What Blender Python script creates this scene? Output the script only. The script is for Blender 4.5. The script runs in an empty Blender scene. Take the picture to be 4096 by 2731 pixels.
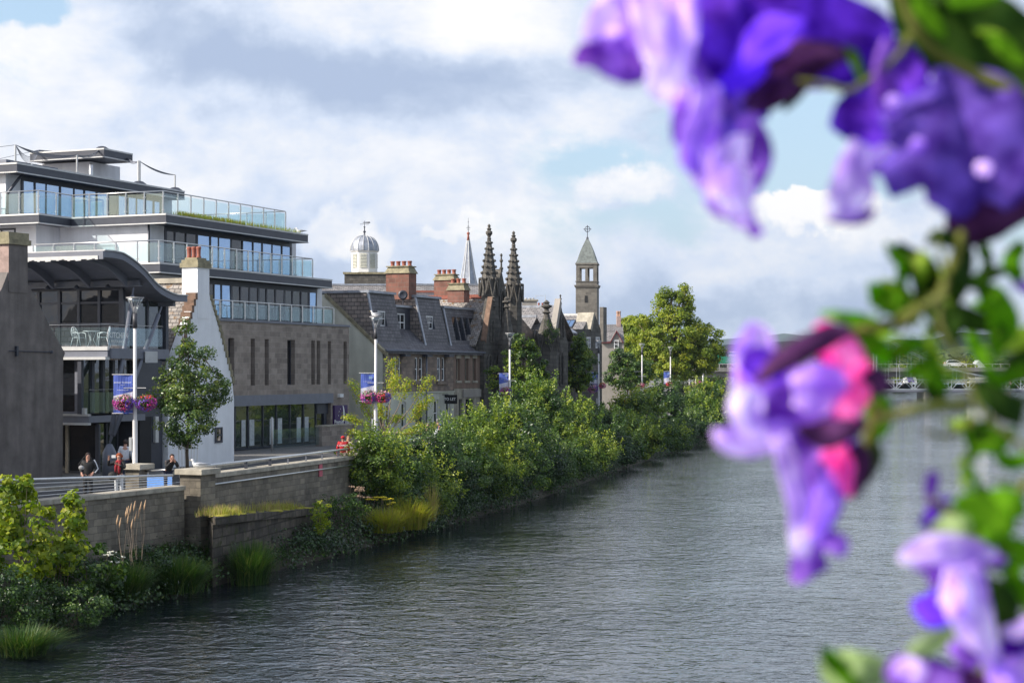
import bpy, math, random
import numpy as np
from mathutils import Vector, Matrix, noise as mnoise
S = bpy.context.scene
COL = S.collection
random.seed(7); RNG = np.random.default_rng(7)
FP = 1707.0; HY = 370.5; CH = 7.3; ST = 2.8       # focal length in px, horizon row, camera height, street height above the water
V = Vector
def UP(px, py, d):                                  # point at distance d seen at a place of the photo
    return V(((px-512)/FP*d, d, CH-(py-HY)/FP*d))
# ---------------------------------------------------------------- street frame: a runs along the fronts, b goes back from the river, z up
OX, OY = -13.5, 100.5
ux, uy = .3872, .9220; wx, wy = -.9220, .3872
def L(a, b, z): return V((OX+ux*a+wx*b, OY+uy*a+wy*b, z))
def A(px, b):
    r = (512-px)/FP; return -(OX+wx*b+r*(OY+wy*b))/(ux+r*uy)
def B(px, a):
    r = (512-px)/FP; return -(OX+ux*a+r*(OY+uy*a))/(wx+r*wy)
def YD(a, b): return OY+uy*a+wy*b
def ZA(py, a, b): return CH-(py-HY)*YD(a, b)/FP
# ---------------------------------------------------------------- materials
def nt(name):
    m = bpy.data.materials.new(name); m.use_nodes = True
    n = m.node_tree; p = n.nodes['Principled BSDF']; return m, n, p
def lk(n, a, b): n.links.new(a, b)
def c4(c): return (c[0], c[1], c[2], 1)
def mat(name, col, rough=.7, metal=0, var=.12, vs=3., bump=0, bs=20., spec=.5, stain=0):
    m, n, p = nt(name)
    p.inputs['Roughness'].default_value = rough; p.inputs['Metallic'].default_value = metal
    p.inputs['Specular IOR Level'].default_value = spec
    tc = n.nodes.new('ShaderNodeTexCoord')
    nz = n.nodes.new('ShaderNodeTexNoise'); nz.inputs['Scale'].default_value = vs; nz.inputs['Detail'].default_value = 8
    nz.inputs['Roughness'].default_value = .65
    lk(n, tc.outputs['Object'], nz.inputs['Vector'])
    r = n.nodes.new('ShaderNodeValToRGB'); lk(n, nz.outputs['Fac'], r.inputs['Fac'])
    r.color_ramp.elements[0].position = .3; r.color_ramp.elements[1].position = .7
    r.color_ramp.elements[0].color = c4([x*(1-var) for x in col]); r.color_ramp.elements[1].color = c4([min(1, x*(1+var)) for x in col])
    out = r.outputs['Color']
    if stain:
        mp = n.nodes.new('ShaderNodeMapping'); mp.inputs['Scale'].default_value = (1.6, 1.6, .22); lk(n, tc.outputs['Object'], mp.inputs['Vector'])
        n2 = n.nodes.new('ShaderNodeTexNoise'); n2.inputs['Scale'].default_value = 1.3; n2.inputs['Detail'].default_value = 6; lk(n, mp.outputs[0], n2.inputs['Vector'])
        r2 = n.nodes.new('ShaderNodeValToRGB'); lk(n, n2.outputs['Fac'], r2.inputs['Fac']); r2.color_ramp.elements[0].position = .35; r2.color_ramp.elements[1].position = .62
        r2.color_ramp.elements[0].color = (1-stain,)*3+(1,); r2.color_ramp.elements[1].color = (1, 1, 1, 1)
        mx = n.nodes.new('ShaderNodeMix'); mx.data_type = 'RGBA'; mx.blend_type = 'MULTIPLY'; mx.inputs[0].default_value = 1
        lk(n, out, mx.inputs[6]); lk(n, r2.outputs[0], mx.inputs[7]); out = mx.outputs[2]
    lk(n, out, p.inputs['Base Color'])
    if bump:
        n3 = n.nodes.new('ShaderNodeTexNoise'); n3.inputs['Scale'].default_value = bs; n3.inputs['Detail'].default_value = 4
        lk(n, tc.outputs['Object'], n3.inputs['Vector'])
        b = n.nodes.new('ShaderNodeBump'); b.inputs['Strength'].default_value = bump; b.inputs['Distance'].default_value = .05
        lk(n, n3.outputs['Fac'], b.inputs['Height']); lk(n, b.outputs[0], p.inputs['Normal'])
    return m
def bricks(name, c1, c2, mo, bw, bh, ms=.02, bump=.5, rough=.8, stain=.35, off=.5, moss=None, spec=.4, vs=1.2):
    m, n, p = nt(name); p.inputs['Roughness'].default_value = rough; p.inputs['Specular IOR Level'].default_value = spec
    uv = n.nodes.new('ShaderNodeUVMap'); uv.uv_map = 'UVMap'
    wn = n.nodes.new('ShaderNodeTexNoise'); wn.inputs['Scale'].default_value = .7; wn.inputs['Detail'].default_value = 3; lk(n, uv.outputs[0], wn.inputs['Vector'])
    av = n.nodes.new('ShaderNodeVectorMath'); av.operation = 'MULTIPLY_ADD'; av.inputs[1].default_value = (.05, .05, 0); lk(n, wn.outputs['Color'], av.inputs[0]); lk(n, uv.outputs[0], av.inputs[2])
    br = n.nodes.new('ShaderNodeTexBrick'); br.inputs['Scale'].default_value = 1; br.inputs['Brick Width'].default_value = bw
    br.inputs['Row Height'].default_value = bh; br.inputs['Mortar Size'].default_value = ms; br.inputs['Mortar Smooth'].default_value = .3; br.offset = off
    br.inputs['Color1'].default_value = c4(c1); br.inputs['Color2'].default_value = c4(c2); br.inputs['Mortar'].default_value = c4(mo); br.inputs['Bias'].default_value = 0
    lk(n, av.outputs[0], br.inputs['Vector'])
    nz = n.nodes.new('ShaderNodeTexNoise'); nz.inputs['Scale'].default_value = vs; nz.inputs['Detail'].default_value = 9; nz.inputs['Roughness'].default_value = .7; lk(n, uv.outputs[0], nz.inputs['Vector'])
    r = n.nodes.new('ShaderNodeValToRGB'); lk(n, nz.outputs['Fac'], r.inputs['Fac']); r.color_ramp.elements[0].position = .32; r.color_ramp.elements[1].position = .68
    r.color_ramp.elements[0].color = (1-stain,)*3+(1,); r.color_ramp.elements[1].color = (1.15, 1.15, 1.15, 1)
    mx = n.nodes.new('ShaderNodeMix'); mx.data_type = 'RGBA'; mx.blend_type = 'MULTIPLY'; mx.inputs[0].default_value = 1
    lk(n, br.outputs['Color'], mx.inputs[6]); lk(n, r.outputs[0], mx.inputs[7]); out = mx.outputs[2]
    if moss:
        n2 = n.nodes.new('ShaderNodeTexNoise'); n2.inputs['Scale'].default_value = 2.5; n2.inputs['Detail'].default_value = 7; lk(n, uv.outputs[0], n2.inputs['Vector'])
        r2 = n.nodes.new('ShaderNodeValToRGB'); lk(n, n2.outputs['Fac'], r2.inputs['Fac']); r2.color_ramp.elements[0].position = .56; r2.color_ramp.elements[1].position = .68
        m2 = n.nodes.new('ShaderNodeMix'); m2.data_type = 'RGBA'; lk(n, r2.outputs[0], m2.inputs[0]); lk(n, out, m2.inputs[6]); m2.inputs[7].default_value = c4(moss); out = m2.outputs[2]
    lk(n, out, p.inputs['Base Color'])
    if bump:
        ad = n.nodes.new('ShaderNodeMath'); ad.operation = 'MULTIPLY_ADD'; ad.inputs[1].default_value = -1.; lk(n, br.outputs['Fac'], ad.inputs[0]); lk(n, nz.outputs['Fac'], ad.inputs[2])
        b = n.nodes.new('ShaderNodeBump'); b.inputs['Strength'].default_value = bump; b.inputs['Distance'].default_value = .03
        lk(n, ad.outputs[0], b.inputs['Height']); lk(n, b.outputs[0], p.inputs['Normal'])
    return m
def glassmat(name, col, rough=.03, metal=.0, spec=1., ior=1.9):           # window glass seen from outside, a dark room behind it
    m, n, p = nt(name); p.inputs['Base Color'].default_value = c4(col); p.inputs['Roughness'].default_value = rough
    p.inputs['Metallic'].default_value = metal; p.inputs['IOR'].default_value = ior
    tc = n.nodes.new('ShaderNodeTexCoord'); nz = n.nodes.new('ShaderNodeTexNoise'); nz.inputs['Scale'].default_value = .9; nz.inputs['Detail'].default_value = 2
    lk(n, tc.outputs['Object'], nz.inputs['Vector'])
    b = n.nodes.new('ShaderNodeBump'); b.inputs['Strength'].default_value = .12; b.inputs['Distance'].default_value = .08; lk(n, nz.outputs['Fac'], b.inputs['Height']); lk(n, b.outputs[0], p.inputs['Normal'])
    return m
def clearglass(name, tint, refl=.12):
    m = bpy.data.materials.new(name); m.use_nodes = True; n = m.node_tree; n.nodes.clear()
    o = n.nodes.new('ShaderNodeOutputMaterial'); t = n.nodes.new('ShaderNodeBsdfTransparent'); t.inputs[0].default_value = c4(tint)
    g = n.nodes.new('ShaderNodeBsdfGlossy'); g.inputs['Roughness'].default_value = .04; g.inputs[0].default_value = (.9, .97, 1, 1)
    f = n.nodes.new('ShaderNodeLayerWeight'); pw = n.nodes.new('ShaderNodeMath'); pw.operation = 'POWER'; pw.inputs[1].default_value = 4.; lk(n, f.outputs['Facing'], pw.inputs[0])
    ma = n.nodes.new('ShaderNodeMath'); ma.operation = 'MULTIPLY_ADD'; ma.inputs[1].default_value = .5; ma.inputs[2].default_value = refl; ma.use_clamp = True; lk(n, pw.outputs[0], ma.inputs[0])
    d = n.nodes.new('ShaderNodeBsdfDiffuse'); d.inputs[0].default_value = (.5, .62, .62, 1)
    m0 = n.nodes.new('ShaderNodeMixShader'); m0.inputs[0].default_value = .025; lk(n, t.outputs[0], m0.inputs[1]); lk(n, d.outputs[0], m0.inputs[2])
    mx = n.nodes.new('ShaderNodeMixShader'); lk(n, ma.outputs[0], mx.inputs[0]); lk(n, m0.outputs[0], mx.inputs[1]); lk(n, g.outputs[0], mx.inputs[2]); lk(n, mx.outputs[0], o.inputs[0])
    return m
def leafmat(name, cols, trans=.35, rough=.45, spec=.35, noise=0):
    m, n, p = nt(name); p.inputs['Roughness'].default_value = rough; p.inputs['Specular IOR Level'].default_value = spec
    at = n.nodes.new('ShaderNodeAttribute'); at.attribute_name = 'rnd'
    r = n.nodes.new('ShaderNodeValToRGB'); cr = r.color_ramp
    while len(cr.elements) < len(cols): cr.elements.new(.5)
    for i, c in enumerate(cols): cr.elements[i].position = i/(len(cols)-1); cr.elements[i].color = c4(c)
    lk(n, at.outputs['Fac'], r.inputs['Fac']); lk(n, r.outputs[0], p.inputs['Base Color'])
    t = n.nodes.new('ShaderNodeBsdfTranslucent')
    hs = n.nodes.new('ShaderNodeHueSaturation'); hs.inputs['Saturation'].default_value = 1.1; hs.inputs['Value'].default_value = 1.7; lk(n, r.outputs[0], hs.inputs['Color']); lk(n, hs.outputs[0], t.inputs[0])
    mx = n.nodes.new('ShaderNodeMixShader'); mx.inputs[0].default_value = trans
    o = [x for x in n.nodes if x.type == 'OUTPUT_MATERIAL'][0]
    lk(n, p.outputs[0], mx.inputs[1]); lk(n, t.outputs[0], mx.inputs[2]); lk(n, mx.outputs[0], o.inputs[0])
    return m
def petalmat(name, ca, cb, trans=.45, sc=48, rough=.5):
    m, n, p = nt(name); p.inputs['Roughness'].default_value = .8; p.inputs['Specular IOR Level'].default_value = .12
    tc = n.nodes.new('ShaderNodeTexCoord'); nz = n.nodes.new('ShaderNodeTexNoise'); nz.inputs['Scale'].default_value = sc; nz.inputs['Detail'].default_value = 4; lk(n, tc.outputs['Object'], nz.inputs['Vector'])
    r = n.nodes.new('ShaderNodeValToRGB'); r.color_ramp.elements[0].position = .38; r.color_ramp.elements[1].position = .62
    r.color_ramp.elements[0].color = c4(ca); r.color_ramp.elements[1].color = c4(cb); lk(n, nz.outputs['Fac'], r.inputs['Fac']); lk(n, r.outputs[0], p.inputs['Base Color'])
    t = n.nodes.new('ShaderNodeBsdfTranslucent'); hs = n.nodes.new('ShaderNodeHueSaturation'); hs.inputs['Value'].default_value = 1.5; lk(n, r.outputs[0], hs.inputs['Color']); lk(n, hs.outputs[0], t.inputs[0])
    mx = n.nodes.new('ShaderNodeMixShader'); mx.inputs[0].default_value = min(.75, trans+.18)
    o = [x for x in n.nodes if x.type == 'OUTPUT_MATERIAL'][0]
    lk(n, p.outputs[0], mx.inputs[1]); lk(n, t.outputs[0], mx.inputs[2]); lk(n, mx.outputs[0], o.inputs[0])
    return m
M = {}
M['ashlar'] = bricks('brown_ashlar', (.35, .295, .255), (.24, .20, .175), (.36, .31, .28), .62, .31, .012, .25, .85, .3, off=.37)
M['rubble'] = bricks('old_rubble_stone', (.34, .26, .21), (.19, .15, .13), (.22, .18, .15), .5, .27, .02, .6, .9, .4, off=.4)
M['church'] = bricks('dark_gothic_stone', (.150, .137, .122), (.092, .086, .078), (.065, .06, .055), .7, .33, .02, .5, .9, .45)
M['churchash'] = bricks('tower_ashlar', (.20, .185, .165), (.15, .138, .125), (.12, .11, .1), .8, .36, .012, .3, .9, .35)
M['river'] = bricks('river_wall_stone', (.30, .26, .20), (.19, .165, .135), (.15, .13, .105), .46, .23, .010, .5, .9, .6, off=.42, vs=.8)
M['quay'] = bricks('mossy_quay_stone', (.15, .125, .10), (.075, .065, .055), (.06, .05, .04), .7, .33, .03, .8, .95, .6, moss=(.05, .055, .02))
M['cope'] = mat('coping_stone', (.42, .38, .31), .85, 0, .28, 2.2, .3, 25, stain=.25)
M['capst'] = mat('chimney_cope', (.26, .23, .15), .9, 0, .45, 3, .4, 12)
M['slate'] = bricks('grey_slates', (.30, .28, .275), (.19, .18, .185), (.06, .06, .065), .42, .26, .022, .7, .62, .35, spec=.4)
M['slatep'] = bricks('sunlit_cheek_slates', (.34, .28, .25), (.22, .19, .18), (.06, .06, .06), .45, .27, .024, .6, .7, .35)  # paler copy of the mansard slates; sun on the cheeks is in the colour
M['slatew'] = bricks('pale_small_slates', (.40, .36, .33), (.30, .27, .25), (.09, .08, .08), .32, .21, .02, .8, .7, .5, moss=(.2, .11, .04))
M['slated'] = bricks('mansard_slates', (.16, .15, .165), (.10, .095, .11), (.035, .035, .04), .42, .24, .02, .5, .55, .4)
M['white'] = mat('white_render', (.86, .87, .90), .9, 0, .05, 1.2, .25, 30, stain=.08)
M['white2'] = mat('pale_hotel_render', (.76, .76, .80), .9, 0, .06, .8, .15, 30, stain=.12)
M['cream'] = mat('grey_cream_render', (.58, .58, .50), .9, 0, .1, .8, .1, 20, stain=.18)
M['harl'] = mat('dark_grey_harling', (.20, .176, .165), .95, 0, .25, 1.3, .6, 45, stain=.3)
M['harlp'] = mat('pink_harling', (.40, .29, .26), .95, 0, .25, 4, .6, 40)  # on the left chimney this pink paints the sunlit face
M['plaster'] = mat('brown_plaster', (.26, .18, .14), .9, 0, .12, 1, .1, 20, stain=.25)
M['greyren'] = mat('grey_house_render', (.36, .33, .30), .9, 0, .1, 1, .1, 20, stain=.12)
M['dark'] = mat('dark_grey_metal', (.055, .06, .08), .45, .25, .15, 2)
M['steel'] = mat('painted_steel', (.17, .18, .22), .5, .2, .12, 2)
M['alu'] = mat('brushed_rail_metal', (.62, .62, .62), .32, .8, .08, 8)
M['lip'] = mat('pale_flashing', (.55, .55, .55), .5, .2, .12, 3)
M['lead'] = mat('lead_sheet', (.32, .34, .39), .45, .5, .35, 2.2)
M['verd'] = mat('verdigris_slate', (.15, .17, .165), .7, 0, .4, 2.5, .4, 14)
M['redst'] = bricks('red_sandstone', (.27, .12, .09), (.18, .085, .065), (.20, .15, .12), .5, .3, .015, .4, .9, .35)
M['terra'] = mat('terracotta', (.29, .095, .065), .75, 0, .2, 5)
M['terrap'] = mat('pale_terracotta', (.45, .27, .19), .75, 0, .2, 5)
M['redpaint'] = mat('dark_red_paint', (.16, .03, .035), .5)
M['wpaint'] = mat('white_paint', (.75, .75, .76), .5, 0, .06)
M['asph'] = mat('asphalt', (.06, .06, .065), .9, 0, .2, 1.5, .3, 60)
M['pave'] = bricks('paving_slabs', (.20, .19, .18), (.15, .145, .14), (.09, .09, .09), .6, .6, .012, .2, .85, .3)
M['post'] = mat('pale_grey_lamp_paint', (.62, .60, .60), .45, .1, .06)
M['postd'] = mat('dark_lamp_collar', (.07, .07, .08), .5, .2)
M['lampglass'] = clearglass('lamp_cone_glass', (.82, .82, .84), .15)
M['balglass'] = clearglass('balustrade_glass', (.86, .94, .95), .07)
M['brownst'] = mat('brown_step_stone', (.19, .12, .085), .9, 0, .4, 3, .3, 12)
M['win'] = glassmat('sky_tinted_glass', (.34, .50, .74), .03, .75, 1, 2.0)  # blue of the reflected sky is put into the base colour
M['wind'] = glassmat('dark_window_glass', (.012, .014, .018), .03, 0, 1, 1.7)
M['shop'] = glassmat('shopfront_glass', (.03, .04, .035), .02, 0, 1, 2.1)
M['curtain'] = mat('pale_curtain', (.50, .53, .55), .9, 0, .25, 6)
M['black'] = mat('black_cloth', (.012, .012, .014), .75, 0, .3, 20)
M['skin'] = mat('skin', (.50, .27, .20), .55, 0, .06)
M['purple'] = mat('purple_sign', (.045, .012, .10), .5, 0, .05)
M['textw'] = mat('white_lettering', (.8, .8, .8), .6, 0, .02)
M['bark'] = mat('bark', (.12, .09, .065), .9, 0, .3, 8, .5, 30)
M['barkp'] = mat('pale_bark', (.26, .20, .15), .9, 0, .3, 8, .4, 30)
M['earth'] = mat('bank_earth', (.05, .042, .028), .95, 0, .4, 1.5, .5, 8)
M['grassland'] = mat('grass_ground', (.07, .085, .03), .95, 0, .3, .05, .2, 5)
M['leafA'] = leafmat('tree_leaves', [(.03, .065, .016), (.07, .13, .028), (.17, .24, .05), (.40, .42, .07)], .32, .33, .6)
M['leafY'] = leafmat('yellowing_leaves', [(.14, .22, .03), (.27, .35, .04), (.40, .43, .05), (.42, .33, .05)], .45, .45)
M['leafL'] = leafmat('lime_tree_leaves', [(.07, .11, .015), (.17, .24, .025), (.33, .37, .04), (.28, .28, .03)], .38, .5)
M['leafB'] = leafmat('bush_leaves', [(.016, .042, .008), (.035, .085, .012), (.10, .18, .022), (.30, .37, .05)], .24, .42, .5)
M['leafC'] = leafmat('yellow_bush_leaves', [(.020, .05, .009), (.065, .125, .014), (.17, .25, .025), (.38, .42, .05)], .27, .42, .5)
M['leafD'] = leafmat('dark_bush_leaves', [(.010, .028, .008), (.024, .062, .011), (.06, .125, .02), (.16, .23, .05)], .25, .4, .6)
M['leafS'] = leafmat('sycamore_leaves', [(.09, .16, .018), (.20, .27, .03), (.33, .38, .04), (.40, .38, .05)], .45, .45)
M['grassg'] = leafmat('green_rushes', [(.016, .042, .010), (.03, .08, .014), (.06, .125, .02), (.13, .15, .04)], .3, .5)
M['grassd'] = leafmat('dry_grass', [(.35, .25, .12), (.48, .36, .17), (.30, .33, .07), (.40, .42, .08)], .35, .6)
M['grassy'] = leafmat('yellow_green_grass', [(.16, .21, .03), (.28, .32, .04), (.38, .38, .05), (.3, .2, .08)], .35, .5)
M['moss'] = mat('bright_moss', (.30, .27, .03), .95, 0, .3, 6, .4, 30)
M['farleaf'] = leafmat('distant_woodland', [(.03, .055, .02), (.06, .085, .025), (.10, .12, .035)], .2, .6)
for k, c in dict(pink=(.62, .05, .22), magenta=(.42, .03, .30), violet=(.15, .06, .42), red=(.6, .02, .03), palepink=(.75, .35, .45)).items(): M['fl_'+k] = mat('petals_'+k, c, .6, 0, .25, 9)
# ---------------------------------------------------------------- mesh builder
class MB:
    def __init__(s): s.v = []; s.f = []; s.m = []; s.cur = 0
    def add(s, vs, fs):
        o = len(s.v); s.v += [V(p) for p in vs]; s.f += [tuple(i+o for i in f) for f in fs]; s.m += [s.cur]*len(fs); return s
    def quad(s, *p): return s.add(p, [tuple(range(len(p)))])
    def hexa(s, p):                                 # 8 points: bottom 4 then top 4 (same order)
        c = sum((V(x) for x in p), V())/8
        fs = [(3, 2, 1, 0), (4, 5, 6, 7), (0, 1, 5, 4), (1, 2, 6, 5), (2, 3, 7, 6), (3, 0, 4, 7)]
        q = [V(x) for x in p]; n = (q[1]-q[0]).cross(q[2]-q[0]); 
        if n.dot(q[4]-q[0]) < 0: fs = [f[::-1] for f in fs]
        return s.add(p, fs)
    def fb(s, a0, a1, b0, b1, z0, z1):              # box in the street frame
        return s.hexa([L(a0, b0, z0), L(a1, b0, z0), L(a1, b1, z0), L(a0, b1, z0), L(a0, b0, z1), L(a1, b0, z1), L(a1, b1, z1), L(a0, b1, z1)])
    def box(s, c, sz, rz=0):
        c = V(c); x, y, z = sz[0]/2, sz[1]/2, sz[2]/2; R = Matrix.Rotation(rz, 3, 'Z')
        return s.hexa([c+R@V(p) for p in [(-x, -y, -z), (x, -y, -z), (x, y, -z), (-x, y, -z), (-x, -y, z), (x, -y, z), (x, y, z), (-x, y, z)]])
    def prism(s, poly, d):                          # polygon of 3-D points pushed along d
        n = len(poly); p = [V(x) for x in poly]; d = V(d)
        nn = V()
        for i in range(n): nn += p[i].cross(p[(i+1) % n])
        f0 = tuple(range(n)); f1 = tuple(range(n, 2*n))
        if nn.dot(d) > 0: fs = [f0[::-1], f1]+[(i, (i+1) % n, n+(i+1) % n, n+i) for i in range(n)]
        else: fs = [f0, f1[::-1]]+[((i+1) % n, i, n+i, n+(i+1) % n) for i in range(n)]
        return s.add(p+[x+d for x in p], fs)
    def tube(s, p0, p1, r0, r1=None, n=8, cap=True):
        p0, p1 = V(p0), V(p1); r1 = r0 if r1 is None else r1; d = (p1-p0)
        if d.length < 1e-6: return s
        d.normalize(); x = d.orthogonal().normalized(); y = d.cross(x); vs = []
        for p, r in ((p0, r0), (p1, r1)):
            for i in range(n): t = 2*math.pi*(i+.5)/n; vs.append(p+(x*math.cos(t)+y*math.sin(t))*r)
        fs = [(i, (i+1) % n, n+(i+1) % n, n+i) for i in range(n)]
        if cap: fs += [tuple(range(n))[::-1], tuple(range(n, 2*n))]
        return s.add(vs, fs)
    def path(s, pts, rs, n=8):
        pts = [V(p) for p in pts]
        if not hasattr(rs, '__len__'): rs = [rs]*len(pts)
        vs = []; x = None
        for i, p in enumerate(pts):
            d = (pts[min(i+1, len(pts)-1)]-pts[max(i-1, 0)]).normalized()
            x = (d.orthogonal() if x is None else x-d*x.dot(d)).normalized(); y = d.cross(x)
            for k in range(n): t = 2*math.pi*k/n; vs.append(p+(x*math.cos(t)+y*math.sin(t))*rs[i])
        fs = [(i*n+k, i*n+(k+1) % n, (i+1)*n+(k+1) % n, (i+1)*n+k) for i in range(len(pts)-1) for k in range(n)]
        fs += [tuple(range(n))[::-1], tuple(range((len(pts)-1)*n, len(pts)*n))]
        return s.add(vs, fs)
    def lathe(s, c, prof, n=16, rot=0, sx=1, sy=1):  # prof [(r, z)] from the bottom up
        c = V(c); vs = []
        for r, z in prof:
            for k in range(n): t = 2*math.pi*k/n+rot; vs.append(c+V((r*sx*math.cos(t), r*sy*math.sin(t), z)))
        fs = [(i*n+k, i*n+(k+1) % n, (i+1)*n+(k+1) % n, (i+1)*n+k) for i in range(len(prof)-1) for k in range(n)]
        fs += [tuple(range(n))[::-1], tuple(range((len(prof)-1)*n, len(prof)*n))]
        return s.add(vs, fs)
    def ball(s, c, r, n=8, sc=(1, 1, 1)):
        m = max(4, n//2+1); return s.lathe(c, [(max(1e-3, math.sin(math.pi*i/m))*r*sc[0], -math.cos(math.pi*i/m)*r*sc[2]) for i in range(m+1)], n, 0, 1, sc[1]/sc[0])
    def build(s, name, mats, parent=None, smooth=False, bevel=0):
        me = bpy.data.meshes.new(name); o = bpy.data.objects.new(name, me); COL.objects.link(o)
        org = V()
        if parent is not None:
            q = parent
            while q is not None: org += q.location; q = q.parent
            o.parent = parent
        elif s.v:
            org = sum(s.v, V())/len(s.v); org.z = min(p.z for p in s.v); o.location = org
        me.from_pydata([tuple(p-org) for p in s.v], [], s.f)
        if not isinstance(mats, (list, tuple)): mats = [mats]
        for m in mats: me.materials.append(m)
        me.polygons.foreach_set('material_index', s.m)
        if smooth: me.polygons.foreach_set('use_smooth', [True]*len(s.f))
        uvl = me.uv_layers.new(name='UVMap'); uv = []
        Z = V((0, 0, 1))
        for p in me.polygons:
            nrm = p.normal
            if abs(nrm.z) > .97: t = V((1, 0, 0)); bt = V((0, 1, 0))
            else: t = Z.cross(nrm).normalized(); bt = nrm.cross(t)
            for li in p.loop_indices:
                q = s.v[me.loops[li].vertex_index]; uv += [q.dot(t), q.dot(bt)]
        uvl.data.foreach_set('uv', uv); me.update()
        if bevel:
            md = o.modifiers.new('bevel', 'BEVEL'); md.width = bevel; md.segments = 2; md.limit_method = 'ANGLE'
        return o
def tag(o, label=None, cat=None, group=None, kind=None):
    if label: o['label'] = label
    if cat: o['category'] = cat
    if group: o['group'] = group
    if kind: o['kind'] = kind
    return o
def thing(name, loc, label, cat, group=None):
    o = bpy.data.objects.new(name, None); COL.objects.link(o); o.location = loc; o.empty_display_size = .3
    return tag(o, label, cat, group)
def lettering(txt, org, right, up, size, m, parent, name='lettering', align='CENTER', depth=.01, bold=0):
    cu = bpy.data.curves.new('t', 'FONT'); cu.body = txt; cu.size = 1; cu.align_x = align; cu.extrude = 0; cu.resolution_u = 3; cu.offset = bold
    t = bpy.data.objects.new('t', cu); COL.objects.link(t); dg = bpy.context.evaluated_depsgraph_get(); dg.update()
    src = bpy.data.meshes.new_from_object(t.evaluated_get(dg)); right = V(right).normalized(); up = V(up).normalized(); nrm = right.cross(up)
    mb = MB(); mb.add([V(org)+right*v.co.x*size+up*v.co.y*size+nrm*depth for v in src.vertices], [tuple(p.vertices) for p in src.polygons])
    bpy.data.objects.remove(t); bpy.data.curves.remove(cu); bpy.data.meshes.remove(src)
    return mb.build(name, m, parent)
# wall in a plane: P(s, z, depth) gives a point; openings become real recesses
def wall(mb, P, s0, s1, z0, z1, ops, rev=.2):
    ss = sorted(set([s0, s1]+[o[0] for o in ops]+[o[1] for o in ops])); zs = sorted(set([z0, z1]+[o[2] for o in ops]+[o[3] for o in ops]))
    ss = [s for s in ss if s0 <= s <= s1]; zs = [z for z in zs if z0 <= z <= z1]
    for i in range(len(ss)-1):
        for j in range(len(zs)-1):
            cs, cz = (ss[i]+ss[i+1])/2, (zs[j]+zs[j+1])/2
            if any(o[0] < cs < o[1] and o[2] < cz < o[3] for o in ops): continue
            mb.quad(P(ss[i], zs[j], 0), P(ss[i+1], zs[j], 0), P(ss[i+1], zs[j+1], 0), P(ss[i], zs[j+1], 0))
    for o in ops:
        a, b, c, d = o[:4]
        mb.quad(P(a, c, 0), P(a, d, 0), P(a, d, rev), P(a, c, rev)); mb.quad(P(b, d, 0), P(b, c, 0), P(b, c, rev), P(b, d, rev))
        mb.quad(P(a, d, 0), P(b, d, 0), P(b, d, rev), P(a, d, rev)); mb.quad(P(b, c, 0), P(a, c, 0), P(a, c, rev), P(b, c, rev))
def window(parent, P, s0, s1, z0, z1, dep, nx=1, nz=1, fw=.06, fm=None, gm=None, name='window', wz=None, d=.05):
    fm = fm or M['wpaint']; gm = gm or M['wind']; mb = MB()
    def bx(a, b, c, e): mb.hexa([P(a, c, dep), P(b, c, dep), P(b, c, dep-d), P(a, c, dep-d), P(a, e, dep), P(b, e, dep), P(b, e, dep-d), P(a, e, dep-d)])
    bx(s0, s0+fw, z0, z1); bx(s1-fw, s1, z0, z1); bx(s0+fw, s1-fw, z0, z0+fw); bx(s0+fw, s1-fw, z1-fw, z1)
    for i in range(1, nx): s = s0+(s1-s0)*i/nx; bx(s-fw*.4, s+fw*.4, z0+fw, z1-fw)
    for j in range(1, nz):
        z = z0+(z1-z0)*j/nz
        for i in range(nx):
            l = s0+(s1-s0)*i/nx+(fw if i == 0 else fw*.4); r = s0+(s1-s0)*(i+1)/nx-(fw if i == nx-1 else fw*.4); bx(l, r, z-fw*.35, z+fw*.35)
    o = mb.build(name, fm, parent); g = MB().quad(P(s0, z0, dep-.012), P(s1, z0, dep-.012), P(s1, z1, dep-.012), P(s0, z1, dep-.012)).build('pane', gm, o)
    return o
def PF(b0): return lambda s, z, d: L(s, b0+d, z)              # river-facing wall plane
def PS(a0): return lambda s, z, d: L(a0+d, s, z)              # camera-facing wall plane
# ================================================================ BUILDINGS
def balustrade(parent, pts, h, sp=1.25, name='balustrade', posts=True, rail=.035):
    mb = MB()
    for p, q in zip(pts, pts[1:]): mb.tube(V(p)+V((0, 0, h)), V(q)+V((0, 0, h)), rail, n=8)
    o = mb.build(name, M['alu'], parent, True)
    for k, (p, q) in enumerate(zip(pts, pts[1:])):
        p, q = V(p), V(q); n = max(1, round((q-p).length/sp)); d = (q-p).normalized(); sd = d.cross(V((0, 0, 1)))*.03
        for i in range(n+1):
            if i == 0 and k > 0: continue
            c = p+(q-p)*i/n
            if posts:
                m = MB(); m.tube(c+sd*1.6, c+sd*1.6+V((0, 0, h-.02)), .042, n=6)
                for zz in (.22, h-.32): m.tube(c+sd*1.4+V((0, 0, zz))-d*.1, c+sd*1.4+V((0, 0, zz))+d*.1, .025, n=5)
                m.build('post', M['alu'], o)
        for i in range(n):
            a = p+(q-p)*i/n+d*.05; b = p+(q-p)*(i+1)/n-d*.05; z0, z1 = .07, h-.12
            MB().hexa([a+V((0, 0, z0))-sd*.2, b+V((0, 0, z0))-sd*.2, b+V((0, 0, z0))+sd*.2, a+V((0, 0, z0))+sd*.2, a+V((0, 0, z1))-sd*.2, b+V((0, 0, z1))-sd*.2, b+V((0, 0, z1))+sd*.2, a+V((0, 0, z1))+sd*.2]).build('glass_panel', M['balglass'], o)
    return o
def gutterpipe(parent, pts, r=.06, name='drainpipe', m=None): return MB().path(pts, r, 8).build(name, m or M['dark'], parent, True)
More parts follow.
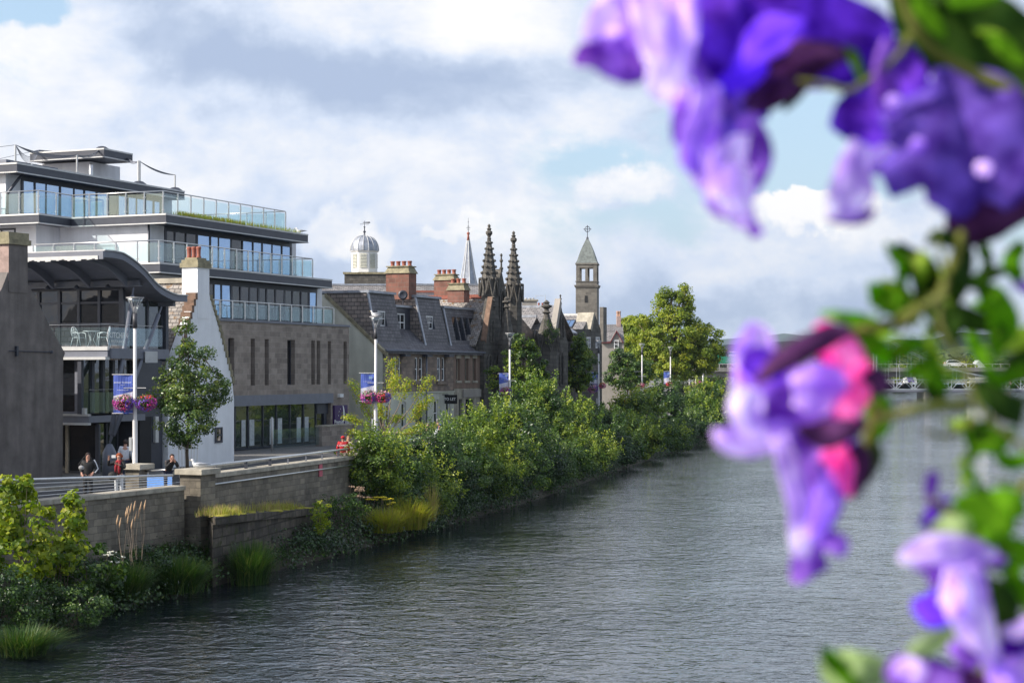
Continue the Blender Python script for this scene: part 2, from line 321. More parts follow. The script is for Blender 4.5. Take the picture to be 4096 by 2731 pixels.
def pots(parent, pts, h, r, m, name='chimney_pot', n=12):
    for p in pts: MB().lathe(p, [(r*.95, 0), (r, h*.08), (r*.78, h*.2), (r*.86, h*.75), (r*1.06, h*.84), (r*1.06, h*.95), (r*.7, h)], n).build(name, m, parent, True)

# ---------------------------------------------------------------- hotel
H = thing('hotel_building', L(-6, 4, ST), 'large modern hotel with white upper storeys, glass balconies and a brown stone base', 'building')
aS, aE = -11.0, A(349, 0); aSh = A(331, 0); zt = 10.05
ops = []; slots = []
for (x0, x1, y0, y1) in [(920, 990, 612, 1060), (1185, 1235, 620, 1080), (1350, 1397, 625, 1078), (1615, 1705, 640, 1080), (1897, 1940, 650, 1078), (1962, 2003, 650, 1075), (2092, 2130, 652, 1070), (2276, 2315, 658, 1065)]:
    p0, p1 = (600+x0*.3401)/4, (600+x1*.3401)/4; a0, a1 = A(p0, 0), A(p1, 0)
    slots.append((a0, a1, 6.45, 9.12))
ops = slots+[(aS+.3, aSh, ST+.0, 5.62)]
mb = MB(); wall(mb, PF(0), aS, aE, ST, zt, ops, .35)
mb.quad(L(aS, 0, zt), L(aE, 0, zt), L(aE, 14, zt), L(aS, 14, zt)); mb.quad(L(aE, 0, ST), L(aE, 14, ST), L(aE, 14, zt), L(aE, 0, zt)); mb.quad(L(aS, 14, ST), L(aS, 0, ST), L(aS, 0, zt), L(aS, 14, zt))
mb.build('stone_podium', M['ashlar'], H)
MB().fb(aS, aE+.05, -.08, .5, zt+.003, zt+.13).build('parapet_coping', M['steel'], H)
for s in slots: window(H, PF(0), s[0], s[1], s[2], s[3], .33, 1, 1, .05, M['dark'], M['wind'])
MB().fb(aS+.3, aSh+.1, -.12, .25, 5.30, 5.9).build('shopfront_lintel', M['steel'], H)
# shopfront glazing with curtains behind it
sa = [A(x, .33) for x in (234, 247, 262, 275.5, 289, 302.5, 315)]
sh = MB().fb(aS+.3, aSh, .28, .36, ST, ST+.12)
o = sh.build('shopfront', M['dark'], H)
for i in range(len(sa)-1):
    MB().fb(sa[i]-.04, sa[i]+.04, .24, .34, ST+.12, 5.3).build('mullion', M['dark'], o)
    MB().quad(L(sa[i]+.04, .3, ST+.12), L(sa[i+1]-.04, .3, ST+.12), L(sa[i+1]-.04, .3, 5.3), L(sa[i]+.04, .3, 5.3)).build('glass_pane', M['shop'], o)
    mbc = MB(); w = (sa[i+1]-sa[i])
    x0 = sa[i]+w*(.1 if i % 2 else .5); n = 10
    for k in range(n): 
        x = x0+w*.32*k/n; mbc.quad(L(x, .27-.02*(k % 2), ST+.2), L(x+w*.032, .27-.02*((k+1) % 2), ST+.2), L(x+w*.032, .27-.02*((k+1) % 2), 4.5), L(x, .27-.02*(k % 2), 4.5))
    mbc.build('curtain', M['curtain'], o)
MB().fb(sa[-1]-.04, sa[-1]+.04, .24, .34, ST+.12, 5.3).build('mullion', M['dark'], o)
dr = MB(); dr.fb(sa[-1]+.04, aSh, .20, .32, 4.65, 5.3); dr.fb(aSh-.5, aSh-.35, .2, .32, ST, 4.65); dr.fb(sa[-1]+1.1, sa[-1]+1.2, .2, .32, ST, 4.65)
o2 = dr.build('entrance_frame', M['dark'], H); MB().quad(L(sa[-1]+.04, .31, ST), L(aSh, .31, ST), L(aSh, .31, 4.66), L(sa[-1]+.04, .31, 4.66)).build('glass_door', M['wind'], o2)
# level slabs and storeys
def slab(name, poly, z, th=.42, parent=H, lip=True):    # poly in (a, b)
    m = MB(); m.prism([L(a, b, z-th) for a, b in poly], (0, 0, th)); o = m.build(name, M['dark'], parent)
    if lip:
        k = MB(); cx = sum(p[0] for p in poly)/len(poly); cy = sum(p[1] for p in poly)/len(poly)
        for i in range(len(poly)):
            (a0, b0), (a1, b1) = poly[i], poly[(i+1) % len(poly)]
            d = V((a1-a0, b1-b0, 0)).normalized(); nn = V((d.y, -d.x, 0))
            for zz, hh, oo in ((z+.002, .10, .03), (z-th-.05, .06, .05)):
                e = .02
                k.hexa([L(a0+nn.x*oo, b0+nn.y*oo, zz), L(a1+nn.x*oo, b1+nn.y*oo, zz), L(a1-nn.x*.15, b1-nn.y*.15, zz), L(a0-nn.x*.15, b0-nn.y*.15, zz), L(a0+nn.x*oo, b0+nn.y*oo, zz+hh), L(a1+nn.x*oo, b1+nn.y*oo, zz+hh), L(a1-nn.x*.15, b1-nn.y*.15, zz+hh), L(a0-nn.x*.15, b0-nn.y*.15, zz+hh)])
        k.build('metal_edge', M['lip'], o)
    return o
def glazed(name, b, px, z0, z1, parent=H, sill=.0, hd=.45, opn=None, seed=1):
    """run of dark framed windows on the river side; px = frame lines as seen in the photo"""
    aa = [A(x, b) for x in px]; rr = random.Random(seed)
    m = MB(); hd = .3; m.fb(aa[0]-.08, aa[-1]+.1, b+.03, b+.098, z1-hd, z1); m.fb(aa[0]-.08, aa[-1]+.1, b+.03, b+.098, z0, z0+.15)
    for i, a in enumerate(aa): w = .12 if i % 3 else .2; m.fb(a-w/2, a+w/2, b+.02, b+.097, z0+.15, z1-hd)
    o = m.build(name, M['dark'], parent)
    for i in range(len(aa)-1):
        MB().quad(L(aa[i], b+.05, z0+.15), L(aa[i+1], b+.05+rr.uniform(-.015, .015), z0+.15), L(aa[i+1], b+.05+rr.uniform(-.02, .02), z1-hd), L(aa[i], b+.05, z1-hd)).build('pane', M['win'] if rr.random() < (.95 if seed == 8 else .72 if seed == 5 else .3) else M['wind'], o)
    return o
# storey above the podium
a30, a31 = A(160, 1)+.45, A(322, 2)
MB().fb(a30, a31, 2, 14, zt+.01, 12.5).build('white_storey', M['white2'], H)
glazed('window_band', 1.9, [206, 214.5, 222, 232, 241, 250, 259, 267, 276, 285, 293, 301.5, 309.5, 316.8], zt+.15, 12.5, seed=3)
balustrade(H, [L(A(206, .12), .12, zt+.13), L(A(333, .12), .12, zt+.13), L(A(333, .12), 4, zt+.13)], 1.02, 1.3)
s3 = [(A(160, 1), 1), (A(332, 1), 1), (A(332, 1), 12), (A(160, 1), 12)]; bl = B(31, A(160, 1)); s3 = [(A(160, 1), 1), (A(332, 1), 1), (A(332, 1), bl), (A(160, 1), bl)]
slab('balcony_slab', s3, 12.96)
balustrade(H, [L(A(160, 1)+.1, bl-.1, 13.06), L(A(160, 1)+.1, 1.1, 13.06), L(A(312, 1.1), 1.1, 13.06), L(A(312, 1.1), 7, 13.06)], 1.17, 1.3)
# fourth storey
a40, a41 = A(166, 3.5)+.45, A(296, 4.9); b4 = B(60, a40)
MB().fb(a40, a41, 4.9, b4+10, 13.0, 15.6).build('white_storey', M['white2'], H)
a4w = A(36, b4); MB().fb(a4w, a40-.003, b4, b4+10, ST, 15.6).build('white_wing', M['white2'], H)
window(H, PS(a4w), B(15.8, a4w), B(-12, a4w), ZA(250, a4w, b4+2), ZA(228.5, a4w, b4+2), .04, 2, 1, .1, M['dark'], M['win'], d=.08)
glazed('window_band', 4.8, [166.5, 175.5, 186.5, 197.5, 211, 219, 231.5, 243, 253.5, 262.5, 272.5, 282.5, 291.5], 13.1, 15.6, seed=5)
gutterpipe(H, [L(a40-.09, B(149.6, a40), 15.6), L(a40-.09, B(150, a40), 13.06)])
s4 = [(A(166, 3.5), 3.5), (A(308, 3.5), 3.5), (A(308, 3.5), b4+9), (A(39, b4-1.1), b4+9), (A(39, b4-1.1), b4-1.1), (A(166, 3.5), b4-1.1)]
slab('balcony_slab', s4, 16.0)
aw = A(39, b4-1.1)+.25
balustrade(H, [L(aw, b4+7, 16.1), L(aw, b4-.9, 16.1), L(A(166, 3.5)+.35, b4-.9, 16.1), L(A(166, 3.5)+.35, 3.9, 16.1), L(A(285, 3.9), 3.9, 16.1), L(A(285, 3.9), 11, 16.1)], 1.3, 1.3)
# top storey
b5 = 13.2; a50, a51 = A(17, 12)+.5, A(172, b5)
MB().fb(a50, a51, b5, b5+11, 16.02, 18.6).build('white_storey', M['white2'], H)
glazed('window_band', b5-.1, [23, 35.5, 46.5, 60.5, 74.5, 85, 97, 109, 118.5, 128, 137, 146, 154, 161], 16.12, 18.6, seed=8)
s5 = [(A(17, 12), 12), (A(184.5, 12), 12), (A(184.5, 12), 26), (A(17, 12), 26)]
slab('flat_roof', s5, 19.0)
gutterpipe(H, [L(a50+.9, b5-.5, 18.6), L(a50+.5, b5-.5, 18.3), L(a50-.02, b5-.12, 17.4), L(a50-.02, b5-.12, 16.1)], .09)
b6 = 18.5; a60, a61 = A(92, b6), A(120, b6)
MB().fb(a60-.2, a61, b6, b6+6, 19.02, 21.2).build('roof_plant_room', M['white2'], H)
slab('plant_room_roof', [(A(104, b6-2), b6-2), (A(132.6, b6-2), b6-2), (A(132.6, b6-2), B(30, A(104, b6-2))), (A(104, b6-2), B(30, A(104, b6-2)))], 21.75, .45)
mbx = MB(); mbx.fb(a61-6, a61+1.5, b6-2.6, b6-1, 19.02, 19.75); mbx.fb(a61-13, a61-8, b6-1, b6+1, 19.02, 20.2); mbx.build('roof_duct', M['steel'], H)
for px, b in ((91, 15.5), (32, 17), (26, 18)):
    a = A(px, b); MB().tube(L(a, b, 19.02), L(a, b, 20.4 if px == 91 else 20.1), .13 if px == 91 else .07, n=10).build('vent_pipe', M['alu'], H, True)
# grass growing on the slab edge (thin blades)
def blades(name, pts, n, h, w, spread, m, parent=None, rr=None, lean=.6):
    rng = rr or RNG; pts = np.array([tuple(p) for p in pts]); k = rng.integers(0, len(pts), n)
    base = pts[k]+rng.normal(0, 1, (n, 3))*np.array([spread, spread, 0])
    ang = rng.uniform(0, 2*np.pi, n); d = np.stack([np.cos(ang), np.sin(ang), 0*ang], 1); s = np.stack([-np.sin(ang), np.cos(ang), 0*ang], 1)
    hh = h*rng.uniform(.45, 1.15, n)[:, None]; ln = rng.uniform(.1, 1, n)[:, None]*lean
    V_ = []; up = np.array([[0, 0, 1.]])
    for t, ww in ((0, 1.), (.4, .85), (.75, .5), (1., .08)):
        c = base+up*hh*(t-.35*t*t*ln)+d*hh*ln*t*t; V_ += [c-s*w*ww/2, c+s*w*ww/2]
    vs = np.stack(V_, 1).reshape(-1, 3); f = []
    for j in range(3): f.append(np.array([2*j, 2*j+1, 2*j+3, 2*j+2]))
    F_ = (np.arange(n)[:, None, None]*8+np.array(f)[None]).reshape(-1, 4)
    return rawmesh(name, vs, F_, m, parent, np.repeat(rng.random(n), 3))
def rawmesh(name, vs, F_, m, parent=None, rnd=None, origin=None, mi=None):
    me = bpy.data.meshes.new(name); o = bpy.data.objects.new(name, me); COL.objects.link(o)
    if origin is None: origin = (vs.mean(0)[0], vs.mean(0)[1], vs[:, 2].min())
    if parent is not None:
        org = V(); q = parent
        while q is not None: org += q.location; q = q.parent
        origin = tuple(org); o.parent = parent
    else: o.location = origin
    vs = vs-np.array(origin); n = len(F_); k = F_.shape[1]
    me.vertices.add(len(vs)); me.vertices.foreach_set('co', vs.astype(np.float32).ravel())
    me.loops.add(n*k); me.loops.foreach_set('vertex_index', F_.astype(np.int32).ravel())
    me.polygons.add(n); me.polygons.foreach_set('loop_start', np.arange(0, n*k, k, dtype=np.int32)); me.polygons.foreach_set('loop_total', np.full(n, k, dtype=np.int32))
    for x in (m if isinstance(m, (list, tuple)) else [m]): me.materials.append(x)
    if mi is not None: me.polygons.foreach_set('material_index', mi.astype(np.int32))
    me.update(calc_edges=True)
    if rnd is not None:
        at = me.attributes.new('rnd', 'FLOAT', 'FACE'); at.data.foreach_set('value', rnd.astype(np.float32))
    return o
g = []
for i in range(120): t = (i/120)**1.1; a = A(178, 3.6)+(A(300, 3.6)-A(178, 3.6))*t; g += [L(a, 3.62, 16.08)]*(3 if .0 < t < .5 else 1)
blades('roof_edge_grass', g, 1500, .34, .03, .12, M['grassy'], H)
NET = thing('roof_netting', L(A(80, 14), 14, 19.1), 'bird netting strung between thin poles on the hotel roof', 'netting')
poles = [(15.5, 13.5, 19.1, 145), (39.6, 17.5, 21.8, 150), (77, 14.5, 19.1, 155), (102, 17.5, 21.8, 147.5), (123, 18, 21.8, 152.5), (139, 13, 19.1, 161), (175, 13, 19.1, 175)]
tops = []
for px, b, zb, ty in poles:
    a = A(px, b)
    if zb > 20 and px < 104: a = A(104, b6-2)+1; b = B(px, a)
    zt_ = ZA(ty, a, b); tops.append(L(a, b, zt_)); m = MB(); m.tube(L(a, b, zb), L(a, b, zt_), .055 if px != 139 else .11, n=6); m.build('pole', M['lip'], NET)
    MB().lathe(L(a, b, zb), [(.5, 0), (.5, .12), (.25, .3), (.06, .34)], 10).build('pole_base', M['dark'], NET)
nets = MB()
for p, q in [(0, 1), (1, 3), (3, 4), (4, 5), (5, 6), (0, 2), (2, 3)]:
    p, q = tops[p], tops[q]; ln = (q-p).length
    for k in range(7):
        pts = []
        for i in range(13): t = i/12; c = p+(q-p)*t; c = c-V((0, 0, 4*t*(1-t)*(.035*ln*(1+k*.12))+k*.0)); pts.append(c)
        nets.path(pts, .012 if k else .02, 3)
nets.path([tops[0]+V((-9, -1, -.3)), tops[0]+V((-4, 0, -.5)), tops[0]], .018, 3); nets.path([tops[0]+V((-9, -1, -1.6)), tops[0]+V((-4, 0, -1.5)), tops[1]], .018, 3)
nets.build('net', M['steel'], NET)
SG = thing('hotel_sign', L(A(341, -.1), -.1, 4.0), 'tall purple hotel sign with a white crescent moon on the brown stone wall', 'sign')
p0, p1 = A(334.8, -.15), A(347.6, -.15); MB().fb(p0, p1, -.15, -.01, ZA(425, p0, 0), ZA(405.3, p0, 0)).build('sign_board', M['purple'], SG)
cm = (p0+p1)/2; rt = L(1, 0, 0)-L(0, 0, 0); upv = V((0, 0, 1))
lettering('Premier Inn', L(cm, -.175, ZA(423.6, cm, 0)), rt, upv, .40, M['textw'], SG, bold=.01)
mo = MB(); oc = []; R_ = .55; cz = ZA(413.5, cm, 0)
for i in range(13): t = -1.25+2.5*i/12; oc.append((.1+R_*math.cos(t)*.55, R_*math.sin(t)))
ic = [(.1+R_*math.cos(t)*.28-.02, R_*math.sin(t)*.98) for t in [-1.25+2.5*i/12 for i in range(13)]]
for i in range(12): mo.quad(*[L(cm+p[0], -.17, cz+p[1]) for p in (oc[i], oc[i+1], ic[i+1], ic[i])])
for t_ in ((-.3, .15), (-.15, .3), (-.38, -.1)): mo.quad(*[L(cm+t_[0]+q[0], -.17, cz+t_[1]+q[1]) for q in ((-.04, 0), (0, .05), (.04, 0), (0, -.05))])
mo.build('moon_emblem', M['textw'], SG)
RW = thing('ramp_wall', L(A(345, -1.5), -1.5, ST), 'low smooth stone wall beside the hotel entrance ramp', 'wall')
MB().fb(A(322, -1.6), A(358, -1.6), -1.6, -1.2, ST, 3.95).build('wall_panel', M['ashlar'], RW); MB().fb(A(322, -1.6)-.04, A(358, -1.6)+.04, -1.65, -1.15, 3.952, 4.04).build('coping', M['cope'], RW)
GB = thing('ramp_screen', L(A(300, -1.4), -1.4, ST), 'clear glass screen along the hotel entrance ramp', 'screen')
MB().fb(A(273, -1.4), A(321, -1.4), -1.41, -1.38, ST+.1, ST+1.15).build('glass_panel', M['balglass'], GB)
BOL = thing('ramp_post', L(A(272, -2), -2, ST), 'single pale post at the start of the hotel ramp', 'post'); MB().tube(L(A(272, -2), -2, ST), L(A(272, -2), -2, ST+1.9), .07, n=10).build('post_shaft', M['lip'], BOL, True)
AL = thing('wall_box', L(A(342, -.1), -.1, 5.2), 'small white box fixed on the stone wall over the purple sign', 'box'); MB().fb(A(340.3, -.2), A(343.6, -.2), -.2, -.01, ZA(397, A(342, 0), 0), ZA(393.6, A(342, 0), 0)).build('casing', M['wpaint'], AL)

# ---------------------------------------------------------------- white gabled house
bW = -6.05; W = thing('gabled_house', L(A(200, bW), bW+3, ST), 'white rendered house with crow stepped gable and grey slate roof', 'house')
def gp(px, py, b=bW): a = A(px, b); return (a, ZA(py, a, b))
gout = [gp(168, 483), gp(168, 398), gp(171, 372), gp(177, 352), gp(185, 330), gp(197.2, 293), gp(209, 293), gp(213, 308), gp(218, 325), gp(224, 345), gp(229, 364), gp(232.5, 383), gp(234, 400), gp(234, 461.5)]
gout[0] = (gout[0][0], ST); gout[-1] = (gout[-1][0], ST)
wa0, wa1 = A(222.5, bW), A(229.3, bW); 
MB().prism([L(a, bW, z) for a, z in gout], L(0, .4, 0)-L(0, 0, 0)).build('gable_wall', M['white'], W)
window(W, PF(bW), A(214.5, bW), A(221.6, bW), ST+1.0, ZA(427, A(218, bW), bW), -.02, 1, 2, .1, M['dark'], M['wind'], d=.05)
MB().fb(gout[0][0]+.02, gout[0][0]+.4, bW+.42, bW+9, ST, gout[1][1]-.1).build('side_wall', M['white2'], W)
ar = (gout[5][0]+gout[6][0])/2; zr = ZA(283, ar, bW); bk = bW+10
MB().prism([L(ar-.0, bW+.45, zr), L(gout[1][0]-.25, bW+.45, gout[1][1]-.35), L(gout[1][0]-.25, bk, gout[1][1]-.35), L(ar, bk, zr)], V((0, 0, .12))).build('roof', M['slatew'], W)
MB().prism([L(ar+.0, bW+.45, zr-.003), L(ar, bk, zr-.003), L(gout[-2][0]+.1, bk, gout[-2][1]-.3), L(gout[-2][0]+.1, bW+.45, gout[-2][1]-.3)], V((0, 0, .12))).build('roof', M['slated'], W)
MB().fb(ar-.16, ar+.16, bW+1.1, bk, zr+.02, zr+.26).build('ridge', M['cope'], W)
def steps(p, q, n, side):
    n = int(n*1.5); m = MB()
    for i in range(n):
        t = (i+.5)/n; a = p[0]+(q[0]-p[0])*t; z = p[1]+(q[1]-p[1])*t; w = abs(q[0]-p[0])/n; h = abs(q[1]-p[1])/n
        m.fb(a-w*.62, a+w*.62, bW-.05, bW+.5, z-h*.5, z+h*.55)
    return m
gs = gout
steps((gs[1][0], gs[1][1]), (gs[5][0]-.05, gs[5][1]), 11, -1).build('crow_steps', M['brownst'], W)
steps((gs[6][0]+.12, gs[6][1]-.1), (gs[8][0]+.1, gs[8][1]), 4, 1).build('crow_steps', M['capst'], W); steps((gs[8][0]+.1, gs[8][1]), (gs[11][0]+.12, gs[11][1]), 6, 1).build('crow_steps', M['capst'], W)
ca0, ca1 = gs[5][0], gs[6][0]; zc = ZA(267.3, ca0, bW); cb = B(182, ca0)
MB().fb(ca0, ca1, bW-.02, cb, gs[5][1]-1.2, zc).build('chimney', M['white'], W)
m = MB(); m.fb(ca0-.08, ca1+.08, bW-.1, cb+.08, zc+.002, zc+.22); m.prism([L(ca0-.02, bW-.04, zc+.22), L(ca1+.02, bW-.04, zc+.22), L(ca1+.02, cb+.02, zc+.22), L(ca0-.02, cb+.02, zc+.22)], V((0, 0, .15))); m.fb(ca0+.1, ca1-.1, bW+.08, cb-.1, zc+.37, zc+.48); m.build('chimney_cope', M['capst'], W)
pots(W, [L((ca0+ca1)/2, bW+.25+k*.27, zc+.48) for k in range(3)], .55, .12, M['terra'])

# ---------------------------------------------------------------- dark grey gable at the left edge
bG = -5.85; G = thing('harled_house', L(A(30, bG), bG+3, ST), 'dark grey harled house gable with tall stained chimney at the left edge', 'house')
def gg(px, py): a = A(px, bG); return (a, ZA(py, a, bG))
o_ = [gg(-40, 480), gg(-40, 372), gg(-22, 330), gg(2, 288), gg(8, 272), gg(26.5, 272), gg(27.5, 283), gg(32, 291), gg(40, 306), gg(52, 330), gg(65, 353), gg(63.3, 358), gg(62.5, 476)]
o_[0] = (o_[0][0], ST); o_[-1] = (o_[-1][0], ST)
MB().prism([L(a, bG, z) for a, z in o_], L(0, .5, 0)-L(0, 0, 0)).build('gable_wall', M['harl'], G)
ea = o_[1][0]; MB().prism([L(o_[4][0]+.3, bG+.5, ZA(283, o_[4][0], bG)), L(ea-.3, bG+.5, o_[1][1]-.3), L(ea-.3, bG+9, o_[1][1]-.3), L(o_[4][0]+.3, bG+9, ZA(283, o_[4][0], bG))], V((0, 0, .14))).build('roof', M['slate'], G)
MB().prism([L(o_[4][0]+.31, bG+.5, ZA(284, o_[4][0], bG)), L(o_[4][0]+.31, bG+9, ZA(284, o_[4][0], bG)), L(o_[10][0], bG+9, o_[10][1]-.2), L(o_[10][0], bG+.5, o_[10][1]-.2)], V((0, 0, .14))).build('roof', M['slated'], G)
TN = thing('shade_tenement', L(ea-20, bG+5, ST), 'lower grey tenement left of the harled gable, added out of view for its shadow', 'building'); e0 = -54.5; zt5 = 12.0  # unseen block added for its shadow, kept low so the people stay lit
ops = [(e0+1.6+2.9*i, e0+2.8+2.9*i, z, z+1.9) for i in range(int((ea-3-e0)/2.9)) for z in (4.2, 7.2)]
m = MB(); wall(m, PF(bG+.05), e0, ea-1, ST, zt5-1.9, ops, .2); m.fb(e0, ea-1, bG+.3, bG+11, ST, zt5-1.9); m.build('front_wall', M['rubble'], TN)
for o_ in ops: MB().quad(L(o_[0], bG+.24, o_[2]), L(o_[1], bG+.24, o_[2]), L(o_[1], bG+.24, o_[3]), L(o_[0], bG+.24, o_[3])).build('window', M['wind'], TN)
MB().prism([L(e0, bG-.2, zt5-1.85), L(e0, bG+1.6, zt5), L(e0, bG+9.4, zt5), L(e0, bG+11.2, zt5-1.85)], L(ea-1-e0, 0, 0)-L(0, 0, 0)).build('roof', M['slated'], TN)
c0, c1 = A(8.2, bG), A(27.2, bG); zc = ZA(244, c0, bG); cb = B(-4, c0)
MB().fb(c0, c1, bG-.03, cb, ZA(292, c0, bG), zc).build('chimney', M['harlp'] if False else M['harl'], G)
MB().quad(L(c0-.004, bG-.03, ZA(281, c0, bG)), L(c0-.004, cb, ZA(281, c0, bG)), L(c0-.004, cb, zc), L(c0-.004, bG-.03, zc)).build('sunlit_panel', M['harlp'], G)  # lighter pink sheet paints the sunlit side onto the chimney
m = MB(); m.fb(c0-.1, c1+.1, bG-.13, cb+.1, zc+.002, zc+.22); m.fb(c0-.04, c1+.04, bG-.06, cb+.04, zc+.222, zc+.5); m.build('chimney_cope', M['capst'], G)
m = MB(); m.tube(L(A(8, bG), bG-.06, ZA(350.8, A(8, bG), bG)), L(A(50, bG), bG-.06, ZA(352, A(50, bG), bG)), .02, n=5); m.ball(L(A(50, bG), bG-.08, ZA(352, A(50, bG), bG)), .07); m.fb(A(14.7, bG), A(16.2, bG), bG-.12, bG-.001, ZA(356, A(15, bG), bG), ZA(346, A(15, bG), bG)); m.build('wall_cable', M['dark'], G)

TN = thing('shade_tenement', L(-70, bG+5, ST), 'tallest grey tenement, added out of view towards the bridge to shade the bank', 'building'); e0 = -100; zt5 = 16.2  # unseen block added, tall enough to lay the near bank in shadow
ops = [(e0+1.6+2.9*i, e0+2.8+2.9*i, z, z+1.9) for i in range(15) for z in (4.2, 7.6, 11.2)]
m = MB(); wall(m, PF(bG+.05), e0, -54.6, ST, zt5-1.2, ops, .2); m.fb(e0, -54.6, bG+.3, bG+11, ST, zt5-1.2); m.build('front_wall', M['rubble'], TN)
for o_ in ops: MB().quad(L(o_[0], bG+.24, o_[2]), L(o_[1], bG+.24, o_[2]), L(o_[1], bG+.24, o_[3]), L(o_[0], bG+.24, o_[3])).build('window', M['wind'], TN)
MB().prism([L(e0, bG-.2, zt5-1.15), L(e0, bG+.8, zt5), L(e0, bG+9.4, zt5), L(e0, bG+11.2, zt5-1.15)], L(-54.6-e0, 0, 0)-L(0, 0, 0)).build('roof', M['slated'], TN)
# ---------------------------------------------------------------- restaurant with the wave roof
R = thing('restaurant_building', L(-23, -5, ST), 'glass fronted restaurant building with curved wave roof and sloping steel columns', 'building')
bR = -7.0; at = A(107.5, bR); aF = A(187.4, bR)
prof = [(104, 250.7), (113, 251.3), (122.5, 253.3), (128, 256.5), (132.6, 259.7), (139, 264.8), (144.5, 269.9), (150, 276.3), (154.7, 282.2), (160, 287), (166.6, 291.1), (172, 293.6), (177.7, 295.4), (187.4, 295.8)]
pr = [(A(x, bR), ZA(y, A(x, bR), bR)) for x, y in prof]; pr = [(pr[0][0]-1.1, pr[0][1]-.10)]+pr
pr = [p for p in pr if p[0] >= pr[1][0]-.01]
def wave(b0, b1, dz0, dz1, name, m):
    mb = MB()
    for (a0, z0), (a1, z1) in zip(pr, pr[1:]):
        mb.hexa([L(a0, b0, z0+dz0), L(a1, b0, z1+dz0), L(a1, b1, z1+dz0), L(a0, b1, z0+dz0), L(a0, b0, z0+dz1), L(a1, b0, z1+dz1), L(a1, b1, z1+dz1), L(a0, b1, z0+dz1)])
    return mb.build(name, m, R)
wave(bR, bR+9, -.28, 0, 'wave_roof', M['steel']); wave(bR-.06, bR+9, .003, .05, 'roof_edge', M['lip'])
a0, z0 = pr[0]
m = MB(); m.fb(a0-.07, a0-.003, bR, bR+9, z0-.36, z0-.02); m.build('front_fascia', M['steel'], R)
m = MB(); n = 60
for i in range(n):
    b_ = bR+.25+8.7*i/n; dz = .03*math.sin(i*1.7)+.02*math.sin(i*.6); m.fb(a0-.10, a0-.075, b_, b_+8.7/n-.002, z0-.37+dz, z0-.2)
m.build('wavy_flashing', M['lip'], R)
aB = A(138, bR+.5); zb0, zb1 = ZA(286.4, aB, bR+.5), ZA(280, aB, bR+.5)
m = MB(); m.fb(aB-.05, aB+.05, bR+.4, bR+9, zb0+.04, zb1-.04); m.fb(aB-.15, aB+.15, bR+.36, bR+9, zb1-.037, zb1); m.fb(aB-.15, aB+.15, bR+.36, bR+9, zb0, zb0+.037); m.build('steel_beam', M['steel'], R)
MB().fb(aB+.02, aB+.08, bR+.6, bR+9, zb1+.003, zb1+.42).build('timber_panel', M['steel'], R)
m = MB(); aS2 = A(165, bR+.9); zs = ZA(304, aS2, bR); m.fb(aS2-.1, aS2+.1, bR+.4, bR+9, zs-.1, zs+.15); m.build('steel_beam', M['steel'], R)
for k, b_ in enumerate((bR+.9, bR+2.9, bR+4.9, bR+6.9)):
    m = MB(); pp = [p for p in pr if p[0] <= aB+.05]
    for i in range(len(pp)-1):
        (x0, y0), (x1, y1) = pp[i], pp[i+1]; t0, t1 = (x0-pp[0][0])/(aB-pp[0][0]), (x1-pp[0][0])/(aB-pp[0][0])
        h0, h1 = .12+.38*t0, .12+.38*t1
        m.hexa([L(x0, b_, y0-.28-h0), L(x1, b_, y1-.28-h1), L(x1, b_+.12, y1-.28-h1), L(x0, b_+.12, y0-.28-h0), L(x0, b_, y0-.283), L(x1, b_, y1-.283), L(x1, b_+.12, y1-.283), L(x0, b_+.12, y0-.283)])
    m.build('curved_rafter', M['steel'], R)
for px, b_ in ((57, 0), (72, 0), (77, 0)): pass
for b_ in (bR+1.9, bR+3.6, bR+5.2): MB().lathe(L(aB-.3, b_, zb0+.02), [(.03, .1), (.12, .0), (.13, -.08), (.02, -.09)], 10).build('spot_lamp', M['dark'], R)
# upper glass storey
aG = aB+.35; bs = B(122.3, aG); zt1 = ZA(347, at, bR); zt0 = ZA(359.5, at, bR)
ztop = zb0-.002
bb = [B(x, aG) for x in (120.3, 99, 78.5, 59, 38.5, 18)]
m = MB(); zlow = ZA(325, aG, bR+2)
m.fb(aG, aG+.14, bb[0]-.12, bb[-1], ztop-.12, ztop+.002); m.fb(aG+.01, aG+.12, bb[0]-.12, bb[-1], ZA(303.4, aG, bR+2), ZA(301.2, aG, bR+2)); m.fb(aG+.01, aG+.12, bb[0]-.12, bb[-1], zlow, zlow+.12)
for i, b_ in enumerate(bb): m.fb(aG-.02, aG+.16, b_-(.16 if i == 0 else .07), b_+.07, zt1, ztop-.12)
o = m.build('window_wall', M['dark'], R)
for i in range(len(bb)-1): MB().quad(L(aG+.06, bb[i+1], zlow), L(aG+.06, bb[i], zlow), L(aG+.06, bb[i], ztop), L(aG+.06, bb[i+1], ztop)).build('pane', M['wind'], o)
MB().fb(aG+.03, aG+.2, bs, bR+9, zt1+.01, zlow-.002).build('slate_reflection', M['slated'], R)  # slate band added to stand for a reflection in the lower glass
aX = A(163.5, bR+1.2); sx = [A(x, bR+1.2) for x in (124, 132, 147.5, 162)]
m = MB(); 
for s in sx: m.fb(s-.06, s+.06, bR+1.15, bR+1.3, zt1, ZA(300, s, bR+1.2))
m.fb(aX-.1, aX+.12, bR+1.0, bR+1.35, ZA(361, aX, bR), ZA(306, aX, bR)); o = m.build('window_wall', M['dark'], R)
for i in range(3): MB().quad(L(sx[i]+.06, bR+1.22, zt1), L(sx[i+1]-.06, bR+1.22, zt1), L(sx[i+1]-.06, bR+1.22, ZA(303, sx[i], bR)), L(sx[i]+.06, bR+1.22, ZA(300, sx[i], bR))).build('pane', M['shop'], o)
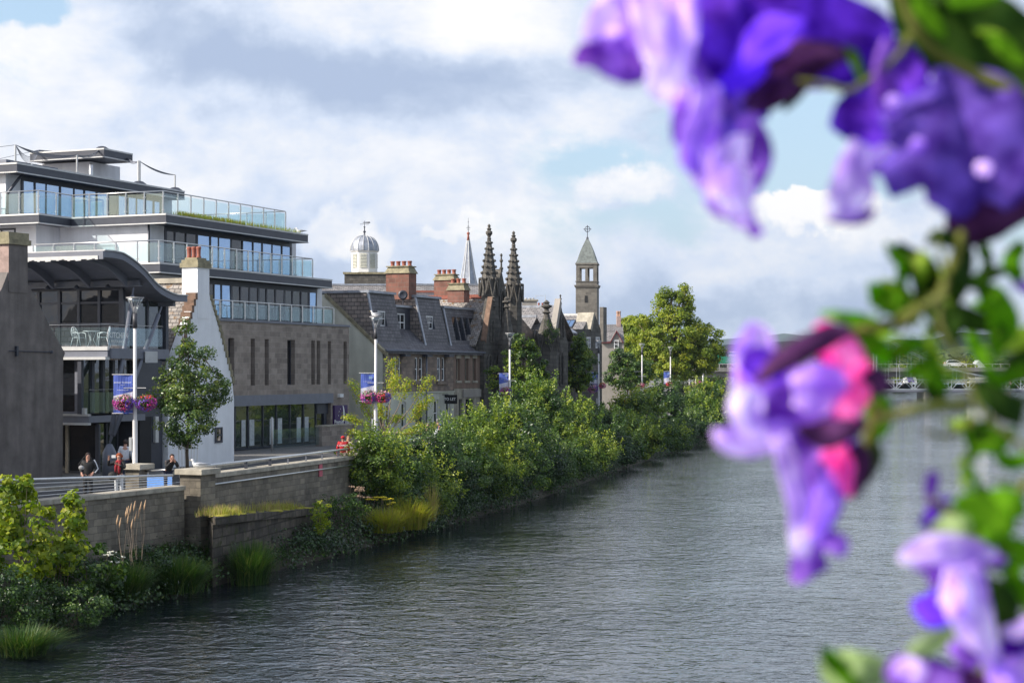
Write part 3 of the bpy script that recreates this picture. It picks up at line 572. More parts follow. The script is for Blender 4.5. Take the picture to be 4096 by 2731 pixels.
# terrace deck
m = MB(); m.fb(at, A(167, bR), bR, bR+9, zt0+.12, zt1-.14); o = m.build('terrace_deck', M['steel'], R)
m = MB(); m.fb(at-.05, at+.1, bR-.03, bR+9, zt1-.135, zt1+.03); m.fb(at-.22, at+.1, bR-.05, bR+9, zt0, zt0+.115); m.build('deck_edge', M['lip'], R)
m = MB(); m.fb(at+.12, A(167, bR), bR-.12, bR-.003, zt0+.05, zt1-.05); m.build('deck_side_beam', M['steel'], R)
aK = A(126, bR+.05)
balustrade(R, [L(at+.1, bR+8.5, zt1), L(at+.1, bR+.06, zt1), L(aK, bR+.06, zt1), L(A(163, bR+.06), bR+.06, zt1)], .98, 2.6, posts=False, rail=.012)
rt = L(1, 0, 0)-L(0, 0, 0)
lettering('KITCHEN', L((at+aK)/2+.1, bR+.02, ZA(337.5, at, bR)), rt, upv, .34, M['textw'], R)
lettering('RESTAURANT', L((at+aK)/2+.1, bR+.02, ZA(342.5, at, bR)), rt, upv, .17, M['textw'], R)
# columns
ft = L(A(109.5, bR-.3), bR-.3, ZA(444, A(109.5, bR-.3), bR-.3)); 
def atp(px, py, b): a = A(px, b); return L(a, b, ZA(py, a, b))
m = MB(); m.tube(ft+(atp(133.5, 288, bR+.3)-ft)*.06, ft+(atp(133.5, 288, bR+.3)-ft)*.95, .11, .09, n=14); m.tube(ft, atp(133.5, 288, bR+.3), .035, n=8); m.build('sloping_column', M['steel'], R, True)
tp = atp(161.5, 307, bR+.2); m = MB(); m.tube(ft+(tp-ft)*.06, ft+(tp-ft)*.94, .115, .1, n=14); m.tube(ft, tp, .04, n=8); m.build('sloping_column', M['steel'], R, True)
m = MB(); m.lathe(V((ft.x, ft.y, ST)), [(.32, 0), (.3, ft.z-ST-.35), (.12, ft.z-ST), (.02, ft.z-ST+.02)], 12); m.build('column_foot', M['steel'], R, True)
m = MB(); q = atp(150.5, 357, bR-.25); m.box(q, (.55, .4, .5), .4); m.build('speaker_box', M['lip'], R)
# lower storeys
b1 = B(89, at); z1 = ZA(414, at, b1); z1b = ZA(425, at, b1)
m = MB(); m.fb(at, A(112, b1)+2.5, b1, b1+7, z1b+.1, z1-.09); m.build('floor_beam', M['steel'], R)
m = MB(); m.fb(at-.06, at+.1, b1-.03, b1+7, z1-.085, z1+.0); m.fb(at-.14, at+.1, b1-.03, b1+7, z1b, z1b+.095); m.build('deck_edge', M['lip'], R)
MB().fb(at-.1, at+.05, B(86.5, at), B(82.5, at), z1+.003, z1+.26).build('electric_box', M['lip'], R)
def glasswall(aa, z0, z1_, frames, b_end, mname, nm='window_wall', mm=None):
    m = MB(); fr = [B(x, aa) for x in frames]
    for f in fr: m.fb(aa-.03, aa+.08, f-.1, f+.1, z0, z1_)
    m.fb(aa-.02, aa+.07, fr[0]+.1, b_end, z0, z0+.1); o = m.build(nm, mm or M['dark'], R)
    MB().quad(L(aa+.03, b_end, z0), L(aa+.03, fr[0], z0), L(aa+.03, fr[0], z1_), L(aa+.03, b_end, z1_)).build('pane', M[mname], o); return o
glasswall(at+.35, z1, zt0, [80.5, 77], bR+9, 'wind', mm=M['steel'])
sb = [A(x, b1+.35) for x in (81.5, 92.5, 103, 113, 122, 131)]
m = MB()
for s in sb: m.fb(s-.09, s+.09, b1+.3, b1+.5, z1, zt0)
o = m.build('window_wall', M['dark'], R)
MB().quad(L(sb[0], b1+.4, z1), L(sb[-1], b1+.4, z1), L(sb[-1], b1+.4, zt0), L(sb[0], b1+.4, zt0)).build('pane', M['shop'], o)
balustrade(R, [L(at+.1, b1+.06, z1), L(sb[-1], b1+.06, z1)], 1.05, 1.2, posts=False, rail=.01)
ag = at+.9; glasswall(ag, ST, z1b, [97.5], bR+9, 'wind')
m = MB(); m.fb(ag-.05, ag+.15, B(69, ag), B(66, ag), ST, z1b); m.build('pale_post', M['cope'], R)
sg = [A(x, b1+.9) for x in (97.5, 106, 117)]
m = MB()
for s in sg: m.fb(s-.05, s+.05, b1+.85, b1+1, ST, z1b)
o = m.build('window_wall', M['dark'], R); MB().quad(L(sg[0], b1+.92, ST), L(sg[2], b1+.92, ST), L(sg[2], b1+.92, z1b), L(sg[0], b1+.92, z1b)).build('pane', M['shop'], o)
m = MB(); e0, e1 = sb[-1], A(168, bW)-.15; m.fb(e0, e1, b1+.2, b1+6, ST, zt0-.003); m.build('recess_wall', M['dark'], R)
MBd = MB(); MBd.fb(e1-1.9, e1-1.0, b1+.12, b1+.197, ST+.1, ST+2.4); MBd.build('menu_board', M['black'], R)
m = MB(); m.fb(e1-.75, e1-.5, b1+.05, b1+.19, ST+1.2, ST+2.4); m.build('menu_case', M['lip'], R)
def chair(loc, rz, label):
    c = thing('terrace_chair', loc, label, 'chair', 'white chairs on the restaurant terrace'); R3 = Matrix.Rotation(rz, 3, 'Z'); T = lambda x, y, z: V(loc)+R3@V((x, y, z))
    m = MB()
    for s in (-1, 1): MB().path([T(s*.2, -.24, 0), T(s*.22, -.2, .44), T(s*.24, -.18, .62), T(s*.23, 0, .67), T(s*.21, .16, .64)], .018, 6).build('leg', M['wpaint'], c, True); MB().path([T(s*.21, .3, 0), T(s*.19, .19, .44)], .018, 6).build('leg', M['wpaint'], c, True)
    m = MB(); m.prism([T(.22*math.cos(t), .22*math.sin(t), .43) for t in np.linspace(0, 2*math.pi, 13)[:-1]], V((0, 0, .025))); m.build('seat', M['wpaint'], c)
    m = MB(); m.path([T(-.2, .19, .44)]+[T(-.22*math.cos(t), .2+.1*math.sin(t)*.6+.04, .62+.3*math.sin(t)) for t in np.linspace(0, math.pi, 9)]+[T(.2, .19, .44)], .018, 6)
    for s in (-.1, 0, .1): m.path([T(s, .2, .44), T(s, .28, .68), T(s*1.1, .3, .88)], .012, 5)
    m.build('backrest', M['wpaint'], c, True); return c
ct = at+.95
for px, rz, lb in ((79, 1.15, 'white metal chair left of the small round table on the terrace'), (103, -1.5, 'white metal chair on the terrace right beside the lettered glass')):
    chair(L(ct, B(px, ct), zt1), rz, lb)
T_ = thing('terrace_table', L(ct+.2, B(91.5, ct+.2), zt1), 'small round white table between the two terrace chairs', 'table'); tl = T_.location
MB().lathe(tl, [(.3, .70), (.36, .71), (.36, .73), (.3, .735)], 18).build('tabletop', M['wpaint'], T_, True)
for k in range(3): t = k*2.1; MB().path([tl+V((.27*math.cos(t), .27*math.sin(t), 0)), tl+V((.08*math.cos(t), .08*math.sin(t), .35)), tl+V((.2*math.cos(t), .2*math.sin(t), .70))], .016, 6).build('leg', M['wpaint'], T_, True)
# ---------------------------------------------------------------- stone house with mansard blocks
aG1 = A(382.6, 0); aQ = A(453.5, 0); aE2 = A(481.6, 0)
SH = thing('terraced_house', L(18, 4, ST), 'two storey stone house with cream ground floor, steep slate roof blocks and white windows', 'house')
ze = ZA(350, aG1, 0)
b323 = B(323, aG1); z323 = ZA(292.6, aG1, b323); sl = (z323-ze)/b323
def zn(px0, px1, y0, y1, b=0): a = A((px0+px1)/2, b); return (A(px0, b), A(px1, b), ZA(y1, a, b), ZA(y0, a, b))
up = [zn(393.5, 401.5, 356.5, 381), zn(415, 423.6, 357, 381), zn(437, 445.6, 357, 381)]
dn = [zn(385.6, 390, 404, 431), zn(401, 405.6, 402, 427.5), zn(433.7, 438, 399.5, 426), zn(445.7, 449.8, 399, 425.5)]
dr = (A(415, 0), A(424.3, 0), ST, ZA(402.5, A(420, 0), 0)); zb = ZA(392.5, A(420, 0), 0)
m = MB(); wall(m, PF(0), aG1, aQ, zb, ze, up, .32); m.build('stone_wall', M['rubble'], SH)
m = MB(); wall(m, PF(-.03), aG1-.03, aQ, ST, zb-.02, dn+[dr], .3)
hw = (dr[1]-dr[0])/2; cx = (dr[0]+dr[1])/2
for s in (-1, 1):
    pts = [(s*hw, 0)]+[(s*hw*math.cos(t), hw*.9*math.sin(t)-hw*.9) for t in np.linspace(0, math.pi/2, 8)][1:]
    m.prism([L(cx+s*hw, -.03, dr[3])]+[L(cx+s*hw*math.cos(t), -.03, dr[3]-hw*.9+hw*.9*math.sin(t)) for t in np.linspace(0, math.pi/2, 8)], L(0, .28, 0)-L(0, 0, 0))
m.build('cream_wall', M['cream'], SH)
MB().fb(aG1-.08, aQ, -.12, .05, zb-.018, zb+.06).build('string_course', M['cream'], SH)
MB().quad(L(dr[0], .2, ST), L(dr[1], .2, ST), L(dr[1], .2, dr[3]), L(dr[0], .2, dr[3])).build('door', M['dark'], SH)
for w in up:
    mid = (w[0]+w[1])/2+(0 if w is up[1] else .1); wins = [(w[0]+.02, mid-.12), (mid+.12, w[1]-.02)]; MB().fb(mid-.11, mid+.11, .06, .31, w[2], w[3]).build('stone_mullion', M['rubble'], SH)
    for a, b in wins: window(SH, PF(0), a, b, w[2]+.02, w[3]-.02, .17, 1, 2, .09)
    MB().fb(w[0]-.15, w[1]+.15, -.14, .1, w[2]-.22, w[2]-.002).build('window_sill', M['rubble'], SH)
    MB().fb(w[1]-.3, w[1]+.5, -.45, -.05, w[3]+.02, w[3]+.16).build('light_box', M['dark'], SH)
for w in dn: window(SH, PF(0), w[0]+.04, w[1]-.04, w[2], w[3]-.03, .12, 1, 2, .09); MB().fb(w[0]-.1, w[1]+.1, -.12, .1, w[2]-.14, w[2]-.002).build('window_sill', M['cream'], SH)
# rendered gable towards the camera
bf = b323-.15; gb = [(0, ST), (0, ze), (bf, ze+sl*bf), (b323+8, ze+sl*bf), (b323+8, ST)]
MB().prism([L(aG1, b, z) for b, z in gb], L(.35, 0, 0)-L(0, 0, 0)).build('gable_wall', M['cream'], SH)
MB().prism([L(aG1-.06, -.25, ze-.16), L(aG1-.06, bf, ze+sl*(bf+.1)), L(aG1-.06, bf, ze+sl*(bf+.1)-.24), L(aG1-.06, -.25, ze-.4)], L(.4, 0, 0)-L(0, 0, 0)).build('skew_stone', M['capst'], SH)
gutterpipe(SH, [L(A(426.6, -.15), -.15, ze-.1), L(A(426.6, -.15), -.15, ST)], .06, m=M['steel']); gutterpipe(SH, [L(aG1-.4, -.1, ST), L(aG1-.4, -.1, 5.8)], .06)
gutterpipe(SH, [L(aG1, -.3, ze-.02), L(aE2, -.3, ze-.02)], .075, 'gutter', M['steel'])
def roofz(b): return ze+sl*b
m = MB(); m.prism([L(aG1+.3, -.25, roofz(-.25)), L(aG1+.3, bf, roofz(bf)), L(aG1+.3, b323+8, roofz(bf)), L(aG1+.3, b323+8, ze-.02), L(aG1+.3, -.25, ze-.02)], L(aE2-aG1-.3, 0, 0)-L(0, 0, 0)); m.build('roof', M['slated'], SH)
# mansard blocks: steep front rising from the roof, with insets
def block(pb0, pb1, pt0, ybot, ytop, insets, name='roof_block', cheek='slatep', cap=True):
    bb_ = .55; a0 = A(pb0, bb_); a1 = A(pb1, bb_); zb_ = ZA(ybot, a0, bb_); bt_ = B(pt0, a0); bt_ = max(bt_, bb_+.3); zt_ = ZA(ytop, a0, bt_)
    k = (bt_-bb_)/(zt_-zb_); bs_ = lambda z: bb_+(z-zb_)*k
    P = lambda s, z, d: L(s, bs_(z)+d, z)
    m = MB(); ops = []
    for (x0, x1, y0, y1) in insets:
        am = A((x0+x1)/2, .9); ops.append((A(x0, .9), A(x1, .9), ZA(y1, am, .9), ZA(y0, am, .9)))
    wall(m, P, a0, a1, zb_, zt_, ops, 0); o = m.build(name, M['slated'], SH)
    back = (zt_-ze)/sl
    for aa in (a0, a1): MB().quad(*[L(aa, b, z) for b, z in ((bb_, zb_), (bt_, zt_), (max(back, bt_+.2), zt_), (bb_, min(zb_, roofz(bb_))))]).build('slate_cheek', M[cheek], o)
    if cap: MB().fb(a0-.1, a1+.08, bt_-.15, max(back, bt_+.2)+2, zt_+.002, zt_+.16).build('lead_cap', M['lead'], o); MB().hexa([P(a0-.1, zb_, -.06), P(a0+.12, zb_, -.06), P(a0+.12, zb_, .02), P(a0-.1, zb_, .02), P(a0-.1, zt_, -.06), P(a0+.12, zt_, -.06), P(a0+.12, zt_, .02), P(a0-.1, zt_, .02)]).build('lead_strip', M['lead'], o)
    for (s0, s1, z0, z1) in ops:
        bt2 = bs_(z1)+.05; i_ = MB()
        i_.quad(L(s0, bs_(z0), z0), L(s1, bs_(z0), z0), L(s1, bt2, z0), L(s0, bt2, z0))
        for s in (s0, s1): i_.quad(L(s, bs_(z0), z0), L(s, bs_(z1), z1), L(s, bt2, z1), L(s, bt2, z0))
        i_.quad(L(s0, bs_(z1), z1), L(s1, bs_(z1), z1), L(s1, bt2, z1), L(s0, bt2, z1)); i_.build('window_recess', M['dark'], o)
        window(o, PF(0), s0, s1, z0, z1, bt2-.01, 1, 2, .07, M['wpaint'] if len(ops) == 1 else M['dark'], M['wind'])
    return a0, a1, zt_
block(376.5, 402.6, 367.6, 343, 292.5, [(378.5, 386, 311, 326)])
a0, a1, _ = block(425.5, 449.5, 415, 346, 297, [(428, 434.5, 316, 329)])
block(451, 481, 443, 347.5, 308, [(453.2, 457.6, 316, 340), (458.7, 463.3, 316.5, 340.5), (464.5, 469.3, 317, 341), (470.5, 475.3, 317.5, 341.5)], cap=True)
# flat topped dormer with the white window
db = 1.75; d0, d1 = A(389, db), A(424, db); zd0, zd1 = ZA(334, d0, db), ZA(306.5, d0, db)
w_ = (A(392, db), A(405.4, db), ZA(331.5, A(398, db), db), ZA(313, A(398, db), db))
m = MB(); wall(m, PF(db), A(387.5, db), d1, zd0, zd1, [w_], .1); m.quad(L(A(387.5, db), db, zd1), L(d1, db, zd1), L(d1, 5, zd1), L(A(387.5, db), 5, zd1)); m.build('dormer', M['dark'], SH)
window(SH, PF(db), *w_, .1, 3, 2, .1); MB().fb(A(387.5, db), d1, db-.2, 4.5, zd1+.002, zd1+.15).build('dormer_roof', M['lead'], SH)
# ---------------------------------------------------------------- plaster fronted shop
SP = thing('shop_building', L(26, 3, ST), 'narrow brown plaster building with three slim windows over a stone shopfront', 'building')
aQ2 = aQ+.02; sw = [zn(456.3, 460, 358.5, 380.5), zn(464.8, 468.5, 358.5, 380.5), zn(472.8, 476, 358.5, 380.5)]; zs2 = ZA(388, A(467, 0), 0)
m = MB(); wall(m, PF(0), aQ2, aE2, zs2, ze-.15, sw, .25); m.quad(L(aE2, 0, ST), L(aE2, 8, ST), L(aE2, 8, ze), L(aE2, 0, ze)); m.build('plaster_wall', M['plaster'], SP)
for w in sw: window(SP, PF(0), w[0], w[1], w[2], w[3], .24, 1, 1, .06, M['cope'], M['wind']); MB().fb(w[0]-.1, w[1]+.1, -.06, .02, w[3]+.01, w[3]+.3).build('window_lintel', M['cope'], SP); MB().fb(w[0]-.12, w[1]+.12, -.1, .05, w[2]-.16, w[2]-.002).build('window_sill', M['cope'], SP)
s1_ = zn(458.5, 462.2, 399, 440); s2_ = zn(465.3, 473, 399, 436); 
m = MB(); wall(m, PF(-.02), aQ2, aE2, ST, zs2-.02, [(s1_[0], s1_[1], ST, s1_[3]), (s2_[0], s2_[1], ST+.3, s2_[3])], .3); m.build('stone_shopfront', M['church'] if False else M['cope'], SP)
MB().quad(L(s2_[0], .2, ST), L(s2_[1], .2, ST), L(s2_[1], .2, s2_[3]), L(s2_[0], .2, s2_[3])).build('shop_window', M['shop'], SP); MB().quad(L(s1_[0], .2, ST), L(s1_[1], .2, ST), L(s1_[1], .2, s1_[3]), L(s1_[0], .2, s1_[3])).build('shop_door', M['dark'], SP)
p = zn(462.3, 481.4, 389.3, 397); MB().fb(p[0], p[1], -.12, -.03, p[2], p[3]).build('fascia_sign', M['greyren'], SP)
TL = thing('to_let_board', L(A(449, -.2), -.1, 5), 'black TO LET board projecting from the stone house front', 'sign')
al = A(449.5, -.6); bl0, bl1 = B(457, al), B(444.5, al); zl0, zl1 = ZA(403.6, al, -.6), ZA(394.6, al, -.6)
MB().fb(al, al+.05, bl0, bl1, zl0, zl1).build('board', M['black'], TL)
lettering('TO LET', L(al-.02, (bl0+bl1)/2+.05, zl0+.24), L(0, -1, 0)-L(0, 0, 0), upv, .27, M['textw'], TL, bold=.015)
MB().fb(al+.01, al+.04, bl1-.3, bl1+.5, zl1-.02, zl1+.04).build('bracket', M['dark'], TL)
# ---------------------------------------------------------------- chimneys and roofs behind
def stack(name, label, a, px0, px1, ybody, ycope0, ycope1, ypot, npot, m1, depth=1.1, parent=None):
    bA, bB = B(px1, a), B(px0, a); T = thing(name, L(a, (bA+bB)/2, ZA(ybody, a, bA)), label, 'chimney')
    MB().fb(a, a+depth, bA, bB, ZA(ybody, a, bA), ZA(ycope1, a, bA)).build('shaft', m1, T)
    z0, z1 = ZA(ycope1, a, bA), ZA(ycope0, a, bA); e = .1
    m = MB(); m.hexa([L(a-e, bA-e, z0), L(a+depth+e, bA-e, z0), L(a+depth+e, bB+e, z0), L(a-e, bB+e, z0), L(a+.1, bA+.1, z1-.08), L(a+depth-.1, bA+.1, z1-.08), L(a+depth-.1, bB-.1, z1-.08), L(a+.1, bB-.1, z1-.08)]); m.fb(a-.02, a+depth+.02, bA-.0, bB+.0, z1-.078, z1); m.build('cope', M['capst'], T)
    pots(T, [L(a+depth/2, bA+(bB-bA)*(i+.5)/npot*1.0, z1) for i in range(npot)], ZA(ypot, a, bA)-z1, .17, M['terra']); return T
stack('chimney_stack', 'tall red sandstone chimney with four red pots, largest of the rooftop stacks', 20, 386, 408.8, 299, 265.5, 273, 260.3, 4, M['redst'], 1.2)
stack('chimney_stack', 'red rubble chimney with four pots just left of the slated spire', 32, 434, 453.8, 300, 273.7, 280, 269, 4, M['redst'], 1.0)
stack('chimney_stack', 'low chimney with three pots in front of the slated spire foot', 29, 447.5, 464, 302, 282.8, 290, 278, 3, M['redst'], 1.0)
D_ = thing('satellite_dish', L(18, B(403, 18), 12.5), 'dark satellite dish in front of the tall red chimney', 'dish'); dc = L(18.6, B(403, 18.6), ZA(295, 18.6, B(403, 18.6)))
m = MB(); m.lathe(dc, [(.02, 0), (.2, .03), (.32, .1), (.33, .11), (.2, .05), (.02, .02)], 20); 
for i, v in enumerate(m.v): q = v-dc; m.v[i] = dc+V((q.x, -q.z, q.y))
m.build('dish', M['dark'], D_, True); MB().tube(dc, dc-V((0, 0, .7)), .03).build('mast', M['dark'], D_)
def gable_roof(name, label, cat, Y0, x0, x1, yr, ye, run, m, wallm=None, zb=None, rm=None):
    T = thing(name, V(((UP(x0, 0, Y0).x+UP(x1, 0, Y0).x)/2, Y0+run, ST)), label, cat); X0, X1 = UP(x0, 0, Y0).x, UP(x1, 0, Y0).x; zr_, ze_ = UP(0, yr, Y0).z, UP(0, ye, Y0-run).z
    d = V((X1-X0, 0, 0)); k = .39
    q = lambda x, y, z: V((x, y-(x-X0)*k*0, z))
    MB().prism([V((X0, Y0, zr_)), V((X0, Y0-run, ze_)), V((X0, Y0-run, ze_-.15)), V((X0, Y0+run, ze_-.15)), V((X0, Y0+run, ze_))], d).build('roof', m, T)
    MB().box(((X0+X1)/2, Y0, zr_+.04), (X1-X0, .35, .16)).build('ridge', rm or M['lead'], T)
    MB().box(((X0+X1)/2, Y0, (ST+ze_-.16)/2), (X1-X0-.2, run*2-.6, ze_-.16-ST)).build('wall', wallm or M['greyren'], T); return T
gable_roof('slate_roofed_building', 'long slate roof behind the red chimneys at the foot of the domed cupola', 'building', 165, 318, 484, 285, 310, 5, M['slate'])
gable_roof('slate_roofed_building', 'small slate roof with red ridge tiles beside the tall red chimney', 'building', 139, 408, 443, 292, 305, 3, M['slated'], rm=M['terra'])
# domed cupola
Yc = 190; Cc = V((UP(364.5, 0, Yc).x, Yc, 0)); k = Yc/FP; zz = lambda y: CH-(y-HY)*k
DC = thing('domed_cupola', V((Cc.x, Yc, ST)), 'white louvred cupola with ribbed lead dome and weather vane on dark stone base', 'cupola')
MB().box((Cc.x+.4, Yc, (ST+zz(275))/2), (4.8, 4.8, zz(275)-ST)).build('stone_base', M['church'], DC); MB().box((Cc.x+.4, Yc, zz(274.3)), (5.1, 5.1, .22)).build('base_cornice', M['capst'], DC)
o = MB().lathe(Cc, [(1.50, zz(274)), (1.50, zz(252))], 8, math.pi/8).build('drum', M['wpaint'], DC)
for i in range(8):
    t = 2*math.pi*i/8+math.pi/4*0; nrm = V((math.cos(t), math.sin(t), 0)); tn = V((-nrm.y, nrm.x, 0)); c = Cc+nrm*1.50*math.cos(math.pi/8); m = MB()
    for j in range(10): z = zz(268)+(zz(253.5)-zz(268))*j/10; m.hexa([c-tn*.38+nrm*.01+V((0, 0, z)), c+tn*.38+nrm*.01+V((0, 0, z)), c+tn*.38+nrm*.10+V((0, 0, z-.0)), c-tn*.38+nrm*.10+V((0, 0, z)), c-tn*.38+nrm*.01+V((0, 0, z+.09)), c+tn*.38+nrm*.01+V((0, 0, z+.09)), c+tn*.38+nrm*.10+V((0, 0, z+.02)), c-tn*.38+nrm*.10+V((0, 0, z+.02))])
    m.build('louvre', M['cream'], o)
MB().lathe(Cc, [(1.62, zz(252)+.0), (1.66, zz(251.4)), (1.5, zz(250.8))], 8, math.pi/8).build('cornice', M['wpaint'], DC)
hd = zz(235.5)-zz(251); dome = [(1.58*math.cos(t)**.8+.02, zz(251)+hd*math.sin(t)) for t in np.linspace(0, math.pi/2*.98, 12)]
o = MB().lathe(Cc, dome, 16).build('dome', M['lead'], DC); m = MB()
for i in range(16): t = 2*math.pi*i/16; m.path([Cc+V((r*1.01*math.cos(t), r*1.01*math.sin(t), z)) for r, z in dome], .035, 5)
m.build('dome_ribs', M['lip'], o)
m = MB(); m.lathe(Cc, [(.16, zz(236)), (.09, zz(234)), (.07, zz(233)), (.16, zz(232.3)), (.16, zz(231.5)), (.06, zz(230.5)), (.05, zz(228)), (.11, zz(227)), (.03, zz(226)), (.025, zz(221))], 10); m.path([Cc+V((-.5, 0, zz(226)+.2)), Cc+V((.5, 0, zz(226)+.2))], .025, 5)
m.hexa([Cc+V((-.2, -.02, zz(222.8))), Cc+V((.62, -.02, zz(223.3))), Cc+V((.62, .02, zz(223.3))), Cc+V((-.2, .02, zz(222.8))), Cc+V((-.2, -.02, zz(222.3))), Cc+V((.62, -.02, zz(221.8))), Cc+V((.62, .02, zz(221.8))), Cc+V((-.2, .02, zz(222.3)))]); m.build('weather_vane', M['dark'], DC)
# slated spire
Ys = 172; Cs = V((UP(468.3, 0, Ys).x, Ys, 0)); k = Ys/FP
SPR = thing('slated_spire', V((Cs.x, Ys, ST)), 'slender slated spire with pale ribs and a red finial', 'spire')
sp = [(1.0, zz(290)), (.93, zz(284)), (.72, zz(278)), (.58, zz(270)), (.44, zz(260)), (.26, zz(250)), (.14, zz(240.5))]
spp = [(r*1.0, CH-(y-HY)*k) for r, y in [(1.02, 288), (.92, 284), (.74, 277), (.58, 268), (.42, 258), (.26, 248), (.14, 240.5)]]
o = MB().lathe(Cs, spp, 8, .2).build('spire_roof', M['lead'], SPR); m = MB()
for i in range(8): t = 2*math.pi*i/8+.2; m.path([Cs+V((r*1.01*math.cos(t), r*1.01*math.sin(t), z)) for r, z in spp], .045, 5)
m.build('spire_ribs', M['lip'], o)
zk = lambda y: CH-(y-HY)*k
MB().box((Cs.x, Ys, (ST+zk(287))/2), (2.2, 2.2, zk(287)-ST)).build('spire_base', M['greyren'], SPR)
MB().lathe(Cs, [(.15, zk(240.5)), (.1, zk(236)), (.08, zk(235)), (.16, zk(234)), (.15, zk(232.8)), (.05, zk(232))], 10).build('finial', M['terra'], SPR, True)
m = MB(); m.tube(Cs+V((0, 0, zk(232))), Cs+V((0, 0, zk(218))), .03, .015, 6)
for y, w in ((229.5, .14), (228, .2), (226.5, .12), (222, .06)): m.path([Cs+V((-w, 0, zk(y))), Cs+V((w, 0, zk(y)))], .022, 5); m.path([Cs+V((0, -w, zk(y))), Cs+V((0, w, zk(y)))], .022, 5)
m.build('iron_rod', M['dark'], SPR)
# ---------------------------------------------------------------- gothic church
CHU = thing('gothic_church', L(33, 4, ST), 'dark gothic stone church with twin crocketed spires, steep gables and pale slate nave roof', 'church')
def turret(px, b, ytop, ybase, rb, ygab, name='crocketed_spire', low=True, n=8, crk=7, rs=None):
    a = A(px, b); Yt = YD(a, b); kk = Yt/FP; z_ = lambda y: CH-(y-HY)*kk; c = L(a, b, 0); c.z = 0; H_ = z_(ytop)-z_(ybase)
    prof = [(rb, z_(ybase)), (rb*.22, z_(ytop)-H_*.26), (rb*.30, z_(ytop)-H_*.255), (rb*.18, z_(ytop)-H_*.24), (rb*.22, z_(ytop)-H_*.21), (rb*.42, z_(ytop)-H_*.17), (rb*.40, z_(ytop)-H_*.135), (rb*.2, z_(ytop)-H_*.115), (rb*.3, z_(ytop)-H_*.085), (rb*.14, z_(ytop)-H_*.065), (rb*.2, z_(ytop)-H_*.03), (rb*.05, z_(ytop))]
    o = MB().lathe(c, prof, n, math.pi/8).build(name, M['church'], CHU); m = MB()
    for j in range(crk):
        t = (j+.35)/crk; zq = z_(ybase)+H_*.74*t; r = rb*(1-.78*t)
        for i in range(n): th = 2*math.pi*i/n+math.pi/8; m.ball(c+V((r*1.06*math.cos(th), r*1.06*math.sin(th), zq)), .13-.03*t, 5, (1.15, 1.15, .9)); 
    m.build('crockets', M['church'], o)
    # gablets round the foot
    m = MB(); rg = rb*1.12; hg = z_(ybase-3)-z_(ygab)
    for i in range(n):
        th = 2*math.pi*i/n; nr = V((math.cos(th), math.sin(th), 0)); tn = V((-nr.y, nr.x, 0)); w = rg*math.tan(math.pi/n)*.98; cc = c+nr*rg
        p0, p1, p2 = cc-tn*w+V((0, 0, z_(ygab))), cc+V((0, 0, z_(ybase-3))), cc+tn*w+V((0, 0, z_(ygab)))
        for q0, q1 in ((p0, p1), (p1, p2)): m.tube(q0, q1, .075, n=5)
        m.prism([cc-tn*w*.4-nr*.12+V((0, 0, z_(ygab))), cc+tn*w*.4-nr*.12+V((0, 0, z_(ygab))), cc-nr*.12+V((0, 0, z_(ygab)+hg*.55))], nr*.06)
    m.build('gablets', M['church'], o)
    MB().lathe(c, [(rb*1.05, ST), (rb*1.05, z_(ygab)), (rb, z_(ybase))], n, math.pi/8).build('turret_shaft', M['churchash'] if False else M['church'], CHU)
    return a, z_
turret(489.1, .5, 224, 281, .66, 296); turret(513.6, .5, 231, 287, .66, 302)
# gable between with lancet window, finial, and steep buttress gables
def gab(pxs, b, th=.5, name='gable', parent=None, m_='church'):
    parent = parent or CHU; pts = [(A(x, b), ZA(y, A(x, b), b)) for x, y in pxs]
    return MB().prism([L(a, b, z) for a, z in pts]+[L(pts[-1][0], b, ST), L(pts[0][0], b, ST)], L(0, th, 0)-L(0, 0, 0)).build(name, M[m_], parent)
gab([(494, 345), (496, 300), (501.3, 269), (507.5, 300), (510, 345)], .2)
def lancet(px, y0, y1, w, b, parent=None, m_='black'):
    a = A(px, b); z0, z1 = ZA(y1, a, b), ZA(y0, a, b); o_ = [(-w, z0), (w, z0), (w, z1-w*2)]+[(w*math.cos(t)*1., z1-w*2+2*w*math.sin(t)) for t in (.5, .9, 1.3)]+[(0, z1)]+[(-w*math.cos(t), z1-w*2+2*w*math.sin(t)) for t in (1.3, .9, .5)]+[(-w, z1-w*2)]
    f = MB(); f.path([L(a+x, b-.05, z) for x, z in o_]+[L(a-w, b-.05, z0)], .09, 5); f.path([L(a, b-.04, z0), L(a, b-.04, z1)], .05, 5); o = f.build('lancet_window', M['church'], parent or CHU)
    MB().prism([L(a+x, b-.012, z) for x, z in o_], L(0, .01, 0)-L(0, 0, 0)).build('pane', M['wind'], o)
lancet(501.5, 290, 330, .45, .2); 
def finial(px, b, y0, y1, r, name='pinnacle', prof=None):
    a = A(px, b); z0, z1 = ZA(y1, a, b), ZA(y0, a, b); h = z1-z0
    pf = prof or [(r, 0), (r*.8, .1), (r*1.3, .2), (r*.6, .28), (r*.5, .5), (r*.9, .56), (r*1.1, .62), (r*.5, .7), (r*.45, .84), (r*.9, .9), (r*.3, 1)]
    return MB().lathe(L(a, b, z0), [(q, t*h) for q, t in pf], 8).build(name, M['church'], CHU)
finial(501.3, .4, 253.5, 272, .13); finial(493.3, -.3, 296, 309, .18)
gab([(484.3, 342), (485.5, 339), (492.3, 298), (497.5, 310), (504, 345)], -.35, .6, 'front_gable')
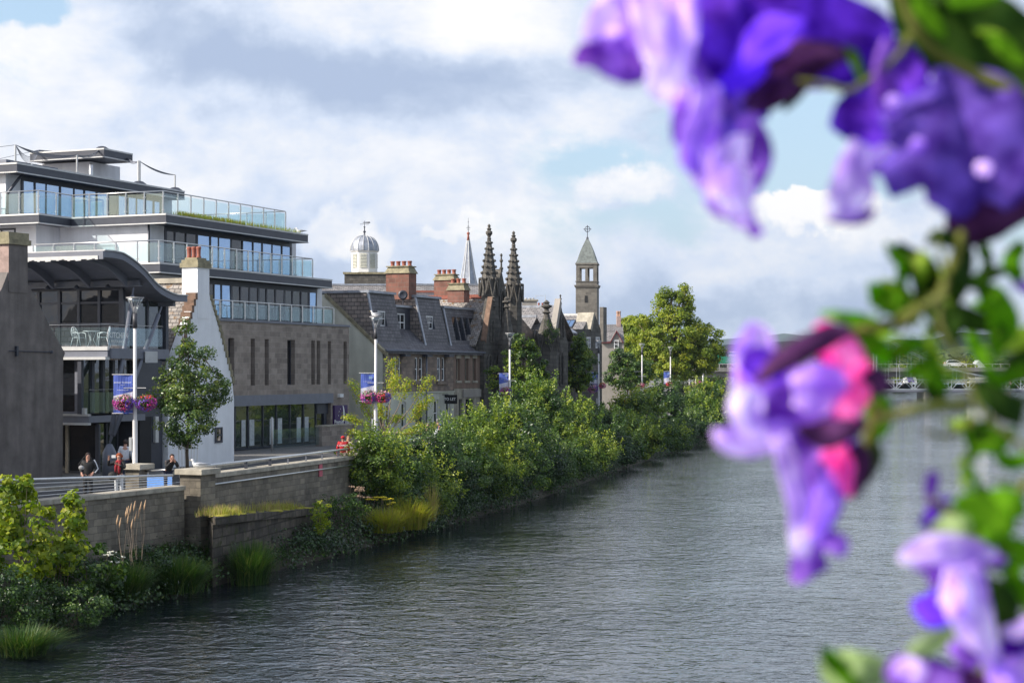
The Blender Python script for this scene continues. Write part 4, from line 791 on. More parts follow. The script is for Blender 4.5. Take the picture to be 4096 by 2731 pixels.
MB().prism([L(A(485.2, -.4), -.42, ZA(340, A(485.2, -.4), -.4)), L(A(492.3, -.4), -.42, ZA(296.5, A(492.3, -.4), -.4)), L(A(492.3, -.4), -.42, ZA(300, A(492.3, -.4), -.4)), L(A(486, -.4), -.42, ZA(343, A(486, -.4), -.4))], L(0, .4, 0)-L(0, 0, 0)).build('skew_stone', M['brownst'], CHU)
lancet(491.5, 320, 342, .3, -.35); lancet(489, 355, 385, .35, -.35); lancet(496.5, 355, 385, .35, -.35)
def cone_pin(px, b, ytip, ycone, ybase, r, ygab=None, ysh=None):
    a = A(px, b); kk = YD(a, b)/FP; z_ = lambda y: CH-(y-HY)*kk; c = L(a, b, 0); c.z = 0
    hf = z_(ytip)-z_(ycone)
    MB().lathe(c, [(r, z_(ybase)), (r*.22, z_(ycone)-.1), (r*.42, z_(ycone)), (r*.2, z_(ycone)+hf*.15), (r*.2, z_(ycone)+hf*.3), (r*.48, z_(ycone)+hf*.45), (r*.48, z_(ycone)+hf*.55), (r*.2, z_(ycone)+hf*.68), (r*.3, z_(ycone)+hf*.8), (r*.05, z_(ytip))], 8, .3).build('cone_pinnacle', M['church'], CHU)
    MB().lathe(c, [(r*.95, ST), (r*.95, z_(ybase))], 8, .3).build('turret_shaft', M['church'], CHU)
    m = MB()
    if ygab:
        for i in range(8):
            th = 2*math.pi*(i+.5)/8+.3; nr = V((math.cos(th), math.sin(th), 0)); tn = V((-nr.y, nr.x, 0)); w = r*1.1*math.tan(math.pi/8); cc = c+nr*r*1.1
            p0, p1, p2 = cc-tn*w+V((0, 0, z_(ygab))), cc+V((0, 0, z_(ybase)+.9)), cc+tn*w+V((0, 0, z_(ygab)))
            m.tube(p0, p1, .06, n=5); m.tube(p1, p2, .06, n=5)
        m.build('gablets', M['church'], CHU)
cone_pin(506.5, -1.2, 296.6, 307, 345, .72)
gab([(505, 400), (505, 345), (521, 342), (521, 400)], -.1, .5, 'wall')
gab([(521, 340), (521.5, 318), (530, 328), (545, 347)], .3, .4, 'rubble_gable', m_='rubble')
gab([(545, 350), (555, 345), (568, 345)], .3, .4, 'wall')
cone_pin(546.6, -.9, 300, 312.5, 341, .95, 352)
gab([(553.5, 342), (560.3, 300), (568, 346)], -.3, .5, 'front_gable'); finial(560.4, -.1, 294.5, 306, .11)
MB().prism([L(A(553.2, -.34), -.36, ZA(343, A(553, 0), 0)), L(A(560.3, -.34), -.36, ZA(299, A(560, 0), 0)), L(A(561.5, -.34), -.36, ZA(303, A(560, 0), 0)), L(A(555, -.34), -.36, ZA(346, A(553, 0), 0))], L(0, .5, 0)-L(0, 0, 0)).build('skew_stone', M['greyren'], CHU)
lancet(561.5, 316, 338, .33, -.3); lancet(561, 352, 385, .4, -.3)
# roofs of the church: slopes towards the camera
def slope(px1, y1, px0, b0, yb, run, name='roof', m_='slatew', ridge='terra', back=9, dz=0):
    a = A(px1, b0); z1_ = ZA(y1, a, b0); a2 = a-run; z2 = ZA(yb, a2, b0); bk_ = B(px0, a)
    MB().prism([L(a, b0, z1_), L(a2, b0, z2), L(a2, bk_, z2), L(a, bk_, z1_)], V((0, 0, .12))).build(name, M[m_], CHU)
    MB().prism([L(a, b0, z1_-.005), L(a, bk_, z1_-.005), L(a+run, bk_, z2), L(a+run, b0, z2)], V((0, 0, .12))).build(name, M[m_], CHU)
    MB().fb(a-.12, a+.12, b0+.02, bk_, z1_+.06, z1_+.26).build('ridge_tiles', M[ridge], CHU)
    MB().fb(a2+.2, a+run-.2, b0+.05, bk_-.1, ST, z2-.01).build('nave_wall', M['church'], CHU)
    if name == 'roof' and ridge == 'terra':
        m = MB()
        for i in range(38): b_ = b0+(bk_-b0)*(i+.5)/38; m.fb(a-.03, a+.03, b_-.06, b_+.06, z1_+.262, z1_+.36)
        m.build('ridge_crest', M['terra'], CHU)
slope(491.8, 299, 428, .1, 346, 3.0)
slope(559.8, 308, 520, .25, 340, 4, m_='slate', ridge='lead')
slope(537, 318, 521, 1.2, 336, 2.0, m_='slate', ridge='lead')
# ---------------------------------------------------------------- stone hall right of the church, skylight roof
HB = thing('stone_hall', L(A(585, 3), 5, ST), 'dark stone building with skylight in its slate roof beside the church', 'building')
def gprism(T, pxs, b, th, m_, name, zb=ST):
    pts = [(A(x, b), ZA(y, A(x, b), b)) for x, y in pxs]; return MB().prism([L(a, b, z) for a, z in pts]+[L(pts[-1][0], b, zb), L(pts[0][0], b, zb)], L(0, th, 0)-L(0, 0, 0)).build(name, M[m_], T)
a1h = A(591, 3); zr1 = ZA(315.7, a1h, 3); bkh = B(560, a1h)
MB().prism([L(a1h, 3, zr1), L(a1h-5, 3, zr1-3.2), L(a1h-5, bkh+3, zr1-3.2), L(a1h, bkh+3, zr1)], V((0, 0, .12))).build('roof', M['slate'], HB)
MB().fb(a1h-.12, a1h+.12, 3, bkh+3, zr1+.05, zr1+.22).build('ridge', M['lip'], HB)
m = MB(); q = lambda s, t, h: L(a1h-5*t, s, zr1-3.2*t+.13+h)
s0, s1 = B(574, a1h-1.5), B(564.5, a1h-1.5); m.hexa([q(s0, .18, 0), q(s1, .18, 0), q(s1, .42, 0), q(s0, .42, 0), q(s0, .18, .1), q(s1, .18, .1), q(s1, .42, .1), q(s0, .42, .1)]); o = m.build('skylight', M['dark'], HB)
w = (s1-s0); 
for i in range(2): m = MB(); m.quad(q(s0+w*(.08+.46*i), .21, .105), q(s0+w*(.46+.46*i), .21, .105), q(s0+w*(.46+.46*i), .39, .105), q(s0+w*(.08+.46*i), .39, .105)); m.build('pane', M['win'], o)
gprism(HB, [(568, 346), (570, 333), (577, 333), (577, 329), (591, 329), (594, 312.5), (600.5, 329), (602, 346)], 2.6, .5, 'church', 'gable_wall')
MB().prism([L(A(590.5, 2.5), 2.5, ZA(329, A(590, 2.5), 2.5)), L(A(594, 2.5), 2.5, ZA(312.3, A(594, 2.5), 2.5)), L(A(594.8, 2.5), 2.5, ZA(315.3, A(594, 2.5), 2.5)), L(A(592, 2.5), 2.5, ZA(331, A(590, 2.5), 2.5))], L(0, 1.6, 0)-L(0, 0, 0)).build('skew_stone', M['cope'], HB)
MB().fb(a1h-5, a1h+1, 3.1, bkh+3, ST, zr1-3.25).build('wall', M['church'], HB)
for x in (573, 581, 588, 597): a = A(x, 2.6); window(HB, PF(2.6), a-.5, a+.5, ZA(348, a, 2.6), ZA(337, a, 2.6), -.03, 1, 2, .08)
ac = A(601.5, 5); MB().fb(ac, ac+1, B(603.3, ac), B(599.6, ac), ZA(342, ac, 5), ZA(307, ac, 5)).build('chimney', M['churchash'], HB); 
DZ = thing('dormer_house', L(A(570, 1.5), 1.5, ST), 'low dark building with small lead roofed dormer beside the pointed church gable', 'building')
a = A(566, 1.0); MB().fb(a, A(576, 1.0), 1.0, 3, ST, ZA(333, a, 1)).build('wall', M['church'], DZ)
MB().prism([L(A(566, 1), .9, ZA(333, a, 1)), L(A(566, 1), 3, ZA(318, a, 1)), L(A(576, 1), 3, ZA(318, a, 1)), L(A(576, 1), .9, ZA(333, a, 1))], V((0, 0, .1))).build('roof', M['lead'], DZ)
window(DZ, PF(1), A(569, 1), A(573, 1), ZA(352, a, 1), ZA(341, a, 1), -.02, 1, 2, .08)
# bell tower
Yt = 250; kk = Yt/FP; Ct = V((UP(587.4, 0, Yt).x, Yt, 0)); zt_ = lambda y: CH-(y-HY)*kk; wt = 11.3*kk; RZ = -.4
BT = thing('bell_tower', V((Ct.x, Yt, ST)), 'square stone bell tower with open arches, pointed slate roof and ringed cross', 'tower')
def sq(m, w, z0, z1, c=None): m.lathe(c or Ct, [(w*1.414, z0), (w*1.414, z1)], 4, math.pi/4+RZ*0.35); return m
hw_ = wt*.94
sq(MB(), hw_, ST, zt_(288)).build('tower_shaft', M['churchash'], BT); m = MB(); sq(m, hw_*1.08, zt_(288), zt_(286.6)); sq(m, hw_*1.14, zt_(286.6), zt_(285.4)); sq(m, hw_*.98, zt_(285.4), zt_(282.3)); sq(m, hw_*1.04, zt_(282.3), zt_(281.5)); m.build('cornice', M['churchash'], BT)
ang = math.pi/4+RZ*.35-math.pi/4; ex = V((math.cos(ang), math.sin(ang), 0)); ey = V((-ex.y, ex.x, 0))
m = MB()
for i in (-1, 0, 1):
    for j in (-1, 0, 1):
        if i == 0 and j == 0: continue
        w = .14*2 if (i and j) else .17; w = hw_*(.17 if (i and j) else .12)
        c = Ct+ex*hw_*.80*i+ey*hw_*.80*j
        m.hexa([c+ex*w*s+ey*w*t+V((0, 0, z)) for z in (zt_(281.5), zt_(268.4)) for s, t in ((-1, -1), (1, -1), (1, 1), (-1, 1))])
m.build('belfry_piers', M['churchash'], BT); m = MB(); sq(m, hw_*.97, zt_(268.4), zt_(265.2)); sq(m, hw_*1.04, zt_(265.2), zt_(263.6)); m.build('belfry_head', M['churchash'], BT)
MB().lathe(Ct, [(hw_*1.44, zt_(263.6)), (hw_*1.25, zt_(261)), (hw_*1.05, zt_(256)), (hw_*.78, zt_(250)), (hw_*.42, zt_(243.5)), (hw_*.13, zt_(238.8))], 4, math.pi/4+RZ*.35).build('tower_roof', M['verd'], BT)
m = MB(); m.lathe(Ct, [(hw_*.16, zt_(240.5)), (hw_*.1, zt_(237.5)), (.03, zt_(236.5))], 8); m.tube(Ct+V((0, 0, zt_(238))), Ct+V((0, 0, zt_(225.3))), .055, n=6); cz = zt_(229.2); rr_ = 2.6*kk
m.path([Ct+V((rr_*math.cos(t), 0, cz+rr_*math.sin(t))) for t in np.linspace(0, 2*math.pi, 21)], .05, 5); m.path([Ct+V((-3.9*kk, 0, cz)), Ct+V((3.9*kk, 0, cz))], .05, 5); m.build('ringed_cross', M['dark'], BT)
nr = -ey; c = Ct+nr*(hw_+.01); m = MB(); m.prism([c+ex*(-.25)+V((0, 0, zt_(303))), c+ex*.18+V((0, 0, zt_(303))), c+ex*.18+V((0, 0, zt_(296))), c+ex*(-.25)+V((0, 0, zt_(296)))], nr*.03); m.build('slit_window', M['black'], BT)
# grey house with red bargeboards
Yh = 190; kk = Yh/FP; x_ = lambda px: (px-512)*kk; z_ = lambda y: CH-(y-HY)*kk
GH = thing('grey_house', V((x_(612), Yh+3, ST)), 'grey rendered house with red bargeboards on its small front gable', 'house')
MB().box(((x_(600.5)+x_(624))/2, Yh+3, (ST+z_(341.5))/2), (x_(624)-x_(600.5), 6, z_(341.5)-ST)).build('wall', M['greyren'], GH)
MB().prism([V((x_(600), Yh-.2, z_(342))), V((x_(600), Yh+3, z_(323.6))), V((x_(600), Yh+6.2, z_(342)))], V((x_(624.3)-x_(600), 0, 0))).build('roof', M['slate'], GH)
g3 = [V((x_(610.5), Yh-.06, z_(342))), V((x_(622.5), Yh-.06, z_(342))), V((x_(616.5), Yh-.06, z_(331)))]
MB().prism(g3, V((0, 2.5, 0))).build('dormer_gable', M['greyren'], GH)
m = MB()
for s in (-1, 1): m.prism([V((x_(616.5), Yh-.25, z_(330.2))), V((x_(616.5), Yh-.25, z_(331.8))), V((x_(616.5)+s*6.6*kk, Yh-.25, z_(343.6))), V((x_(616.5)+s*6.6*kk, Yh-.25, z_(342)))], V((0, .15, 0)))
m.build('bargeboard', M['redpaint'], GH); m = MB()
for s in (-1, 1): m.prism([V((x_(616.5), Yh-.1, z_(330.3))), V((x_(616.5)+s*6.6*kk, Yh-.1, z_(342.1))), V((x_(616.5)+s*6.6*kk, Yh-.1, z_(342.7))), V((x_(616.5), Yh-.1, z_(331)))], V((0, 3, 0)))
m.build('roof', M['slate'], GH)
MB().box((x_(605.5), Yh-.25, z_(342.3)), (10*kk, .14, .14)).build('gutter', M['redpaint'], GH)
PG = lambda s, z, d: V((s, Yh+d, z))
window(GH, PG, x_(613.8), x_(618.6), z_(348.5), z_(340), -.1, 1, 2, .1); window(GH, PG, x_(614), x_(618.6), z_(367), z_(359), -.03, 1, 2, .1)
MB().box((x_(620.3), Yh+3, z_(322.5)), (4.2*kk, .9, 1.6)).build('chimney', M['harlp'], GH); pots(GH, [V((x_(619.3), Yh+3, z_(315.5))), V((x_(621.2), Yh+3, z_(315.5)))], .6, .16, M['terrap'])
BK = thing('flat_chimney_block', V((x_(530), 150, ST)), 'grey rooftop stack with round pots just right of the twin spires', 'chimney'); k2 = 150/FP; xx = lambda px: (px-512)*k2; z2 = lambda y: CH-(y-HY)*k2
MB().box(((xx(522)+xx(537))/2, 150, (z2(315)+z2(301))/2), (xx(537)-xx(522), 1.2, z2(301)-z2(315))).build('shaft', M['greyren'], BK); MB().box(((xx(522)+xx(537))/2, 150, z2(301)+.05), (xx(537)-xx(522)+.2, 1.4, .12)).build('cope', M['cope'], BK)
pots(BK, [V((xx(p), 150, z2(300.5))) for p in (526, 529.7, 533)], .22, .14, M['lip'])
BK2 = thing('paired_pots', V((xx(541), 152, z2(318))), 'two tall terracotta pots on a low stack beside the roof aerial', 'chimney'); MB().box((xx(541.5), 152, z2(312)), (.9, .8, 1.0)).build('shaft', M['greyren'], BK2); pots(BK2, [V((xx(539.2), 152, z2(307))), V((xx(543), 152, z2(307)))], .45, .1, M['terra'])
AE = thing('roof_aerial', V((xx(536), 151, z2(304))), 'thin TV aerial mast on the rooftops between the church and the bell tower', 'aerial'); m = MB(); m.tube((xx(536), 151, z2(304)), (xx(536), 151, z2(294.6)), .02, n=5); m.tube((xx(536), 151, z2(295)), (xx(544.5), 151, z2(295.2)), .018, n=5); m.tube((xx(545.5), 151, z2(304)), (xx(545.5), 151, z2(294)), .05, .01, n=5); m.build('mast', M['lip'], AE)
AE = thing('roof_aerial', L(22, B(409.5, 22), 12.5), 'small TV aerial on the right side of the tall red chimney', 'aerial'); p = L(21.4, B(409.5, 21.4), ZA(284, 21, 5)); m = MB(); m.tube(p-V((.05, 0, .3)), p+V((.05, 0, .5)), .02, n=5); m.tube(p+V((0, 0, .0)), p+V((.95, 0, -.03)), .014, n=4)
for i in range(5): m.tube(p+V((.1+.06*i, -.02, .15)), p+V((.1+.06*i, -.02, -.15)), .01, n=4)
m.build('mast', M['dark'], AE)
# ================================================================ GROUND, RIVER, WALLS
def lerp(tab, y):
    for (y0, x0), (y1, x1) in zip(tab, tab[1:]):
        if y <= y1: return x0+(x1-x0)*(y-y0)/(y1-y0)
    (y0, x0), (y1, x1) = tab[-2:]; return x1+(x1-x0)*(y-y1)/(y1-y0)
WXT = [(20, -28.7), (51.9, -14.9), (60.2, -11.1), (71.9, -7.55), (80, -5.6), (95.5, -2.4), (120, 3.0), (144, 9.0), (179, 18.6), (300, 49), (600, 124)]
EXT = [(20, -19), (36, -15.6), (45, -13.9), (56.8, -10.7), (65, -7.6), (79.6, -3.4), (95.5, 1.1), (120, 6.7), (144, 12.1), (179, 21.6), (300, 52), (600, 127)]
WX = lambda y: lerp(WXT, y); EX = lambda y: lerp(EXT, y)
YS = [20, 30, 40, 46, 51.9, 56, 60.2, 66, 71.9, 80, 88, 95.5, 108, 120, 132, 144, 160, 179, 220, 300, 400, 600]
def sheet(name, pts, m): o = MB().quad(*pts).build(name, m); return o
m = MB()
for y0, y1 in zip(YS, YS[1:]): m.quad((WX(y0)-.2, y0, ST), (WX(y1)-.2, y1, ST), (-900, y1, ST), (-900, y0, ST))
m.quad((WX(600)-.2, 600, ST), (400, 630, ST), (1200, 760, ST), (2500, 900, ST), (2500, 6000, ST), (-900, 6000, ST), (-900, 600, ST)); tag(m.build('ground', M['pave']), kind='structure')
m = MB(); F_ = [(-1.6, 2.0), (-7.8, 2)]
for y0, y1 in zip(YS[3:], YS[4:]):
    if y1 <= 400: m.quad((WX(y0)-2.4, y0, ST+.004), (WX(y1)-2.4, y1, ST+.004), (WX(y1)-7.5, y1, ST+.004), (WX(y0)-7.5, y0, ST+.004))
tag(m.build('road', M['asph']), kind='structure')
m = MB()
for y0, y1 in zip(YS[3:], YS[4:]):
    if y1 <= 400:
        for o_ in (-2.3, -7.52): m.hexa([(WX(y0)+o_-.06, y0, ST+.001), (WX(y0)+o_+.06, y0, ST+.001), (WX(y1)+o_+.06, y1, ST+.001), (WX(y1)+o_-.06, y1, ST+.001), (WX(y0)+o_-.06, y0, ST+.12), (WX(y0)+o_+.06, y0, ST+.12), (WX(y1)+o_+.06, y1, ST+.12), (WX(y1)+o_-.06, y1, ST+.12)])
tag(m.build('kerb', M['cope']), kind='structure')
m = MB()
for i in range(14): y = 62+i*6; x = WX(y)-4.95; x2 = WX(y+2)-4.95; m.quad((x-.05, y, ST+.008), (x+.05, y, ST+.008), (x2+.05, y+2, ST+.008), (x2-.05, y+2, ST+.008))
tag(m.build('road_markings', M['wpaint']), kind='structure')
# river
wm, n, p = nt('river_water'); p.inputs['Base Color'].default_value = (.009, .013, .018, 1); p.inputs['Roughness'].default_value = .02; p.inputs['IOR'].default_value = 1.95; p.inputs['Specular IOR Level'].default_value = .5
tc = n.nodes.new('ShaderNodeTexCoord'); prev = None
for sc, st, dist, det, sx in ((.33, 1., .045, 2, .7), (1.1, 1., .085, 2.5, .8), (3.4, 1., .042, 2.5, .9)):
    mp = n.nodes.new('ShaderNodeMapping'); mp.inputs['Scale'].default_value = (sx, 1, 1); mp.inputs['Rotation'].default_value = (0, 0, .12); lk(n, tc.outputs['Object'], mp.inputs['Vector'])
    nz = n.nodes.new('ShaderNodeTexNoise'); nz.inputs['Scale'].default_value = sc; nz.inputs['Detail'].default_value = det; nz.inputs['Distortion'].default_value = .9; nz.inputs['Roughness'].default_value = .6; lk(n, mp.outputs[0], nz.inputs['Vector'])
    b = n.nodes.new('ShaderNodeBump'); b.inputs['Strength'].default_value = st; b.inputs['Distance'].default_value = dist; lk(n, nz.outputs['Fac'], b.inputs['Height'])
    if prev: lk(n, prev.outputs[0], b.inputs['Normal'])
    pn = n.nodes.new('ShaderNodeTexNoise'); pn.inputs['Scale'].default_value = .07; pn.inputs['Detail'].default_value = 5; pn.inputs['Distortion'].default_value = 1.2; lk(n, tc.outputs['Object'], pn.inputs['Vector']); pr_ = n.nodes.new('ShaderNodeMapRange'); lk(n, pn.outputs['Fac'], pr_.inputs[0]); pr_.inputs[1].default_value = .35; pr_.inputs[2].default_value = .65; pr_.inputs[3].default_value = st*.45; pr_.inputs[4].default_value = st; lk(n, pr_.outputs[0], b.inputs['Strength'])
    prev = b
lk(n, prev.outputs[0], p.inputs['Normal'])
tag(MB().quad((-60, 1, 0), (600, 1, 0), (900, 780, 0), (-60, 780, 0)).build('river', wm), kind='structure')
tag(MB().quad((-80, 0, -1.6), (700, 0, -1.6), (1100, 900, -1.6), (-80, 900, -1.6)).build('river_bed', M['earth']), kind='structure')
# right bank, far away
RBX = lambda y: 75+.27*(y-150)
m = MB()
for y0, y1 in ((60, 200), (200, 320), (320, 450), (450, 620)):
    m.quad((RBX(y0), y0, -1), (RBX(y1), y1, -1), (RBX(y1)+3, y1, 2.2), (RBX(y0)+3, y0, 2.2)); m.quad((RBX(y0)+3, y0, 2.2), (RBX(y1)+3, y1, 2.2), (2500, y1, 2.2), (2500, y0, 2.2))
m.quad((RBX(620), 620, -1), (126, 610, -1), (120, 640, 2.2), (RBX(620)+3, 640, 2.2)); tag(m.build('far_bank', M['grassland']), kind='structure')
# bank of earth between the wall and the water
m = MB(); g2 = [36, 40, 43, 46, 49, 52, 54, 56, 58, 60.2, 63, 66, 68, 70, 72, 75, 78, 82, 88, 95.5, 105, 120, 132, 144, 160, 179, 220, 300, 420, 600]
def bz(y): return 1.15 if y < 60 else (1.2 if y < 70 else min(2.0, 1.2+(y-70)*.05))
prevrow = None
for y in g2:
    a, b = WX(y), EX(y); row = []
    for i in range(9):
        t = i/8; x = a+(b-a)*t*1.12; z = bz(y)*(1-t)**.7-.5*t**3 if t < 1 else -.6; z += .12*mnoise.noise(V((x*.8, y*.8, 3))); row.append(V((x, y, z)))
    if prevrow:
        for i in range(8): m.quad(prevrow[i], prevrow[i+1], row[i+1], row[i])
    prevrow = row
tag(m.build('river_bank', M['earth'], smooth=True), kind='structure')
# river walls
def wallrun(name, label, pts, zt, zb, th, m_, cope=.16, over=.07, joints=1.3):
    T = thing(name, V((pts[0][0], pts[0][1], zb)), label, 'wall'); m = MB(); c = MB()
    for (p, q) in zip(pts, pts[1:]):
        p, q = V((p[0], p[1], 0)), V((q[0], q[1], 0)); d = (q-p).normalized(); nn = V((-d.y, d.x, 0)); zt0, zt1 = (zt(p.y), zt(q.y)) if callable(zt) else (zt, zt)
        U = lambda v, z: V((v.x, v.y, z))
        m.hexa([U(p, zb), U(q, zb), U(q+nn*th, zb), U(p+nn*th, zb), U(p, zt0-cope-.002), U(q, zt1-cope-.002), U(q+nn*th, zt1-cope-.002), U(p+nn*th, zt0-cope-.002)])
        k = max(1, round((q-p).length/joints))
        for i in range(k):
            a, b = p+(q-p)*(i/k)+d*.006, p+(q-p)*((i+1)/k)-d*.006; za, zb_ = zt0+(zt1-zt0)*i/k, zt0+(zt1-zt0)*(i+1)/k
            c.hexa([U(a-nn*over, za-cope), U(b-nn*over, zb_-cope), U(b+nn*(th+over), zb_-cope), U(a+nn*(th+over), za-cope), U(a-nn*over, za), U(b-nn*over, zb_), U(b+nn*(th+over), zb_), U(a+nn*(th+over), za)])
    m.build('masonry', M[m_], T); c.build('coping', M['cope'], T, bevel=.015); return T
near = [(WX(y), y) for y in (20, 30, 40, 46, 51.9, 59.5)]
w1 = wallrun('river_wall', 'stone river wall with steel rail on top, left of the big square pier', near, 3.3, 1.25, .5, 'river')
MB().hexa([(WX(20)+.1, 20, -1), (WX(59.5)+.12, 59.5, -1), (WX(59.5)-.3, 59.5, -1), (WX(20)-.3, 20, -1), (WX(20)+.1, 20, 1.249), (WX(59.5)+.12, 59.5, 1.249), (WX(59.5)-.3, 59.5, 1.249), (WX(20)-.3, 20, 1.249)]).build('footing', M['quay'], w1)
w2 = wallrun('river_wall', 'long stone river wall with handrail running from the big pier into the bushes', [(WX(y), y) for y in (61.0, 66, 71.9)]+[(WX(y), y) for y in (80, 88, 95.5, 104)], 3.6, .6, .55, 'river')
# the big pier
pc = V((-10.95, 60.3, 0)); RA = math.atan2(uy, ux)
def pier(name, label, c, w, d, zb, zt, base=True):
    T = thing(name, V((c.x, c.y, zb)), label, 'pier'); MB().box((c.x, c.y, (zb+zt-.22)/2), (w, d, zt-.22-zb), RA).build('shaft', M['river'], T)
    MB().box((c.x, c.y, zt-.11), (w+.28, d+.28, .20), RA).build('cap', M['cope'], T, bevel=.02); return T
pier('stone_pier', 'big square stone pier at the joint of the two river walls, gull on top', pc-V((.15, 0, 0)), .95, .85, .2, 3.86)
pier('stone_pier', 'smaller stone pier behind the woman with the red scarf', V(((137.5-512)/FP*63.3, 63.3, 0)), .66, .6, ST, 3.86)
# old quay ledge with grass on top
Q = thing('old_quay', V((-9.2, 61, 0)), 'old mossy quay ledge at the foot of the river wall right of the big pier', 'quay')
qt = [(-10.1, 57.6, 2.36), (-9.2, 61, 2.22), (-8.55, 64.5, 2.02), (-7.95, 67.4, 1.88), (-7.2, 71, 1.6)]; qb = [(-10.75, 60.4), (WX(61)-.1, 61.2), (WX(64.5)-.1, 64.5), (WX(67.4)-.1, 67.4), (WX(71)-.1, 71)]
m = MB(); c = MB()
for i in range(4):
    a, b = qt[i], qt[i+1]; e, f = qb[i], qb[i+1]
    m.hexa([(a[0], a[1], -1), (b[0], b[1], -1), (f[0], f[1], -1), (e[0], e[1], -1), (a[0], a[1], a[2]-.26), (b[0], b[1], b[2]-.26), (f[0], f[1], b[2]-.26), (e[0], e[1], a[2]-.26)])
    c.hexa([(a[0]+.1, a[1]-.05, a[2]-.255), (b[0]+.1, b[1]-.05, b[2]-.255), (f[0], f[1], b[2]-.255), (e[0], e[1], a[2]-.255), (a[0]+.1, a[1]-.05, a[2]), (b[0]+.1, b[1]-.05, b[2]), (f[0], f[1], b[2]), (e[0], e[1], a[2])])
m.build('masonry', M['quay'], Q); c.build('ledge', M['quay'], Q); c = MB(); rr = random.Random(4)
for i in range(40):
    t = rr.random()**.8*3.2; i0 = int(t); s = t-i0; a, b = V(qt[i0]), V(qt[i0+1]); p = a+(b-a)*s; e = V((qb[i0][0]+(qb[i0+1][0]-qb[i0][0])*s, p.y, p.z)); q = p+(e-p)*rr.uniform(.0, .55); c.ball(q+V((0, 0, .0)), rr.uniform(.1, .28), 7, (1, 1.3, .22))
c.build('moss_cushions', M['moss'], Q, True)
# ---------------------------------------------------------------- railings
RL = thing('railing', V((WX(55)-.2, 55, 3.3)), 'steel railing with thin wires and leaning posts on the left river wall', 'railing')
ry = [46, 51.9, 56, 59.2]; rz_ = lambda y: 3.98-(y-51.9)*.042
def rp(y, z, off=-.22): return V((WX(y)+off, y, z))
MB().path([rp(y, rz_(y)) for y in ry], .045, 10).build('handrail', M['alu'], RL, True)
for k in range(1, 5): MB().path([rp(y, 3.3+(rz_(y)-3.3)*k/5) for y in ry], .010, 5).build('wire', M['alu'], RL)
for px in (-20, 20, 26+36, 66+1, 100, 137, 170):
    r = (512-px)/FP; y = 51.9
    for _ in range(30): y += (px-(512+FP*(WX(y)-.22)/y))*.15
    if px in (66+1,): continue
    MB().hexa([rp(y-.03, 3.28, -.30), rp(y+.03, 3.28, -.30), rp(y+.03, 3.28, -.14), rp(y-.03, 3.28, -.14), rp(y-.03-.1, rz_(y)-.02, -.25), rp(y+.03-.1, rz_(y)-.02, -.25), rp(y+.03-.1, rz_(y)-.02, -.19), rp(y-.03-.1, rz_(y)-.02, -.19)]).build('post', M['steel'], RL)
RL = thing('railing', V((WX(66)-.25, 66, 3.6)), 'low steel handrail on short posts along the coping right of the big pier', 'railing')
ry = [60.8, 66, 71.9, 80, 95.5, 120]; MB().path([rp(y, 3.88, -.28) for y in ry], .05, 10).build('handrail', M['alu'], RL, True)
for px in (216, 246, 270, 288, 306, 322, 338, 352, 366):
    y = 65
    for _ in range(60): y += (px-(512+FP*(WX(y)-.28)/y))*.06
    w = .11 if px in (246, 270) else .05; MB().box((WX(y)-.28, y, 3.73), (w, w, .27)).build('post', M['dark'] if w > .1 else M['steel'], RL)
MB().path([V((WX(y)+.06, y, 3.22)) for y in (60.9, 66, 71.9, 78)], .035, 8).build('conduit', M['alu'], RL, True)
RL = thing('railing', V((-12.7, 62.8, 3.5)), 'short handrail behind the blue board between the two stone piers', 'railing'); MB().path([UP(143, 471.2, 63.5), UP(173, 469, 61.8)], .035, 8).build('handrail', M['alu'], RL, True)
for px, y in ((148, 63.2), (168, 62)): q = UP(px, 471, y); MB().tube((q.x, q.y, ST), q, .025).build('post', M['alu'], RL)
BP = thing('blue_board', UP(160, 486, 62.3), 'flat blue board standing behind the wall between the two stone piers', 'board'); M['blue'] = mat('blue_paint', (.10, .25, .62), .6, 0, .1)
q0, q1 = UP(147, 480, 62.8), UP(172, 478.5, 61.6); MB().hexa([V((q0.x, q0.y, ST)), V((q1.x, q1.y, ST)), V((q1.x, q1.y+.05, ST)), V((q0.x, q0.y+.05, ST)), V((q0.x, q0.y, 3.48)), V((q1.x, q1.y, 3.5)), V((q1.x, q1.y+.05, 3.5)), V((q0.x, q0.y+.05, 3.48))]).build('panel', M['blue'], BP)
NS = thing('wall_notice', V((WX(71)+.02, 71, 2.7)), 'small pink notice fixed on the river wall near the bushes', 'sign'); M['notice'] = mat('pink_notice', (.55, .12, .16), .6, 0, .3, 14); q = UP(333.5, 470, 70.6)
MB().box((WX(70.6)+.03, 70.6, q.z), (.03, .35, .5), -.28).build('plate', M['notice'], NS)
